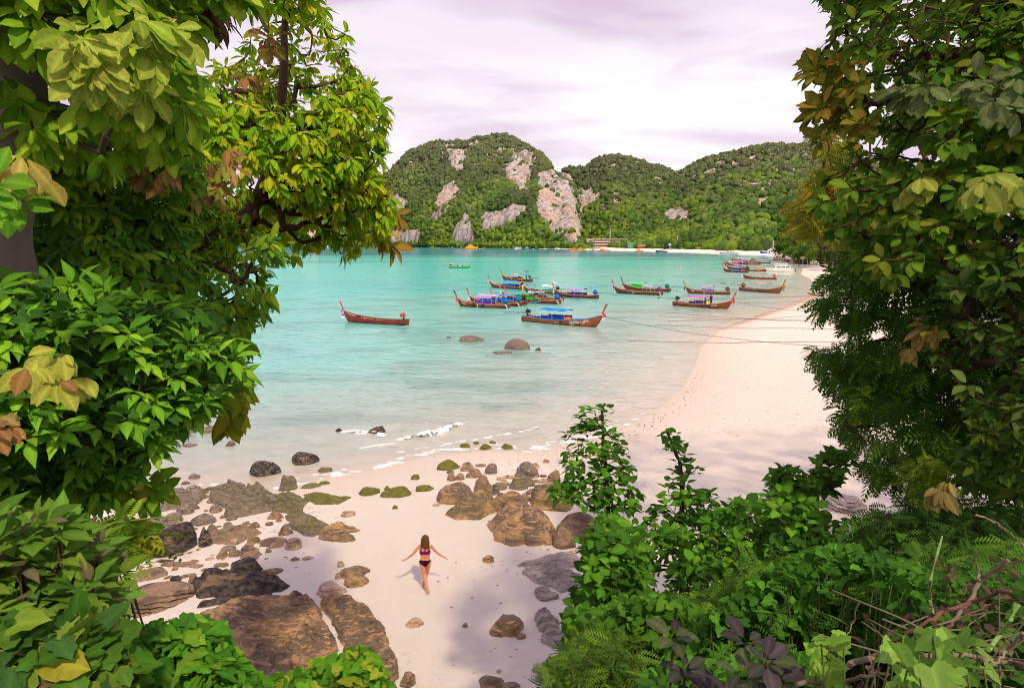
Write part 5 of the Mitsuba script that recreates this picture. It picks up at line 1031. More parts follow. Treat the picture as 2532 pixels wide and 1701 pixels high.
# rocks standing in the water
for b, t, m, stl, lb in [(Cz(1343, 33, 1674, 208), BLK, -.4, 'angular', 'dark angular boulder standing in the shallows'), (Cz(1772, -62, 2078, 84), BLK, -.6, 'round', 'long barnacled boulder in the shallows behind the dark angular one'), (Cz(2052, 98, 2214, 164), GRY, .7, 'round', 'low mossy rock in the shallows right of the dark boulders'), (Cz(1648, 178, 1854, 374), GRY, .5, 'angular', 'lumpy mossy rock at the water edge in front of the dark boulders'), (Cz(1862, 268, 2130, 368), GRY, .7, 'angular', 'long mossy rock at the water edge'),
      (Cz(2060, 250, 2200, 320), GRY, 1.0, 'round', 'green mossy knob at the right end of the long mossy rock'), (Ez(88, 118, 207, 172), GRY, -.5, 'angular', 'barnacled rock awash, beside the left hand leaves'), (Ez(243, 118, 352, 168), GRY, -.5, 'angular', 'largest of a broken row of rocks awash at the left'), (Ez(343, 110, 414, 153), GRY, -.5, 'angular', 'pointed middle rock of the broken row awash at the left'), (Ez(403, 113, 452, 142), GRY, -.5, 'angular', 'third rock of the broken row awash at the left'), (Ez(463, 113, 518, 131), GRY, -.3, 'round', 'flat last rock of the broken row awash at the left'),
      (Ez(418, 143, 472, 166), GRY, 0, 'round', 'small rock in front of the broken row awash'), (Ez(118, 221, 204, 247), GRY, 0, 'round', 'low brown rock in the water beside the left hand leaves'), (Ez(368, 208, 432, 243), BRN, 0, 'angular', 'small slanting brown rock alone in the water'), (Ez(1003, 136, 1048, 159), BLK, 0, 'angular', 'small dark rock left of the breaking wavelet'), (Ez(1193, 123, 1304, 168), BLK, -.3, 'angular', 'dark jagged rock in the foam of the breaking wavelet'),
      (Fz(1033, 710, 1238, 768), GRY, -.5, 'round', 'long grey barnacled rock in the water below the boats'), (Fz(1390, 732, 1598, 826), GRY, -.2, 'round', 'big pale domed rock in the water below the nearest canopied boat'), (Fz(1628, 806, 1678, 832), BLK, 0, 'angular', 'small dark rock right of the big pale domed rock'), (Fz(1296, 832, 1452, 860), GRY, 0, 'round', 'barely showing rock left of the big pale domed rock'), (Fz(943, 724, 982, 736), BLK, 0, 'round', 'tiny dark rock left of the long grey barnacled rock'),
      (Cz(315, 163, 524, 234), GRY, -.3, 'strata', 'brown rock in the surf beside the left branch tip'), (Cz(698, 168, 838, 232), GRY, -.3, 'angular', 'brown rock in the surf right of the first one'), (Cz(628, 250, 724, 288), GRY, 0, 'round', 'small rock in the surf below the two brown ones')]:
    rock(lb, b, t, m, stl, water=True)
# right hand rocks below the bushes
G = lambda l: zp(1180, 1350, 4.467, l)
slab('smooth lilac grey slab emerging from the sand below the boulders', G([(450, 215), (520, 150), (800, 100), (940, 62), (1120, 100), (1200, 200), (1190, 245), (900, 212), (780, 185), (620, 240)]), .18, LIL, edge=.16, rough=.5)
slab('rippled lilac grey rock in front of the smooth lilac slab', G([(490, 300), (560, 232), (760, 207), (830, 217), (1000, 292), (1170, 355), (1100, 460), (930, 525), (840, 465), (640, 405)]), .28, LIL, ang=-.4, edge=.16, rough=1.3)
rock('lumpy lilac brown rock below the rippled one', Gz(613, 432, 838, 562), LIL, 0, 'strata')
rock('lower lilac brown ledge beside the lumpy rock', Gz(640, 490, 924, 612), LIL, 0, 'strata')
slab('layered purple grey rock near the foot of the right bushes', G([(645, 745), (760, 722), (910, 830), (945, 935), (1040, 1000), (1050, 1070), (850, 1125), (690, 1062), (700, 960), (660, 810)]), .30, LIL, ang=.1, edge=.12, rough=1.4, cracks=[G([(700, 955), (840, 965), (960, 935)])])
rock('grey rock half under the right hand leaves', Gz(955, 640, 1100, 815), LIL, 0, 'angular')
rock('second grey rock under the right hand leaves', Gz(1020, 800, 1140, 960), LIL, 0, 'angular')
Hz = zz(1532, 1030, 2.334)
rock('brown rock showing behind the right hand saplings', Hz(838, 413, 1034, 486), LIL, 0, 'strata')
rock('layered grey brown rock beyond the feathery bushes at the right', Hz(1148, 438, 1424, 560), LIL, 0, 'strata')
rock('low rock beside the layered one beyond the feathery bushes', Hz(1078, 578, 1184, 642), LIL, 0, 'round')
for i in range(14):
    x, y = rng.uniform(930, 1150), rng.uniform(560, 1000); w = rng.uniform(14, 45)
    rock('small grey stone near the foot of the right bushes', Gz(x, y - w * .4, x + w, y), LIL, 0, 'angular', group='small stones by the right bushes')

# broken layered rubble running down into the water at the left
rng = np.random.default_rng(64)
RUB = Polygon([(300, 1110), (470, 1105), (640, 1130), (700, 1190), (640, 1250), (560, 1290), (470, 1320), (300, 1340)])
for i in range(120):
    while True:
        x, y = rng.uniform(290, 710), rng.uniform(1100, 1345)
        if RUB.contains(shapely.Point(x, y)): break
    w = rng.uniform(10, 34) * (1.25 if i % 7 == 0 else .8); x, y = x * K, y * K
    rock('broken flat grey brown rock in the layered rubble running into the water at the left', (x, y - w * rng.uniform(.32, .6), x + w, y), [GRY, GRY, BRN, BRN, TAN][i % 5], [0, -.4, .4][i % 3], 'strata' if i % 3 == 0 else 'angular', group='layered rubble at the left water edge', seed=900 + i, sub=3 if w > 22 else 2)
for i, (pl, th, tn, ms) in enumerate([([(315, 1125), (420, 1108), (470, 1130), (440, 1160), (330, 1165)], .16, GRY, .1), ([(300, 1195), (380, 1180), (420, 1205), (360, 1240), (300, 1240)], .14, GRY, 0), ([(470, 1215), (560, 1195), (600, 1215), (540, 1245), (480, 1240)], .10, BRN, .2), ([(600, 1130), (660, 1120), (705, 1140), (680, 1175), (620, 1165)], .14, GRY, .6)]):
    slab(['low layered ledge awash under the left branch tip', 'low grey ledge on the sand above the black boulder', 'thin brown ledge in the sand above the pebble field', 'small mossy ledge between the dark boulder and the green outcrop'][i], [(x * K, y * K) for x, y in pl], th, tn, ms, ang=.3 * i, edge=.08, rough=1.6)

rng = np.random.default_rng(91)
for i in range(18):
    x, y = rng.uniform(560, 1620), rng.uniform(560, 900); w = rng.uniform(90, 230)
    rock('angular brown rock packed between the big boulders of the cluster', A(x, y - w * .6, x + w, y), [BRN, TAN, GRY][i % 3], [0, -.3, .3][i % 3], 'angular', group='rocks packed between the big boulders', seed=1300 + i)
# ---------------------------------------------------------------- leaves
def leaf_t(w, fold=.25, curl=.25, wav=0.0, base=0.0, seed=1):
    """a leaf of unit length along x: half widths w, three columns of vertices"""
    w = np.asarray(w, float); n = len(w); t = np.linspace(0, 1, n); z = -curl * t ** 2
    wv = wav * np.sin(np.arange(n) * 2.3 + seed)
    tl = np.array(t); tl[0] = -base
    L = np.stack([tl, w, z + fold * w + wv * w], 1); M = np.stack([t, 0 * w, z], 1); Rr = np.stack([tl, -w, z + fold * w - wv * w], 1)
    v = np.stack([L, M, Rr], 1).reshape(-1, 3); f = []
    for i in range(n - 1):
        a = 3 * i
        f += [[a, a + 1, a + 4], [a, a + 4, a + 3], [a + 1, a + 2, a + 5], [a + 1, a + 5, a + 4]]
    sh = np.tile([.94, 1.25, .94], n)
    return v, np.array(f), sh
def rich_t(w, fold=.25, curl=.25, wav=0.0, n=13, q=.012):
    """a close-up leaf: five columns, quilted between its side veins"""
    w = np.interp(np.linspace(0, 1, n), np.linspace(0, 1, len(w)), w); t = np.linspace(0, 1, n); k = np.arange(n)
    V, SH = [], []
    for j in (-1, -.5, 0, .5, 1):
        lag = .07 * abs(j) * np.sin(np.pi * t)
        z = -curl * t ** 2 + fold * w * abs(j) + wav * w * abs(j) * np.sin(k * 1.9 + j) + q * (k % 2) * (abs(j) == .5)
        V.append(np.stack([np.clip(t + lag, 0, 1), w * j * (1 + .05 * (k % 2) * (abs(j) == 1)), z], 1)); SH.append(np.where(j == 0, 1.4, np.where(k % 2 == 0, 1.06, .90)) + 0 * t)
    v = np.stack(V, 1).reshape(-1, 3); return v, grid(n, 5)[:, [0, 2, 1]], np.stack(SH, 1).ravel()
def fan_t(pts, cup=.10, droop=.2):
    """a lobed leaf: two halves, each a fan, folded along the pale midrib"""
    p = np.array(pts, float); mid = np.array([(1, 0), (.66, 0), (.33, 0)]); V, F, SH = [], [], []
    for s in (1, -1):
        o = np.vstack([p, mid[1:]]); o[:, 1] *= s; c = np.array([.30, .19 * s]); k = len(V)
        V += [[c[0], c[1], -.035]] + [[x, y, cup * abs(y)] for x, y in o]; SH += [.92] + [1.18 if y == 0 else .98 for x, y in o]
        n = len(o); F += [[k, k + 1 + i, k + 1 + (i + 1) % n][::s] for i in range(n)]
    V = np.array(V); V[:, 2] -= droop * np.maximum(V[:, 0], 0) ** 2 * .8
    return V, np.array(F), np.array(SH)
def frond_t(pairs=9, sub=5, plen=.42, ang=1.0, lw=.035, droop=.25, ll=.07):
    V, F = [], []
    def tri(a, b, c): F.append([len(V), len(V) + 1, len(V) + 2]); V.extend([a, b, c])
    for i in range(pairs):
        t = .15 + .85 * i / (pairs - 1); pl = plen * math.sin(math.pi * (.25 + .62 * t)); o = np.array([t, 0, -droop * t * t])
        for s in (-1, 1):
            d = np.array([math.cos(ang), s * math.sin(ang), -.12 - .3 * t]); q = np.array([-s * math.sin(ang), math.cos(ang), 0]) * s
            for j in range(sub):
                c = o + d * pl * (j + .6) / sub; k = 1 - .35 * j / sub
                for e in (-1, 1):
                    tip = c + (q * e * .9 + d * .45) * ll * k; tri(c - d * lw * .5, tip + d * lw * .2, c + d * lw * .9)
    return np.array(V), np.array(F), np.ones(len(V))
def pinna_t(pairs=8, plen=.38, ang=1.0, w=.042, droop=.3):
    V, F = [], []
    for i in range(pairs):
        t = .12 + .86 * i / (pairs - 1); pl = plen * math.sin(math.pi * (.25 + .62 * t)); o = np.array([t, 0, -droop * t * t])
        for s in (-1, 1):
            d = np.array([math.cos(ang), s * math.sin(ang), -.15 - .35 * t]); q = np.array([-s * math.sin(ang), math.cos(ang), 0]) * s * w; k = len(V)
            V += [o, o + d * pl * .35 + q, o + d * pl, o + d * pl * .45 - q]; F += [[k, k + 1, k + 2], [k, k + 2, k + 3]]
    return np.array(V), np.array(F), np.ones(len(V))
def fern_t(n=13, droop=.35):
    V, F = [], []
    for i in range(n):
        t = .08 + .9 * i / n; w = .22 * math.sin(math.pi * min(1, .15 + .95 * (1 - t))); o = np.array([t, 0, -droop * t * t])
        for s in (-1, 1):
            d = np.array([.25, s, -.15]); k = len(V); V += [o - [.03, 0, 0], o + d * w * .55 + [.03, 0, 0], o + d * w, o + d * w * .5 - [.035, 0, 0]]; F += [[k, k + 1, k + 2], [k, k + 2, k + 3]]
    k = len(V); V += [np.array([0, .006, 0]), np.array([0, -.006, 0]), np.array([1, 0, -droop])]; F += [[k, k + 1, k + 2]]
    return np.array(V), np.array(F), np.ones(len(V))
OBO = rich_t([.02, .07, .13, .18, .21, .205, .15, .02], .22, .35, .10)
OBO_S = leaf_t([.02, .15, .21, .17, .0], .2, .3)
ELL = rich_t([.02, .14, .20, .215, .18, .11, .0], .25, .3, .08)
ELL_S = leaf_t([.02, .17, .22, .14, .0], .25, .25)
HEART = leaf_t([.26, .42, .42, .32, .18, .0], .12, .3, .05, base=.14)
HEART_S = leaf_t([.30, .42, .30, .0], .12, .25, base=.12)
OBO_M = leaf_t([.02, .11, .17, .215, .20, .02], .22, .35, .10); ELL_M = leaf_t([.02, .17, .215, .17, .08, .0], .25, .3, .08)
LOBED = fan_t([(0.08, 0), (-.12, .20), (-.05, .45), (.22, .47), (.38, .34), (.62, .36), (.74, .2), (1, 0)])
LOBED_S = fan_t([(0.05, 0), (-.08, .40), (.30, .42), (.55, .28), (1, 0)])
FROND, FROND_S, FERN = frond_t(8, 3, lw=.07, ll=.09), pinna_t(), fern_t()

def inst(tm, pos, dirs, nrm, sc, col, wid=1.0, rng=R0):
    """every leaf its own placed copy of the template -> (V (n, m, 3), F, uv (n, m, 2))"""
    v, f, sh = tm; x = dirs / (np.linalg.norm(dirs, axis=1, keepdims=True) + 1e-9)
    z = nrm - x * (nrm * x).sum(1, keepdims=True); z /= np.linalg.norm(z, axis=1, keepdims=True) + 1e-9; y = np.cross(z, x)
    wid = np.broadcast_to(wid, (len(pos),))
    q = v[None] * np.stack([sc, sc * wid, sc], 1)[:, None]
    V = pos[:, None] + q[..., :1] * x[:, None] + q[..., 1:2] * y[:, None] + q[..., 2:] * z[:, None]
    uv = np.stack([np.repeat(pack(col)[:, None], len(v), 1), np.broadcast_to(sh, (len(pos), len(v)))], -1)
    return V, f, uv

def fill(poly, n, d0, d1, rng, bias=1.0, clump=0.0, freq=1.3):
    """n points in the cone of a picture outline (2334 x 1568), between the distances d0 and d1; clump: the share of the volume left open"""
    if clump:
        P = fill(poly, int(n / (1 - clump)), d0, d1, rng, bias); z = meshkit.fbm(P * freq, 2, 44)
        return P[z > np.quantile(z, clump)]
    P = Polygon(poly); x0, y0, x1, y1 = P.bounds; out = np.zeros((0, 2))
    while len(out) < n:
        q = np.stack([rng.uniform(x0, x1, n * 2), rng.uniform(y0, y1, n * 2)], 1); out = np.vstack([out, q[shapely.contains_xy(P, q[:, 0], q[:, 1])]])
    out = out[:n] * K; d = d0 + (d1 - d0) * rng.uniform(0, 1, n) ** bias
    return EYE + ray(out[:, 0], out[:, 1]) * d[:, None]

class Plant(Thing):
    def __init__(s, name, label, cat, group=None, seed=1):
        super().__init__(name, label, cat, group); s.L = []; s.lift = 1.22; s.rng = np.random.default_rng(seed); s.tw = []
    def rosettes(s, C, axis, tm, n, size, cols, spread=.9, droop=.45, wid=1.0, jit=.25, off=.03, tone=None):
        rng = s.rng; m = len(C); a = axis / (np.linalg.norm(axis, axis=1, keepdims=True) + 1e-9)
        r0 = np.cross(a, rng.normal(0, 1, (m, 3))); r0 /= np.linalg.norm(r0, axis=1, keepdims=True); r1 = np.cross(a, r0)
        k = np.arange(n); ph = k * 2.399 + rng.uniform(0, 6.28, (m, 1)); el = spread * (0.55 + .6 * k / n) + rng.normal(0, .15, (m, n))
        D = (np.cos(ph) * np.sin(el))[..., None] * r0[:, None] + (np.sin(ph) * np.sin(el))[..., None] * r1[:, None] + np.cos(el)[..., None] * a[:, None]
        D[..., 2] -= droop * rng.uniform(.4, 1.3, (m, n)); D = D / np.linalg.norm(D, axis=-1, keepdims=True)
        N = a[:, None] * 1.0 + np.array([0, 0, .6]) + rng.normal(0, jit, (m, n, 3))
        pos = C[:, None] + D * off; sc = size * rng.uniform(.5, 1.3, (m, n))
        cols = np.minimum(np.asarray(cols, float) * s.lift, .62); ci = rng.integers(0, len(cols), (m, 1)) * np.ones((1, n), int); flip = rng.uniform(size=(m, n)) < .35; ci = np.where(flip, rng.integers(0, len(cols), (m, n)), ci).astype(int)
        c = cols[ci] * rng.uniform(.75, 1.25, (m, n, 1))
        if tone is not None: c = c * tone[:, None, None]
        s.L.append(inst(tm, pos.reshape(-1, 3), D.reshape(-1, 3), N.reshape(-1, 3), sc.ravel(), c.reshape(-1, 3), wid, rng))
    def scatter(s, P, tm, size, cols, up=None, wid=1.0, flat=.35, down=.25, nrm=None):
        """single leaves, blades turned mostly to the light"""
        rng = s.rng; n = len(P); d = rng.normal(0, 1, (n, 3)) * [1, 1, .35]; d[:, 2] -= down; N = (np.array([0, 0, 1.0]) if nrm is None else np.asarray(nrm)) + rng.normal(0, flat, (n, 3))
        cols = np.minimum(np.asarray(cols, float) * s.lift, .62); c = cols[rng.integers(0, len(cols), n)] * rng.uniform(.75, 1.25, (n, 1))
        s.L.append(inst(tm, P, d, N, size * rng.uniform(.6, 1.25, n), c, wid, rng))
    def skeleton(s, trunk, trad, C, twig=.006, thick=.02, bark=S(120, 108, 98) * .6, sides=9, maxb=24, trunk_name='trunk', sag=.06, trunk_label=None):
        """trunk plus branches that join every leaf cluster to the tree"""
        rng = s.rng; trunk = np.asarray(trunk, float)
        t = np.linspace(0, 1, 24); tt = np.linspace(0, 1, len(trunk)); tp = np.stack([np.interp(t, tt, trunk[:, i]) for i in range(3)], 1); tr = np.interp(t, np.linspace(0, 1, len(trad)), trad)
        tp[1:-1] += rng.normal(0, 1, (22, 3)) * tr[1:-1, None] * .18
        tv = tube(tp, tr, sides * 2); q = meshkit.fbm(np.asarray(tv[0]) * 6, 3, 3)
        s.part(trunk_name, tv, 'bark', np.asarray(bark)[None] * (.65 + .7 * q)[:, None], label=trunk_label)
        nodes = list(tp[6:]); par = [-1] * len(nodes); nt = len(nodes)
        order = np.argsort([np.min(np.linalg.norm(tp[6:] - c, axis=1)) for c in C]); cnt = []
        for i in order:
            c = C[i]; A_ = np.array(nodes); dd = np.linalg.norm(A_ - c, axis=1) + .55 * np.maximum(A_[:, 2] - c[2], 0); dd[nt:] *= .85 if len(nodes) > nt else 1
            p = int(np.argmin(dd)); mid = (A_[p] + c) / 2 + rng.normal(0, .05, 3) * np.linalg.norm(A_[p] - c) + [0, 0, -sag * np.linalg.norm(A_[p] - c)]
            nodes.append(mid); par.append(p); nodes.append(c); par.append(len(nodes) - 2)
        nodes = np.array(nodes); w = np.zeros(len(nodes))
        w[nt + 1::2] = 1
        for i in range(len(nodes) - 1, nt - 1, -1): w[par[i]] += w[i]
        rad = twig * np.sqrt(np.maximum(w, 1)); big = []; small = []
        for i in range(nt + 1, len(nodes), 2):
            p = par[i - 1]; r_ = min(rad[i - 1], tr[-1] * 2 if p < nt else 9)
            sg = tube([nodes[p], nodes[i - 1], nodes[i]], [min(rad[p], r_ * 1.25) if p >= nt else r_ * 1.3, r_, rad[i]], 5, False)
            (big if r_ > thick else small).append((r_, sg))
        big.sort(key=lambda x: -x[0])
        for r_, sg in big[:maxb]: s.part('branch', sg, 'bark', np.asarray(bark) * .9)
        rest = [x[1] for x in big[maxb:] + small]
        if rest: s.part('twigs', cat_(rest), 'bark', np.asarray(bark) * .8, kind='stuff')
    def stems(s, P, r=.006, col=(.10, .13, .04), drop=None, every=1, name='stems'):
        """thin stems from the leaves down to the ground"""
        out = []; rng = s.rng
        Q = P[::every] + np.hstack([rng.normal(0, .12, (len(P[::every]), 2)), np.zeros((len(P[::every]), 1))]); TQ = terr(Q[:, 0], Q[:, 1])
        for p, g, tz in zip(P[::every], Q, TQ):
            g = g.copy(); g[2] = min(tz - .05, p[2] - .1)
            if drop: g[2] = max(g[2], p[2] - drop)
            m = (p + g) / 2 + np.append(rng.normal(0, .06, 2), 0); out.append(tube([g, m, p], [r * 1.4, r * 1.15, r * .6], 4, False))
        if out: s.part(name, cat_(out), 'bark', np.asarray(col), kind='stuff')
    def finish(s, parts=120, name='leaf', mat='leaf', smooth=True):
        size, ref = [], []
        for gi, (V, f, uv) in enumerate(s.L):
            c = V.mean(1); q = c - EYE; w = q @ FWD; pr = proj(c); inside = (pr[:, 0] > 5) & (pr[:, 0] < 2527) & (pr[:, 1] > 5) & (pr[:, 1] < 1696) & (w > .3)
            d = np.linalg.norm(V.max(1) - V.min(1), axis=1) / np.maximum(w, .3) * FPX * inside; size.append(d); ref += [(gi, j) for j in range(len(d))]
        size = np.concatenate(size); top = [i for i in np.argsort(-size)[:parts] if size[i] > 10]; pick = {}
        for i in top: pick.setdefault(ref[i][0], []).append(ref[i][1])
        rest = []
        for gi, (V, f, uv) in enumerate(s.L):
            p = pick.get(gi, []); keep = np.ones(len(V), bool); keep[p] = False
            for j in p: s.part(name, (V[j], f), mat, uv=uv[j], smooth=smooth)
            if keep.any(): rest.append((V[keep], f, uv[keep]))
        if rest:
            vs, fs, us, n = [], [], [], 0
            for V, f, uv in rest:
                k, m = V.shape[:2]; vs.append(V.reshape(-1, 3)); us.append(uv.reshape(-1, 2)); fs.append((f[None] + (np.arange(k) * m)[:, None, None]).reshape(-1, 3) + n); n += k * m
            s.part('foliage', (np.vstack(vs), np.vstack(fs)), mat, uv=np.vstack(us), smooth=smooth, kind='stuff')
        s.L = []
def outward(C, c0, up=.6): return (C - c0) / (np.linalg.norm(C - c0, axis=1, keepdims=True) + 1e-9) + np.array([0, 0, up])
def gz(x, y, dz=-.3): return [x, y, float(terr(x, y)) + dz]
YG = [(.26, .39, .015), (.20, .36, .015), (.34, .42, .02), (.12, .27, .015), (.32, .37, .02), (.17, .32, .015)]
MG_ = [(.075, .15, .018), (.05, .11, .016), (.10, .19, .018), (.06, .13, .03)]
LIFT = lambda c, k: [tuple(min(.6, k * x) for x in q) for q in c]
BG = [(.09, .22, .02), (.12, .26, .02), (.06, .17, .02), (.16, .28, .025)]
DG_ = [(.04, .085, .014), (.055, .105, .016), (.03, .065, .014), (.075, .12, .016)]
BRN_L = [(.30, .17, .06), (.24, .22, .05), (.34, .30, .07), (.22, .12, .05)]

# ---------------------------------------------------------------- the left trees
t2 = Plant('almond_tree', 'yellow green broadleaf tree leaning over the bay at the left, its leaves in drooping whorls', 'tree', seed=2)
poly = [(445, 190), (530, 120), (575, 60), (585, -20), (590, -200), (700, -180), (735, 10), (745, 55), (790, 70), (803, 130), (808, 175), (850, 190), (874, 235), (868, 330), (872, 380), (850, 420), (880, 440), (893, 480), (870, 520), (888, 540), (840, 530), (815, 570), (770, 585), (745, 540), (700, 590), (650, 570), (620, 540), (560, 560), (520, 620), (420, 560), (400, 430), (420, 300), (400, 180)]
C = fill(poly, 1300, 7.6, 10.8, t2.rng, 1.0, .45, 1.1); cen = at(600 * K, 330 * K, 9.6)
t2.skeleton([gz(-6.0, 7.6), at(230 * K, 900 * K, 9.4), at(400 * K, 640 * K, 9.5), at(560 * K, 500 * K, 9.5), at(640 * K, 340 * K, 9.3), at(645 * K, 120 * K, 9.3), at(655 * K, -60 * K, 9.4)], [.22, .18, .14, .10, .07, .045, .02], C, twig=.0055, bark=S(120, 96, 82) * .6)
front = 1 - np.clip((np.linalg.norm(C - EYE, axis=1) - 7.6) / 3.2, 0, 1)
t2.rosettes(C, outward(C, cen, .5), OBO_S, 9, .14, YG, droop=1.1, wid=.9)
B = fill([(590, 40), (620, 30), (640, 130), (560, 180)], 5, 8, 9, t2.rng); t2.rosettes(B, outward(B, cen, .3), OBO_S, 8, .2, BRN_L, droop=1.0)
B = fill([(860, 420), (905, 420), (905, 560), (860, 560)], 6, 8.2, 9, t2.rng); t2.rosettes(B, outward(B, cen, .3), OBO_S, 8, .2, [(.36, .27, .03), (.30, .2, .04)], droop=1.0)
t2.finish(300)

t1 = Plant('almond_tree', 'near broadleaf tree with a thick grey trunk at the left edge and large drooping leaves', 'tree', seed=3)
poly = [(-300, -250), (550, -250), (550, -10), (470, 0), (420, 30), (405, 100), (415, 170), (440, 240), (410, 320), (310, 330), (240, 260), (170, 200), (130, 100), (-300, 80)]
C = fill(poly, 800, 3.5, 6.2, t1.rng, 1.0, .4, 1.5); cen = at(60 * K, 60 * K, 5.4)
C2 = fill([(0, 170), (140, 230), (260, 250), (330, 330), (250, 380), (60, 330)], 50, 4.2, 6.0, t1.rng); C = np.vstack([C, C2])
t1.skeleton([gz(-4.7, 4.2), at(-15 * K, 900 * K, 5.6), at(12 * K, 640 * K, 5.5), at(20 * K, 400 * K, 5.4), at(62 * K, 220 * K, 5.4), at(85 * K, 60 * K, 5.4), at(80 * K, -260 * K, 5.5)], [.22, .18, .145, .15, .155, .15, .12], C, twig=.005, bark=S(152, 144, 132) * .62, trunk_label='thick pale grey trunk')
t1.rosettes(C, outward(C, cen, .6), OBO_M, 8, .135, [(.17, .32, .02), (.21, .37, .025), (.12, .26, .02), (.28, .42, .035)], droop=1.0, wid=.95)
B = fill([(165, 30), (370, 0), (400, 100), (330, 200), (180, 200)], 22, 3.1, 3.8, t1.rng); t1.rosettes(B, outward(B, cen, .5), OBO, 8, .12, [(.27, .36, .05), (.23, .34, .04), (.30, .37, .06)], droop=.85, wid=1.15)
B = fill([(440, -20), (535, -10), (520, 45), (455, 40)], 4, 4.0, 4.6, t1.rng); t1.rosettes(B, outward(B, cen, .1), OBO_S, 9, .13, [(.13, .07, .04), (.10, .055, .035)], droop=1.4, wid=.6)
B = fill([(-60, 420), (90, 400), (110, 470), (20, 520)], 5, 2.6, 3.0, t1.rng); t1.rosettes(B, outward(B, cen, .8), ELL, 7, .085, [(.12, .30, .025), (.15, .34, .03)], droop=.45, wid=1.4)
B = fill([(-40, 350), (100, 340), (120, 390), (0, 400)], 4, 2.9, 3.3, t1.rng); t1.rosettes(B, outward(B, cen, .2), OBO, 5, .10, BRN_L, droop=1.2, wid=1.1)
t1.finish(300)

t3 = Plant('broadleaf_tree', 'dense dark green broadleaf tree filling the left side between the two almond trees', 'tree', seed=4)
poly = [(-250, 330), (420, 330), (480, 420), (560, 550), (620, 545), (638, 590), (600, 640), (618, 690), (570, 740), (560, 790), (500, 830), (420, 800), (200, 700), (-250, 700)]
C = fill(poly, 1700, 5.4, 8.6, t3.rng, 1.0, .45, 1.3); cen = at(250 * K, 560 * K, 7.4)
t3.skeleton([gz(-4.6, 6.4), at(150 * K, 900 * K, 7.6), at(230 * K, 640 * K, 7.4), at(300 * K, 430 * K, 7.3)], [.2, .15, .1, .05], C, twig=.005, bark=S(95, 82, 72) * .5)
t3.rosettes(C, outward(C, cen, .6), OBO_S, 8, .118, [(.11, .25, .02), (.08, .20, .02), (.15, .30, .02), (.09, .22, .035), (.21, .34, .02)], droop=.95, wid=.95)
B = fill([(300, 340), (520, 330), (520, 470), (330, 440)], 14, 5.4, 6.2, t3.rng); t3.rosettes(B, outward(B, cen, .2), OBO_S, 8, .13, [(.24, .22, .05), (.30, .17, .07), (.20, .24, .04)], droop=1.2)
B = fill([(540, 800), (565, 850), (520, 940), (470, 930), (490, 850)], 8, 5.2, 6.2, t3.rng); t3.rosettes(B, outward(B, cen, .0), OBO_S, 8, .2, [(.28, .28, .02), (.2, .26, .02)], droop=1.2)
t3.finish(300)

v1 = Plant('vine_covered_tree', 'large glossy leaved tree draped with vines at the lower left', 'tree', seed=5)
poly = [(-250, 640), (150, 640), (420, 700), (470, 710), (540, 780), (560, 860), (500, 920), (425, 960), (390, 1000), (315, 1040), (275, 1100), (235, 1150), (60, 1165), (-250, 1180)]
C = fill(poly, 1150, 3.7, 6.4, v1.rng, 1.0, .42, 1.6); cen = at(130 * K, 950 * K, 5.6)
v1.skeleton([gz(-3.8, 4.4), at(120 * K, 1250 * K, 5.6), at(170 * K, 1000 * K, 5.4), at(250 * K, 800 * K, 5.2)], [.15, .12, .09, .04], C, twig=.0045, bark=S(95, 80, 68) * .5)
v1.rosettes(C, outward(C, cen, .7), ELL_M, 7, .105, [(.11, .29, .022), (.15, .36, .025), (.08, .22, .02), (.21, .42, .03)], droop=.65, wid=1.05)
P = fill(poly, 3000, 3.6, 5.6, v1.rng, 1.0, .4, 1.6); v1.scatter(P, LOBED, .078, [(.065, .19, .025), (.075, .19, .03), (.04, .11, .022)], nrm=[.1, -.55, .8], flat=.4)
B = fill([(0, 800), (200, 790), (230, 860), (150, 900), (20, 880)], 7, 3.0, 3.5, v1.rng); v1.rosettes(B, outward(B, cen, .1), ELL, 6, .09, BRN_L + [(.32, .36, .06)] * 4, droop=1.2, wid=1.3)
B = fill([(-20, 930), (50, 940), (50, 1000), (-20, 1000)], 3, 3.0, 3.3, v1.rng); v1.rosettes(B, outward(B, cen, .2), ELL, 6, .082, [(.30, .17, .07), (.28, .22, .07)], droop=.9, wid=1.3)
for pl, n in (([(295, 1090), (345, 1088), (355, 1122), (330, 1138), (295, 1130)], 8), ([(262, 1185), (315, 1180), (338, 1235), (300, 1258), (265, 1230)], 9)):
    B = fill(pl, n, 4.4, 4.9, v1.rng); v1.rosettes(B, outward(B, cen, .4), OBO_S, 8, .11, [(.12, .27, .02), (.16, .30, .02), (.30, .33, .03)], droop=.5, wid=1.2)
v1.finish(300)

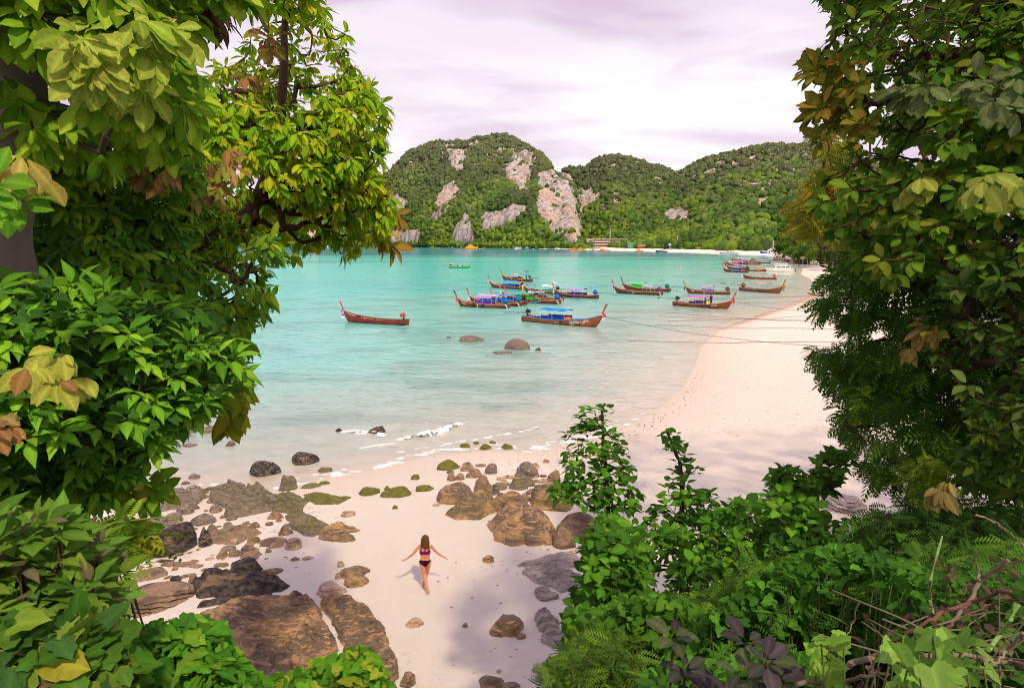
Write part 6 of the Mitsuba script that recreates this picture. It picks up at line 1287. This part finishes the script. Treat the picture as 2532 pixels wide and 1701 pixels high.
# ---------------------------------------------------------------- undergrowth, lower left
def vines(label, poly, n, d0, d1, size, cols, seed, tm=LOBED, nrm=(.1, -.5, .85), parts=120, stem_every=9, name='vine', cat='vine', flowers=0, flat=.35):
    p = Plant(name, label, cat, seed=seed); P = fill(poly, n, d0, d1, p.rng, 1.0, .3, 2.2)
    g = terr(P[:, 0], P[:, 1]); P = P[P[:, 2] > g + .03]
    p.scatter(P, tm, size, cols, nrm=nrm, flat=max(flat, .5)); p.stems(P, .004, (.11, .16, .05), drop=1.0, every=stem_every)
    p.finish(parts)
    for q in P[np.argsort(-P[:, 1])][len(P) // 4:][:flowers * 40:40]:
        fl = Thing('flower', 'small white star shaped flower among the vines', 'flower', 'small white flowers among the vines'); up = q + (EYE - q) / np.linalg.norm(EYE - q) * .06; a = np.arange(5) * 1.2566
        for k in a:
            e = np.array([math.cos(k), -.3, math.sin(k)]); e2 = np.array([-math.sin(k), 0, math.cos(k)]) * .005
            fl.part('petal', (np.array([up, up + e * .011 + e2, up + e * .021, up + e * .011 - e2]), np.array([[0, 1, 2], [0, 2, 3]])), 'cloth', WHITE)
    return p
vines('bright green vine mound along the bottom edge left of the sandy gap', [(270, 1700), (275, 1520), (330, 1430), (420, 1408), (485, 1425), (525, 1475), (555, 1545), (600, 1550), (650, 1700)], 3600, 3.0, 4.3, .068, [(.075, .25, .02), (.10, .30, .025), (.055, .19, .025), (.16, .33, .03)], 11, parts=260)
vines('bright green vine tuft at the bottom edge beside the sandy gap', [(560, 1700), (570, 1545), (660, 1545), (700, 1525), (760, 1500), (815, 1478), (850, 1500), (880, 1560), (900, 1700)], 2200, 3.2, 4.4, .062, [(.09, .27, .02), (.13, .32, .025), (.07, .20, .02), (.26, .34, .03)], 12, parts=200, flowers=1)
vines('tangle of lobed vine leaves in the lower left corner', [(-250, 1750), (-250, 1380), (60, 1400), (200, 1390), (270, 1420), (300, 1480), (290, 1750)], 2900, 2.3, 3.6, .078, [(.06, .17, .02), (.085, .21, .025), (.05, .13, .03), (.15, .25, .03)], 13, parts=200, flowers=2)
sh = Plant('shrub', 'leafy shrub with purple tinged green leaves at the lower left edge', 'shrub', seed=14)
C = fill([(-250, 1200), (100, 1190), (230, 1230), (265, 1290), (250, 1370), (150, 1440), (-250, 1480)], 520, 2.5, 4.2, sh.rng); sh.rosettes(C, outward(C, at(60 * K, 1500 * K, 3.4), .9), ELL_M, 6, .082, [(.11, .23, .03), (.09, .21, .03), (.08, .18, .025), (.14, .25, .03), (.125, .11, .06)], droop=.25, wid=1.25); sh.stems(C, .006, (.09, .055, .035), drop=1.3); sh.finish(260)
lf = Thing('leaf', 'single big yellow leaf lying on the vines in the lower left corner', 'leaf')
V, f, uv = inst(rich_t([.03, .12, .2, .26, .27, .25, .2, .1, .0], .12, .15, .25), np.array([at(58 * K, 1492 * K, 2.35)]), np.array([[1.0, -.1, -.15]]), np.array([[.1, -.7, .7]]), np.array([.165]), np.array([[.36, .37, .04]])); lf.part('blade', (V[0], f), 'leaf', uv=uv[0])
lf.part('stalk', tube([at(-20 * K, 1478 * K, 2.35), at(58 * K, 1492 * K, 2.35)], .004, 5), 'bark', (.25, .2, .06))
fn = Plant('fern', 'light green fern fronds between the left hand leaves and the black boulder', 'fern', seed=15)
P = fill([(130, 1200), (240, 1180), (280, 1210), (290, 1270), (160, 1280)], 70, 3.4, 4.4, fn.rng); fn.scatter(P, FERN, .30, [(.13, .27, .025), (.10, .22, .02), (.19, .31, .03)], flat=.5, down=.1); fn.stems(P, .004, (.1, .15, .04), drop=.8, every=3); fn.finish(70)
for i, (p, q) in enumerate([([(150, 1290), (190, 1230), (260, 1190), (350, 1180), (420, 1180)], 3.4), ([(120, 1260), (170, 1200), (220, 1215), (260, 1240)], 3.3)]):
    solo('tendril', ['long curling vine tendril arching over the left hand ferns', 'short vine tendril curling above the left hand shrub'][i], 'vine', tube([at(x * K, y * K, q) for x, y in p], [.005, .005, .004, .003, .002][:len(p)], 5), 'bark', (.17, .24, .05))
for i, (p, r_, dd) in enumerate([([(-30, 1440), (120, 1438), (260, 1430), (330, 1445)], .011, 3.0), ([(60, 1500), (180, 1520), (320, 1500)], .007, 2.8), ([(230, 1520), (260, 1560), (275, 1640)], .006, 2.6)]):
    solo('dead_branch', ['thin dead branch lying through the lower left vines', 'thinner dead twig below the dead branch at the lower left', 'short dead twig slanting at the bottom left edge'][i], 'branch', tube([at(x * K, y * K, dd) for x, y in p], r_, 6), 'bark', S(130, 95, 80) * .6)
# ---------------------------------------------------------------- the right trees
r1 = Plant('dark_leaf_tree', 'tall dark broadleaf tree filling the upper right corner', 'tree', seed=31)
poly = [(1880, -300), (1888, 5), (1905, 55), (1898, 100), (1870, 115), (1835, 140), (1840, 168), (1895, 180), (1880, 220), (1850, 250), (1850, 270), (1890, 300), (1905, 350), (1870, 390), (1850, 430), (1885, 470), (1905, 520), (1950, 560), (1960, 610), (2100, 640), (2600, 660), (2600, -300)]
C = fill(poly, 1700, 6.2, 10.5, r1.rng, 1.0, .4, 1.2); cen = at(2300 * K, 250 * K, 9.2)
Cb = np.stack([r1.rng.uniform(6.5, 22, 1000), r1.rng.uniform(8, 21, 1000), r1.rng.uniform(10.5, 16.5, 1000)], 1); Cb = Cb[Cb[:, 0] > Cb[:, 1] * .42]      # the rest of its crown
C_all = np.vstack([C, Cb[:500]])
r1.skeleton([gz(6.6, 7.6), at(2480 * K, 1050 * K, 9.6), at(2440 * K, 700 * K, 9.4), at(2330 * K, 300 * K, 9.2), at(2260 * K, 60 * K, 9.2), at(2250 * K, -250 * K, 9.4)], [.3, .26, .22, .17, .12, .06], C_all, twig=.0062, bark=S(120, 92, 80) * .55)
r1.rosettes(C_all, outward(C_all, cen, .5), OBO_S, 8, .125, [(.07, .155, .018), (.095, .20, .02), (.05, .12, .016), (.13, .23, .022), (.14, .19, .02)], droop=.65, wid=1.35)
for pl, n, d0, d1, sz in (([(2215, 380), (2334, 370), (2360, 420), (2250, 440)], 5, 4.3, 4.7, .125), ([(2060, 400), (2120, 395), (2110, 440), (2070, 440)], 3, 6.0, 6.4, .15), ([(2060, 170), (2150, 190), (2130, 240), (2060, 230)], 4, 6.0, 6.4, .15), ([(2200, 180), (2334, 160), (2330, 260), (2230, 250)], 7, 4.6, 5.4, .115)):
    B = fill(pl, n, d0, d1, r1.rng); r1.rosettes(B, outward(B, cen, .1), OBO, 7, sz, [(.24, .29, .05), (.20, .26, .05)] if pl[0][0] in (2215, 2060) and pl[0][1] > 300 else [(.10, .14, .05), (.12, .16, .06)], droop=1.1 if pl[0][1] > 300 else .5, wid=1.3)
B = fill([(1850, 130), (2000, 150), (1990, 330), (1860, 330)], 30, 6.3, 7.5, r1.rng); r1.rosettes(B, outward(B, cen, .3), OBO_S, 8, .15, [(.15, .15, .02), (.11, .14, .02), (.20, .15, .025)], droop=.3, wid=1.3)
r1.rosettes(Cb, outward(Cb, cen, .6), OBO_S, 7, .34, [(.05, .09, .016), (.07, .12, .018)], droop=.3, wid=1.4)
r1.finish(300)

r2 = Plant('feathery_tree', 'golden tinged feathery tree peeping out left of the dark tree', 'tree', seed=32)
P = np.vstack([fill([(1845, 292), (1878, 278), (1905, 295), (1910, 360), (1870, 345)], 120, 13, 16, r2.rng), fill([(1802, 490), (1832, 450), (1860, 400), (1890, 370), (1990, 420), (2000, 545), (1900, 545), (1835, 528)], 1300, 13, 16.5, r2.rng)])
r2.skeleton([gz(13.5, 15.5), at(2350 * K, 700 * K, 16.5), at(2150 * K, 500 * K, 15.5), at(1960 * K, 430 * K, 15)], [.22, .16, .1, .04], P[::9], twig=.008, bark=S(110, 85, 70) * .55)
r2.scatter(P, FROND_S, .28, [(.22, .22, .02), (.17, .18, .02), (.28, .25, .03), (.12, .14, .02)], flat=1.0, down=.4, nrm=[-.15, -.9, .55]); r2.finish(120)

FROND_W = pinna_t(6, .42, .95, .062, .35)
r3 = Plant('feathery_tree', 'dark feathery leaved tree hanging over the beach at the right', 'tree', seed=33)
poly = [(1862, 690), (1885, 655), (1865, 640), (1905, 600), (2000, 560), (2334, 540), (2600, 540), (2600, 1090), (2334, 1060), (2260, 1090), (2200, 1020), (2120, 1060), (2060, 1095), (2010, 1085), (1965, 1045), (1935, 1030), (1925, 960), (1905, 890), (1880, 840), (1858, 795), (1885, 805), (1925, 780), (1965, 770), (2060, 760), (2050, 720), (1975, 735), (1945, 770), (1920, 735), (1885, 715)]
P = fill(poly, 6800, 8.2, 13.5, r3.rng, 1.0, .25, 1.2); P = P[P[:, 2] > terr(P[:, 0], P[:, 1]) + .4]
r3.skeleton([gz(8.2, 9.6), at(2420 * K, 1080 * K, 12), at(2330 * K, 900 * K, 11.6), at(2230 * K, 760 * K, 11), at(2150 * K, 640 * K, 10.6)], [.2, .17, .13, .09, .04], P[::22], twig=.006, bark=S(105, 85, 74) * .5, thick=.016)
C3 = fill(poly, 1500, 8.2, 13.0, r3.rng, 1.0, .35, 1.2); r3.rosettes(C3, outward(C3, at(2300 * K, 800 * K, 12), .3), FROND_W, 6, .20, [(.06, .14, .018), (.045, .105, .016), (.09, .19, .02)], droop=.9, jit=.5)
r3.scatter(P[::3], FROND_S, .165, [(.06, .14, .018), (.045, .105, .016), (.085, .18, .02), (.04, .09, .018)], flat=1.0, down=.6, nrm=[-.15, -.9, .55])
B = fill([(1930, 800), (2080, 860), (2060, 960), (1960, 960)], 110, 8.2, 9.5, r3.rng); r3.scatter(B, FROND_S, .17, [(.14, .26, .02), (.20, .28, .02)], flat=1.0, down=.4, nrm=[0, -.9, .5])
B = fill([(2180, 1010), (2334, 1000), (2334, 1120), (2200, 1090)], 40, 6.5, 8, r3.rng); r3.rosettes(B, outward(B, at(2350 * K, 950 * K, 9), .2), ELL_S, 7, .13, DG_, droop=.6)
r3.finish(160)
r4 = Plant('broadleaf_tree', 'lower broadleaf branches hanging at the right edge below the dark tree', 'tree', seed=34)
poly = [(2150, 600), (2600, 560), (2600, 1150), (2334, 1120), (2300, 1050), (2240, 1000), (2200, 900), (2130, 820), (2120, 700)]
C = fill(poly, 420, 6.0, 9.5, r4.rng); r4.skeleton([gz(8.6, 6.6), at(2560 * K, 1100 * K, 9.8), at(2480 * K, 850 * K, 9.2), at(2380 * K, 700 * K, 8.6)], [.16, .13, .1, .05], C, twig=.0055, bark=S(110, 88, 76) * .5)
r4.rosettes(C, outward(C, at(2500 * K, 800 * K, 9), .4), ELL_S, 7, .12, DG_ + [(.08, .13, .03)], droop=.55, wid=1.2)
B = fill([(2060, 720), (2150, 700), (2130, 800), (2060, 790)], 9, 6.6, 7.2, r4.rng); r4.rosettes(B, outward(B, at(2500 * K, 800 * K, 9), .0), ELL_S, 7, .13, [(.20, .20, .03), (.26, .18, .06)], droop=1.1, wid=1.2)
B = fill([(2120, 1070), (2160, 1060), (2170, 1140), (2120, 1130)], 4, 4.6, 5.2, r4.rng); r4.rosettes(B, outward(B, at(2500 * K, 800 * K, 9), -.3), ELL, 6, .11, [(.20, .15, .05), (.24, .2, .06)], droop=1.4)
r4.finish(200)

# ---------------------------------------------------------------- saplings and bushes on the right slope
def heart_bush(name, label, poly, n, d0, d1, size, cols, seed, trunk=None, parts=200, cat='shrub', rad=(.05, .03, .015), k=5, nrm=.5):
    p = Plant(name, label, cat, seed=seed); C = fill(poly, n, d0, d1, p.rng); C = C[C[:, 2] > terr(C[:, 0], C[:, 1]) + .1]
    c0 = C.mean(0)
    if trunk is not None: p.skeleton(trunk, rad, C, twig=.0042, thick=.012, bark=S(110, 84, 70) * .55, sides=5)
    else: p.stems(C, .007, (.10, .07, .045), drop=1.6, every=2)
    p.rosettes(C, outward(C, c0 - [0, 0, .4], .8), HEART_S if size < .11 else HEART, k, size, cols, droop=.45, spread=1.15, jit=nrm, off=.05)
    p.finish(parts); return p
HB = [(.07, .21, .022), (.085, .24, .022), (.045, .13, .018), (.12, .30, .025)]
tr = lambda l: [at(x * K, y * K, d) for x, y, d in l]
def tr_g(l):
    p = tr(l); q = np.array(p[0]); g = np.array([q[0], q[1], float(terr(q[0], q[1])) - .1]); return ([g] if q[2] > g[2] + .2 else []) + p
heart_bush('sapling', 'taller heart leaved sapling standing in front of the boulder cluster', [(1280, 985), (1300, 965), (1335, 935), (1370, 925), (1400, 935), (1398, 990), (1440, 1040), (1435, 1080), (1455, 1150), (1400, 1175), (1345, 1155), (1265, 1140), (1250, 1122), (1300, 1085), (1290, 1030)], 125, 9.2, 10.2, .11, HB, 41, tr_g([(1395, 1400, 9.9), (1388, 1250, 9.8), (1385, 1120, 9.7), (1375, 1020, 9.7), (1372, 935, 9.7)]), cat='tree')
heart_bush('sapling', 'slender heart leaved sapling with a bare stem below, right of the taller one', [(1502, 985), (1530, 975), (1548, 1010), (1590, 1030), (1598, 1060), (1580, 1090), (1620, 1120), (1655, 1180), (1600, 1240), (1650, 1290), (1510, 1305), (1445, 1290), (1470, 1180), (1525, 1110), (1540, 1060)], 145, 8.8, 9.9, .105, HB, 42, tr_g([(1556, 1340, 9.3), (1556, 1180, 9.3), (1552, 1060, 9.3), (1520, 985, 9.3)]), cat='tree')
heart_bush('bush', 'dark heart leaved bush under the saplings at the edge of the sand', [(1300, 1420), (1335, 1240), (1375, 1185), (1450, 1200), (1480, 1300), (1430, 1400), (1340, 1560), (1300, 1540)], 300, 7.0, 9.6, .11, HB, 43, parts=200)
heart_bush('bush', 'heart leaved thicket between the saplings and the layered rock', [(1620, 1190), (1690, 1140), (1770, 1120), (1850, 1140), (1890, 1190), (1840, 1270), (1700, 1290), (1560, 1330), (1500, 1320), (1600, 1260)], 340, 7.6, 10.4, .105, HB, 44, parts=200)
heart_bush('bush', 'lighter green heart leaved bush sticking up above the thicket', [(1752, 1085), (1775, 1050), (1800, 1075), (1850, 1105), (1858, 1070), (1900, 1025), (1938, 1055), (1910, 1105), (1870, 1150), (1790, 1145)], 95, 9.8, 11, .115, [(.075, .20, .022), (.10, .24, .025), (.06, .15, .02)], 45, tr_g([(1830, 1250, 10.4), (1835, 1150, 10.4), (1850, 1080, 10.4), (1900, 1030, 10.4)]), parts=150)
def feather(label, poly, n, d0, d1, size, cols, seed, tm=FROND_S, name='feathery_shrub', parts=80):
    p = Plant(name, label, 'shrub', seed=seed); P = fill(poly, n, d0, d1, p.rng); P = P[P[:, 2] > terr(P[:, 0], P[:, 1]) + .05]
    p.scatter(P, tm, size, cols, flat=.8, down=.05, nrm=[0, -.6, .8]); p.stems(P, .006, (.09, .08, .04), drop=1.2, every=5); p.finish(parts)
feather('feathery bright green shrub below the dark feathery tree', [(1905, 1240), (1960, 1185), (2040, 1150), (2150, 1130), (2300, 1150), (2600, 1150), (2600, 1400), (2334, 1340), (2150, 1320), (2000, 1270)], 2200, 6.6, 10, .17, [(.07, .17, .025), (.055, .13, .022), (.09, .20, .03), (.045, .11, .022)], 51)
feather('yellow green feathery shrub top catching the light at the right', [(2060, 1080), (2090, 1045), (2140, 1040), (2180, 1075), (2170, 1140), (2080, 1140)], 320, 7.5, 9, .15, [(.16, .27, .02), (.20, .30, .02), (.11, .20, .02)], 52)
feather('soft feathery green plant at the lower left corner of the right slope', [(1238, 1700), (1248, 1520), (1290, 1470), (1360, 1440), (1450, 1440), (1480, 1560), (1480, 1700)], 1900, 4.4, 6.4, .115, [(.10, .21, .025), (.14, .27, .025), (.07, .15, .03)], 53, FROND_S, parts=120)
feather('fine green fronds rising through the vine mound', [(1650, 1500), (1700, 1380), (1900, 1290), (2080, 1330), (2060, 1440), (1850, 1520)], 420, 4.2, 5.6, .13, [(.09, .23, .025), (.13, .29, .03), (.06, .16, .025)], 55, parts=60)
feather('fine fronds among the shaded creepers at the right edge', [(2080, 1250), (2334, 1220), (2450, 1350), (2334, 1450), (2120, 1420)], 420, 4.6, 6.6, .14, [(.07, .18, .025), (.10, .23, .03)], 56, parts=60)
feather('light feathery fronds in the middle of the right slope', [(1560, 1420), (1640, 1330), (1720, 1290), (1850, 1270), (1830, 1360), (1700, 1420), (1600, 1450)], 520, 5.6, 7.4, .17, [(.09, .21, .025), (.13, .27, .025), (.06, .14, .025)], 54, FROND, parts=150)
VG = [(.055, .18, .022), (.075, .23, .025), (.045, .13, .02), (.10, .28, .03)]
vines('wide mound of green vine leaves covering the right slope', [(1480, 1540), (1560, 1440), (1660, 1370), (1760, 1300), (1900, 1240), (2000, 1270), (2080, 1340), (2060, 1440), (1960, 1500), (1700, 1540)], 6600, 4.3, 6.6, .07, VG, 61, parts=300, flowers=4, flat=.45)
vines('vine leaves spilling down the edge of the right slope above the sand', [(1290, 1560), (1330, 1400), (1400, 1370), (1520, 1350), (1600, 1380), (1560, 1470), (1450, 1520), (1400, 1700), (1290, 1700)], 2600, 5.0, 7.2, .072, [(.07, .19, .022), (.10, .25, .025), (.05, .14, .02)], 62, HEART_S, parts=200, flowers=1)
vines('vine leaves in the bottom middle of the right slope', [(1400, 1750), (1480, 1520), (1700, 1500), (1860, 1500), (1900, 1750)], 3200, 3.0, 4.4, .066, VG, 63, parts=200, flowers=2)
vines('shaded creepers under the feathery trees at the right edge', [(1980, 1260), (2150, 1300), (2600, 1330), (2600, 1750), (2200, 1700), (2050, 1480)], 5400, 3.8, 6.6, .068, [(.055, .17, .02), (.07, .20, .022), (.04, .12, .02)], 64, parts=200)
vines('low creepers on the ground between the right hand bushes', [(1380, 1400), (1600, 1290), (1900, 1190), (2200, 1150), (2600, 1150), (2600, 1400), (1900, 1400), (1500, 1450)], 3200, 6.8, 10.5, .10, [(.045, .13, .02), (.06, .17, .022), (.04, .10, .02)], 65, LOBED_S, parts=60, stem_every=16)
bl = vines('pale green lobed vine leaves hanging close in the bottom right corner', [(2010, 1600), (2030, 1470), (2080, 1440), (2150, 1440), (2240, 1450), (2250, 1540), (2180, 1640)], 70, 1.8, 2.7, .058, [(.16, .32, .05), (.12, .26, .04), (.20, .36, .07)], 66, parts=60, stem_every=2, flat=.6)
vines('young pale lobed vine leaves left of the dry branches', [(1850, 1600), (1865, 1450), (1930, 1440), (1925, 1600)], 40, 2.2, 2.8, .055, [(.16, .32, .04), (.19, .35, .05)], 67, parts=40, stem_every=2)
def purple(label, spots, d, seed):
    p = Plant('purple_leaf_plant', label, 'plant', seed=seed); C = np.array([at(x * K, y * K, d + p.rng.uniform(-.15, .15)) for x, y in spots])
    p.rosettes(C, np.tile([.1, -.35, 1.0], (len(C), 1)), ELL, 7, .07, [(.055, .045, .055), (.075, .06, .07), (.055, .06, .05), (.08, .11, .05)], droop=.25, spread=1.15, wid=1.45, off=.02)
    p.stems(C, .007, (.07, .04, .04), drop=1.5); p.finish(80)
purple('dark purple leaved plant at the left of the bottom row', [(1535, 1455), (1560, 1530), (1575, 1560)], 2.7, 71)
purple('larger dark purple leaved plant in the middle of the bottom row', [(1700, 1465), (1745, 1510), (1690, 1545), (1770, 1555)], 2.6, 72)
purple('purple leaved sprig at the very bottom between the other purple plants', [(1625, 1600), (1660, 1590)], 2.3, 73)
# dry branches, stalks, litter
H_ = lambda l, d: [at(1532 + x / 2.334, 1030 + y / 2.334, d + .12 * math.sin(i * 1.9)) for i, (x, y) in enumerate(l)]
DRY = S(152, 138, 118) * .62
for i, (l, r_, d, c, lb) in enumerate([([(2240, 830), (2080, 950), (1970, 1130), (1880, 1230), (1820, 1310)], .014, 2.9, DRY, 'long forked dry branch slanting through the lower right tangle'), ([(2080, 950), (2072, 880), (2040, 775)], .007, 2.9, DRY, 'upright dry twig at the fork of the long dry branch'), ([(2260, 1005), (2050, 1060), (1810, 1160), (1640, 1270), (1500, 1365), (1320, 1425)], .011, 2.75, S(140, 105, 90) * .55, 'dark dry branch crossing the lower right from right to left'),
      ([(1300, 1430), (1480, 1372), (1700, 1388), (1950, 1375), (2150, 1400), (2400, 1430)], .016, 2.6, DRY, 'thick dry branch lying level across the lower right'), ([(2100, 1415), (2250, 1410), (2420, 1440)], .013, 2.5, DRY, 'dry branch beside the level one at the right edge'), ([(1030, 1535), (1250, 1530), (1400, 1495), (1560, 1470)], .012, 2.5, DRY, 'pale dry branch along the bottom edge by the purple plants'), ([(1312, 945), (1296, 1100), (1288, 1290)], .006, 3.6, S(60, 45, 40) * .6, 'dark upright twig in the vine mound'),
      ([(1385, 1065), (1345, 1180), (1305, 1290)], .006, 3.3, DRY, 'pale leaning twig beside the dark upright twig'), ([(2060, 560), (2180, 620), (2270, 690), (2400, 800)], .010, 4.2, DRY, 'dry branch hanging at the right edge above the creepers'), ([(2000, 1140), (2150, 1090), (2330, 1040), (2420, 1020)], .006, 3.0, S(130, 100, 85) * .55, 'thin dry twig crossing above the level branch'), ([(2334, 1240), (2240, 1340), (2160, 1430)], .009, 2.5, DRY, 'dry stick at the far right edge')]):
    p = H_(l, d); q = np.linspace(0, 1, 4 * len(p)); pp = np.stack([np.interp(q, np.linspace(0, 1, len(p)), np.array(p)[:, k]) for k in range(3)], 1); pp += np.random.default_rng(i).normal(0, .004, pp.shape)
    solo('dry_branch', lb, 'branch', tube(pp, np.linspace(r_, r_ * .5, len(pp)) * .62, 7), 'bark', np.asarray(c)[None] * (.6 + .8 * meshkit.fbm(np.asarray(tube(pp, r_, 7)[0]) * 30, 3, 2))[:, None])
solo('green_stalk', 'tall curved pale green stalk rising from the right hand vines', 'plant', tube(H_([(1815, 1150), (1790, 1050), (1795, 940), (1830, 800), (1862, 690)], 3.2), [.007, .007, .006, .005, .003], 6), 'bark', (.17, .27, .09))
solo('green_stalk', 'green vine shoot reaching up at the right edge beside the pale leaves', 'plant', tube(H_([(2130, 1345), (2200, 1250), (2260, 1170), (2295, 1080)], 2.2), [.006, .005, .005, .009], 6), 'bark', (.18, .30, .08))
rng = np.random.default_rng(88)
dl = Plant('dry_leaves', 'brown curled dead leaves caught among the dry branches', 'leaves', seed=88); labels[dl.k]['kind'] = 'stuff'
P = np.vstack([fill([(1830, 1600), (1880, 1440), (2000, 1400), (2150, 1380), (2600, 1380), (2600, 1650)], 150, 2.4, 3.6, rng), fill([(2100, 1290), (2334, 1250), (2334, 1420), (2120, 1420)], 90, 3.0, 4.0, rng), fill([(-100, 1600), (20, 1540), (300, 1540), (320, 1650)], 160, 2.3, 2.9, rng)])
dl.scatter(P, ELL_S, .05, [(.10, .065, .045), (.15, .10, .065), (.06, .04, .03)], flat=.9); dl.finish(0, mat='leaf')
tg = []
for i in range(45):
    p = fill([(1830, 1560), (1900, 1420), (2100, 1380), (2500, 1380), (2500, 1650)], 1, 2.5, 3.8, rng)[0]; d = rng.normal(0, 1, 3) * [1, .6, .5]; d /= np.linalg.norm(d); L = rng.uniform(.15, .5); tg.append(tube([p - d * L / 2, p + rng.normal(0, .02, 3), p + d * L / 2], [.004, .0035, .002], 4, False))
struct('dry_twigs', cat_(tg), 'bark', DRY * .8, kind='stuff', label='fine dry twigs tangled in the lower right corner', cat='twigs')

# ---------------------------------------------------------------- things on the upper beach
def kayak(label, x0, x1, y, col):
    a, b = onT(x0, y), onT(x1, y - 6); d = b - a; L = np.linalg.norm(d); yaw = math.atan2(d[1], d[0]); t = np.linspace(-1, 1, 21); w = .38 * np.sqrt(np.clip(1 - t ** 2, 0, 1)) * (1 - .2 * t ** 2); z = .32 + .18 * np.abs(t) ** 3
    o = Thing('kayak', label, 'kayak'); R = np.stack([np.stack([t * L / 2, w * math.cos(q), z * (.5 + .5 * math.sin(q))], 1) for q in np.linspace(-math.pi, math.pi, 13)], 1)
    v = rotz(R.reshape(-1, 3), yaw) + (a + b) / 2; o.part('hull', (v, grid(21, 13)), 'gloss', col)
    for s in (-.35, .3): o.part('cockpit', xf(ball((.34, .2, .05)), (a + b) / 2 + rotz([[s * L / 2, 0, .33]], yaw)[0], yaw), 'paint', S(20, 40, 50))
kayak('bright blue kayak on the upper beach seen through the right hand trees', 2388, 2462, 1138, S(45, 165, 220)); kayak('turquoise kayak behind the tree trunk at the right edge', 2480, 2530, 1118, S(40, 190, 180))
gb_ = at(2003, 652, 345); gz_ = float(terr(gb_[0], gb_[1]))
fr_ = Thing('timber_frame', 'open timber frame of posts and a top beam standing on the end of the beach', 'frame'); pos = np.array([gb_[0], gb_[1], gz_])
for sx in (-3.2, -1.2, 1.2, 3.2): fr_.part('post', tube([pos + [sx, 0, -.3], pos + [sx, 0, 3.4]], .14, 6), 'paint', S(215, 185, 150) * .8)
for zz_ in (3.4, 2.9): fr_.part('beam', box(8.6, .22, .22, pos + [0, -.05, zz_]), 'paint', S(225, 195, 160) * .8)
for i, (x, y, w, lb) in enumerate([(1925, 637, 26, 'rough stone wall at the end of the beach nearest the jetty'), (1950, 640, 30, 'pinkish stone wall under the shore trees'), (1978, 650, 46, 'long low fence wall behind the white speedboat')]):
    p = at(x, y, 400 - 25 * i); p[2] = terr(p[0], p[1]); s = (400 - 25 * i) / FPX; o = Thing('stone_wall', lb, 'wall'); rg = np.random.default_rng(i)
    n = 7
    for a in range(n):
        for b_ in range(2): o.part('stone', xf(box(w * s / n * .96, 1.6, 1.1 + .3 * rg.uniform(), (0, 0, 0), .15), p + [(a - n / 2 + .5) * w * s / n, rg.uniform(-.2, .2), .4 + 1.15 * b_]), 'paint', S(150, 120, 105) * rg.uniform(.5, .8))
for i, (x, y, pose, sh_, lg, lb) in enumerate([(2035, 738, WALK, S(60, 60, 120), S(40, 40, 80), 'person in navy walking on the sand behind the right hand leaves'), (2042, 655, STAND, S(200, 80, 80), S(50, 50, 60), 'person in red standing on the sand near the timber frame'), (2032, 652, STAND, S(225, 225, 225) * .8, S(60, 60, 70), 'person in white standing beside the one in red'), (1975, 664, STAND, S(60, 60, 70), S(40, 40, 50), 'person in dark clothes at the water edge by the white speedboat')]):
    q = onT(x, y); person(lb, q, 1.0 + i, pose, sh_, lg)
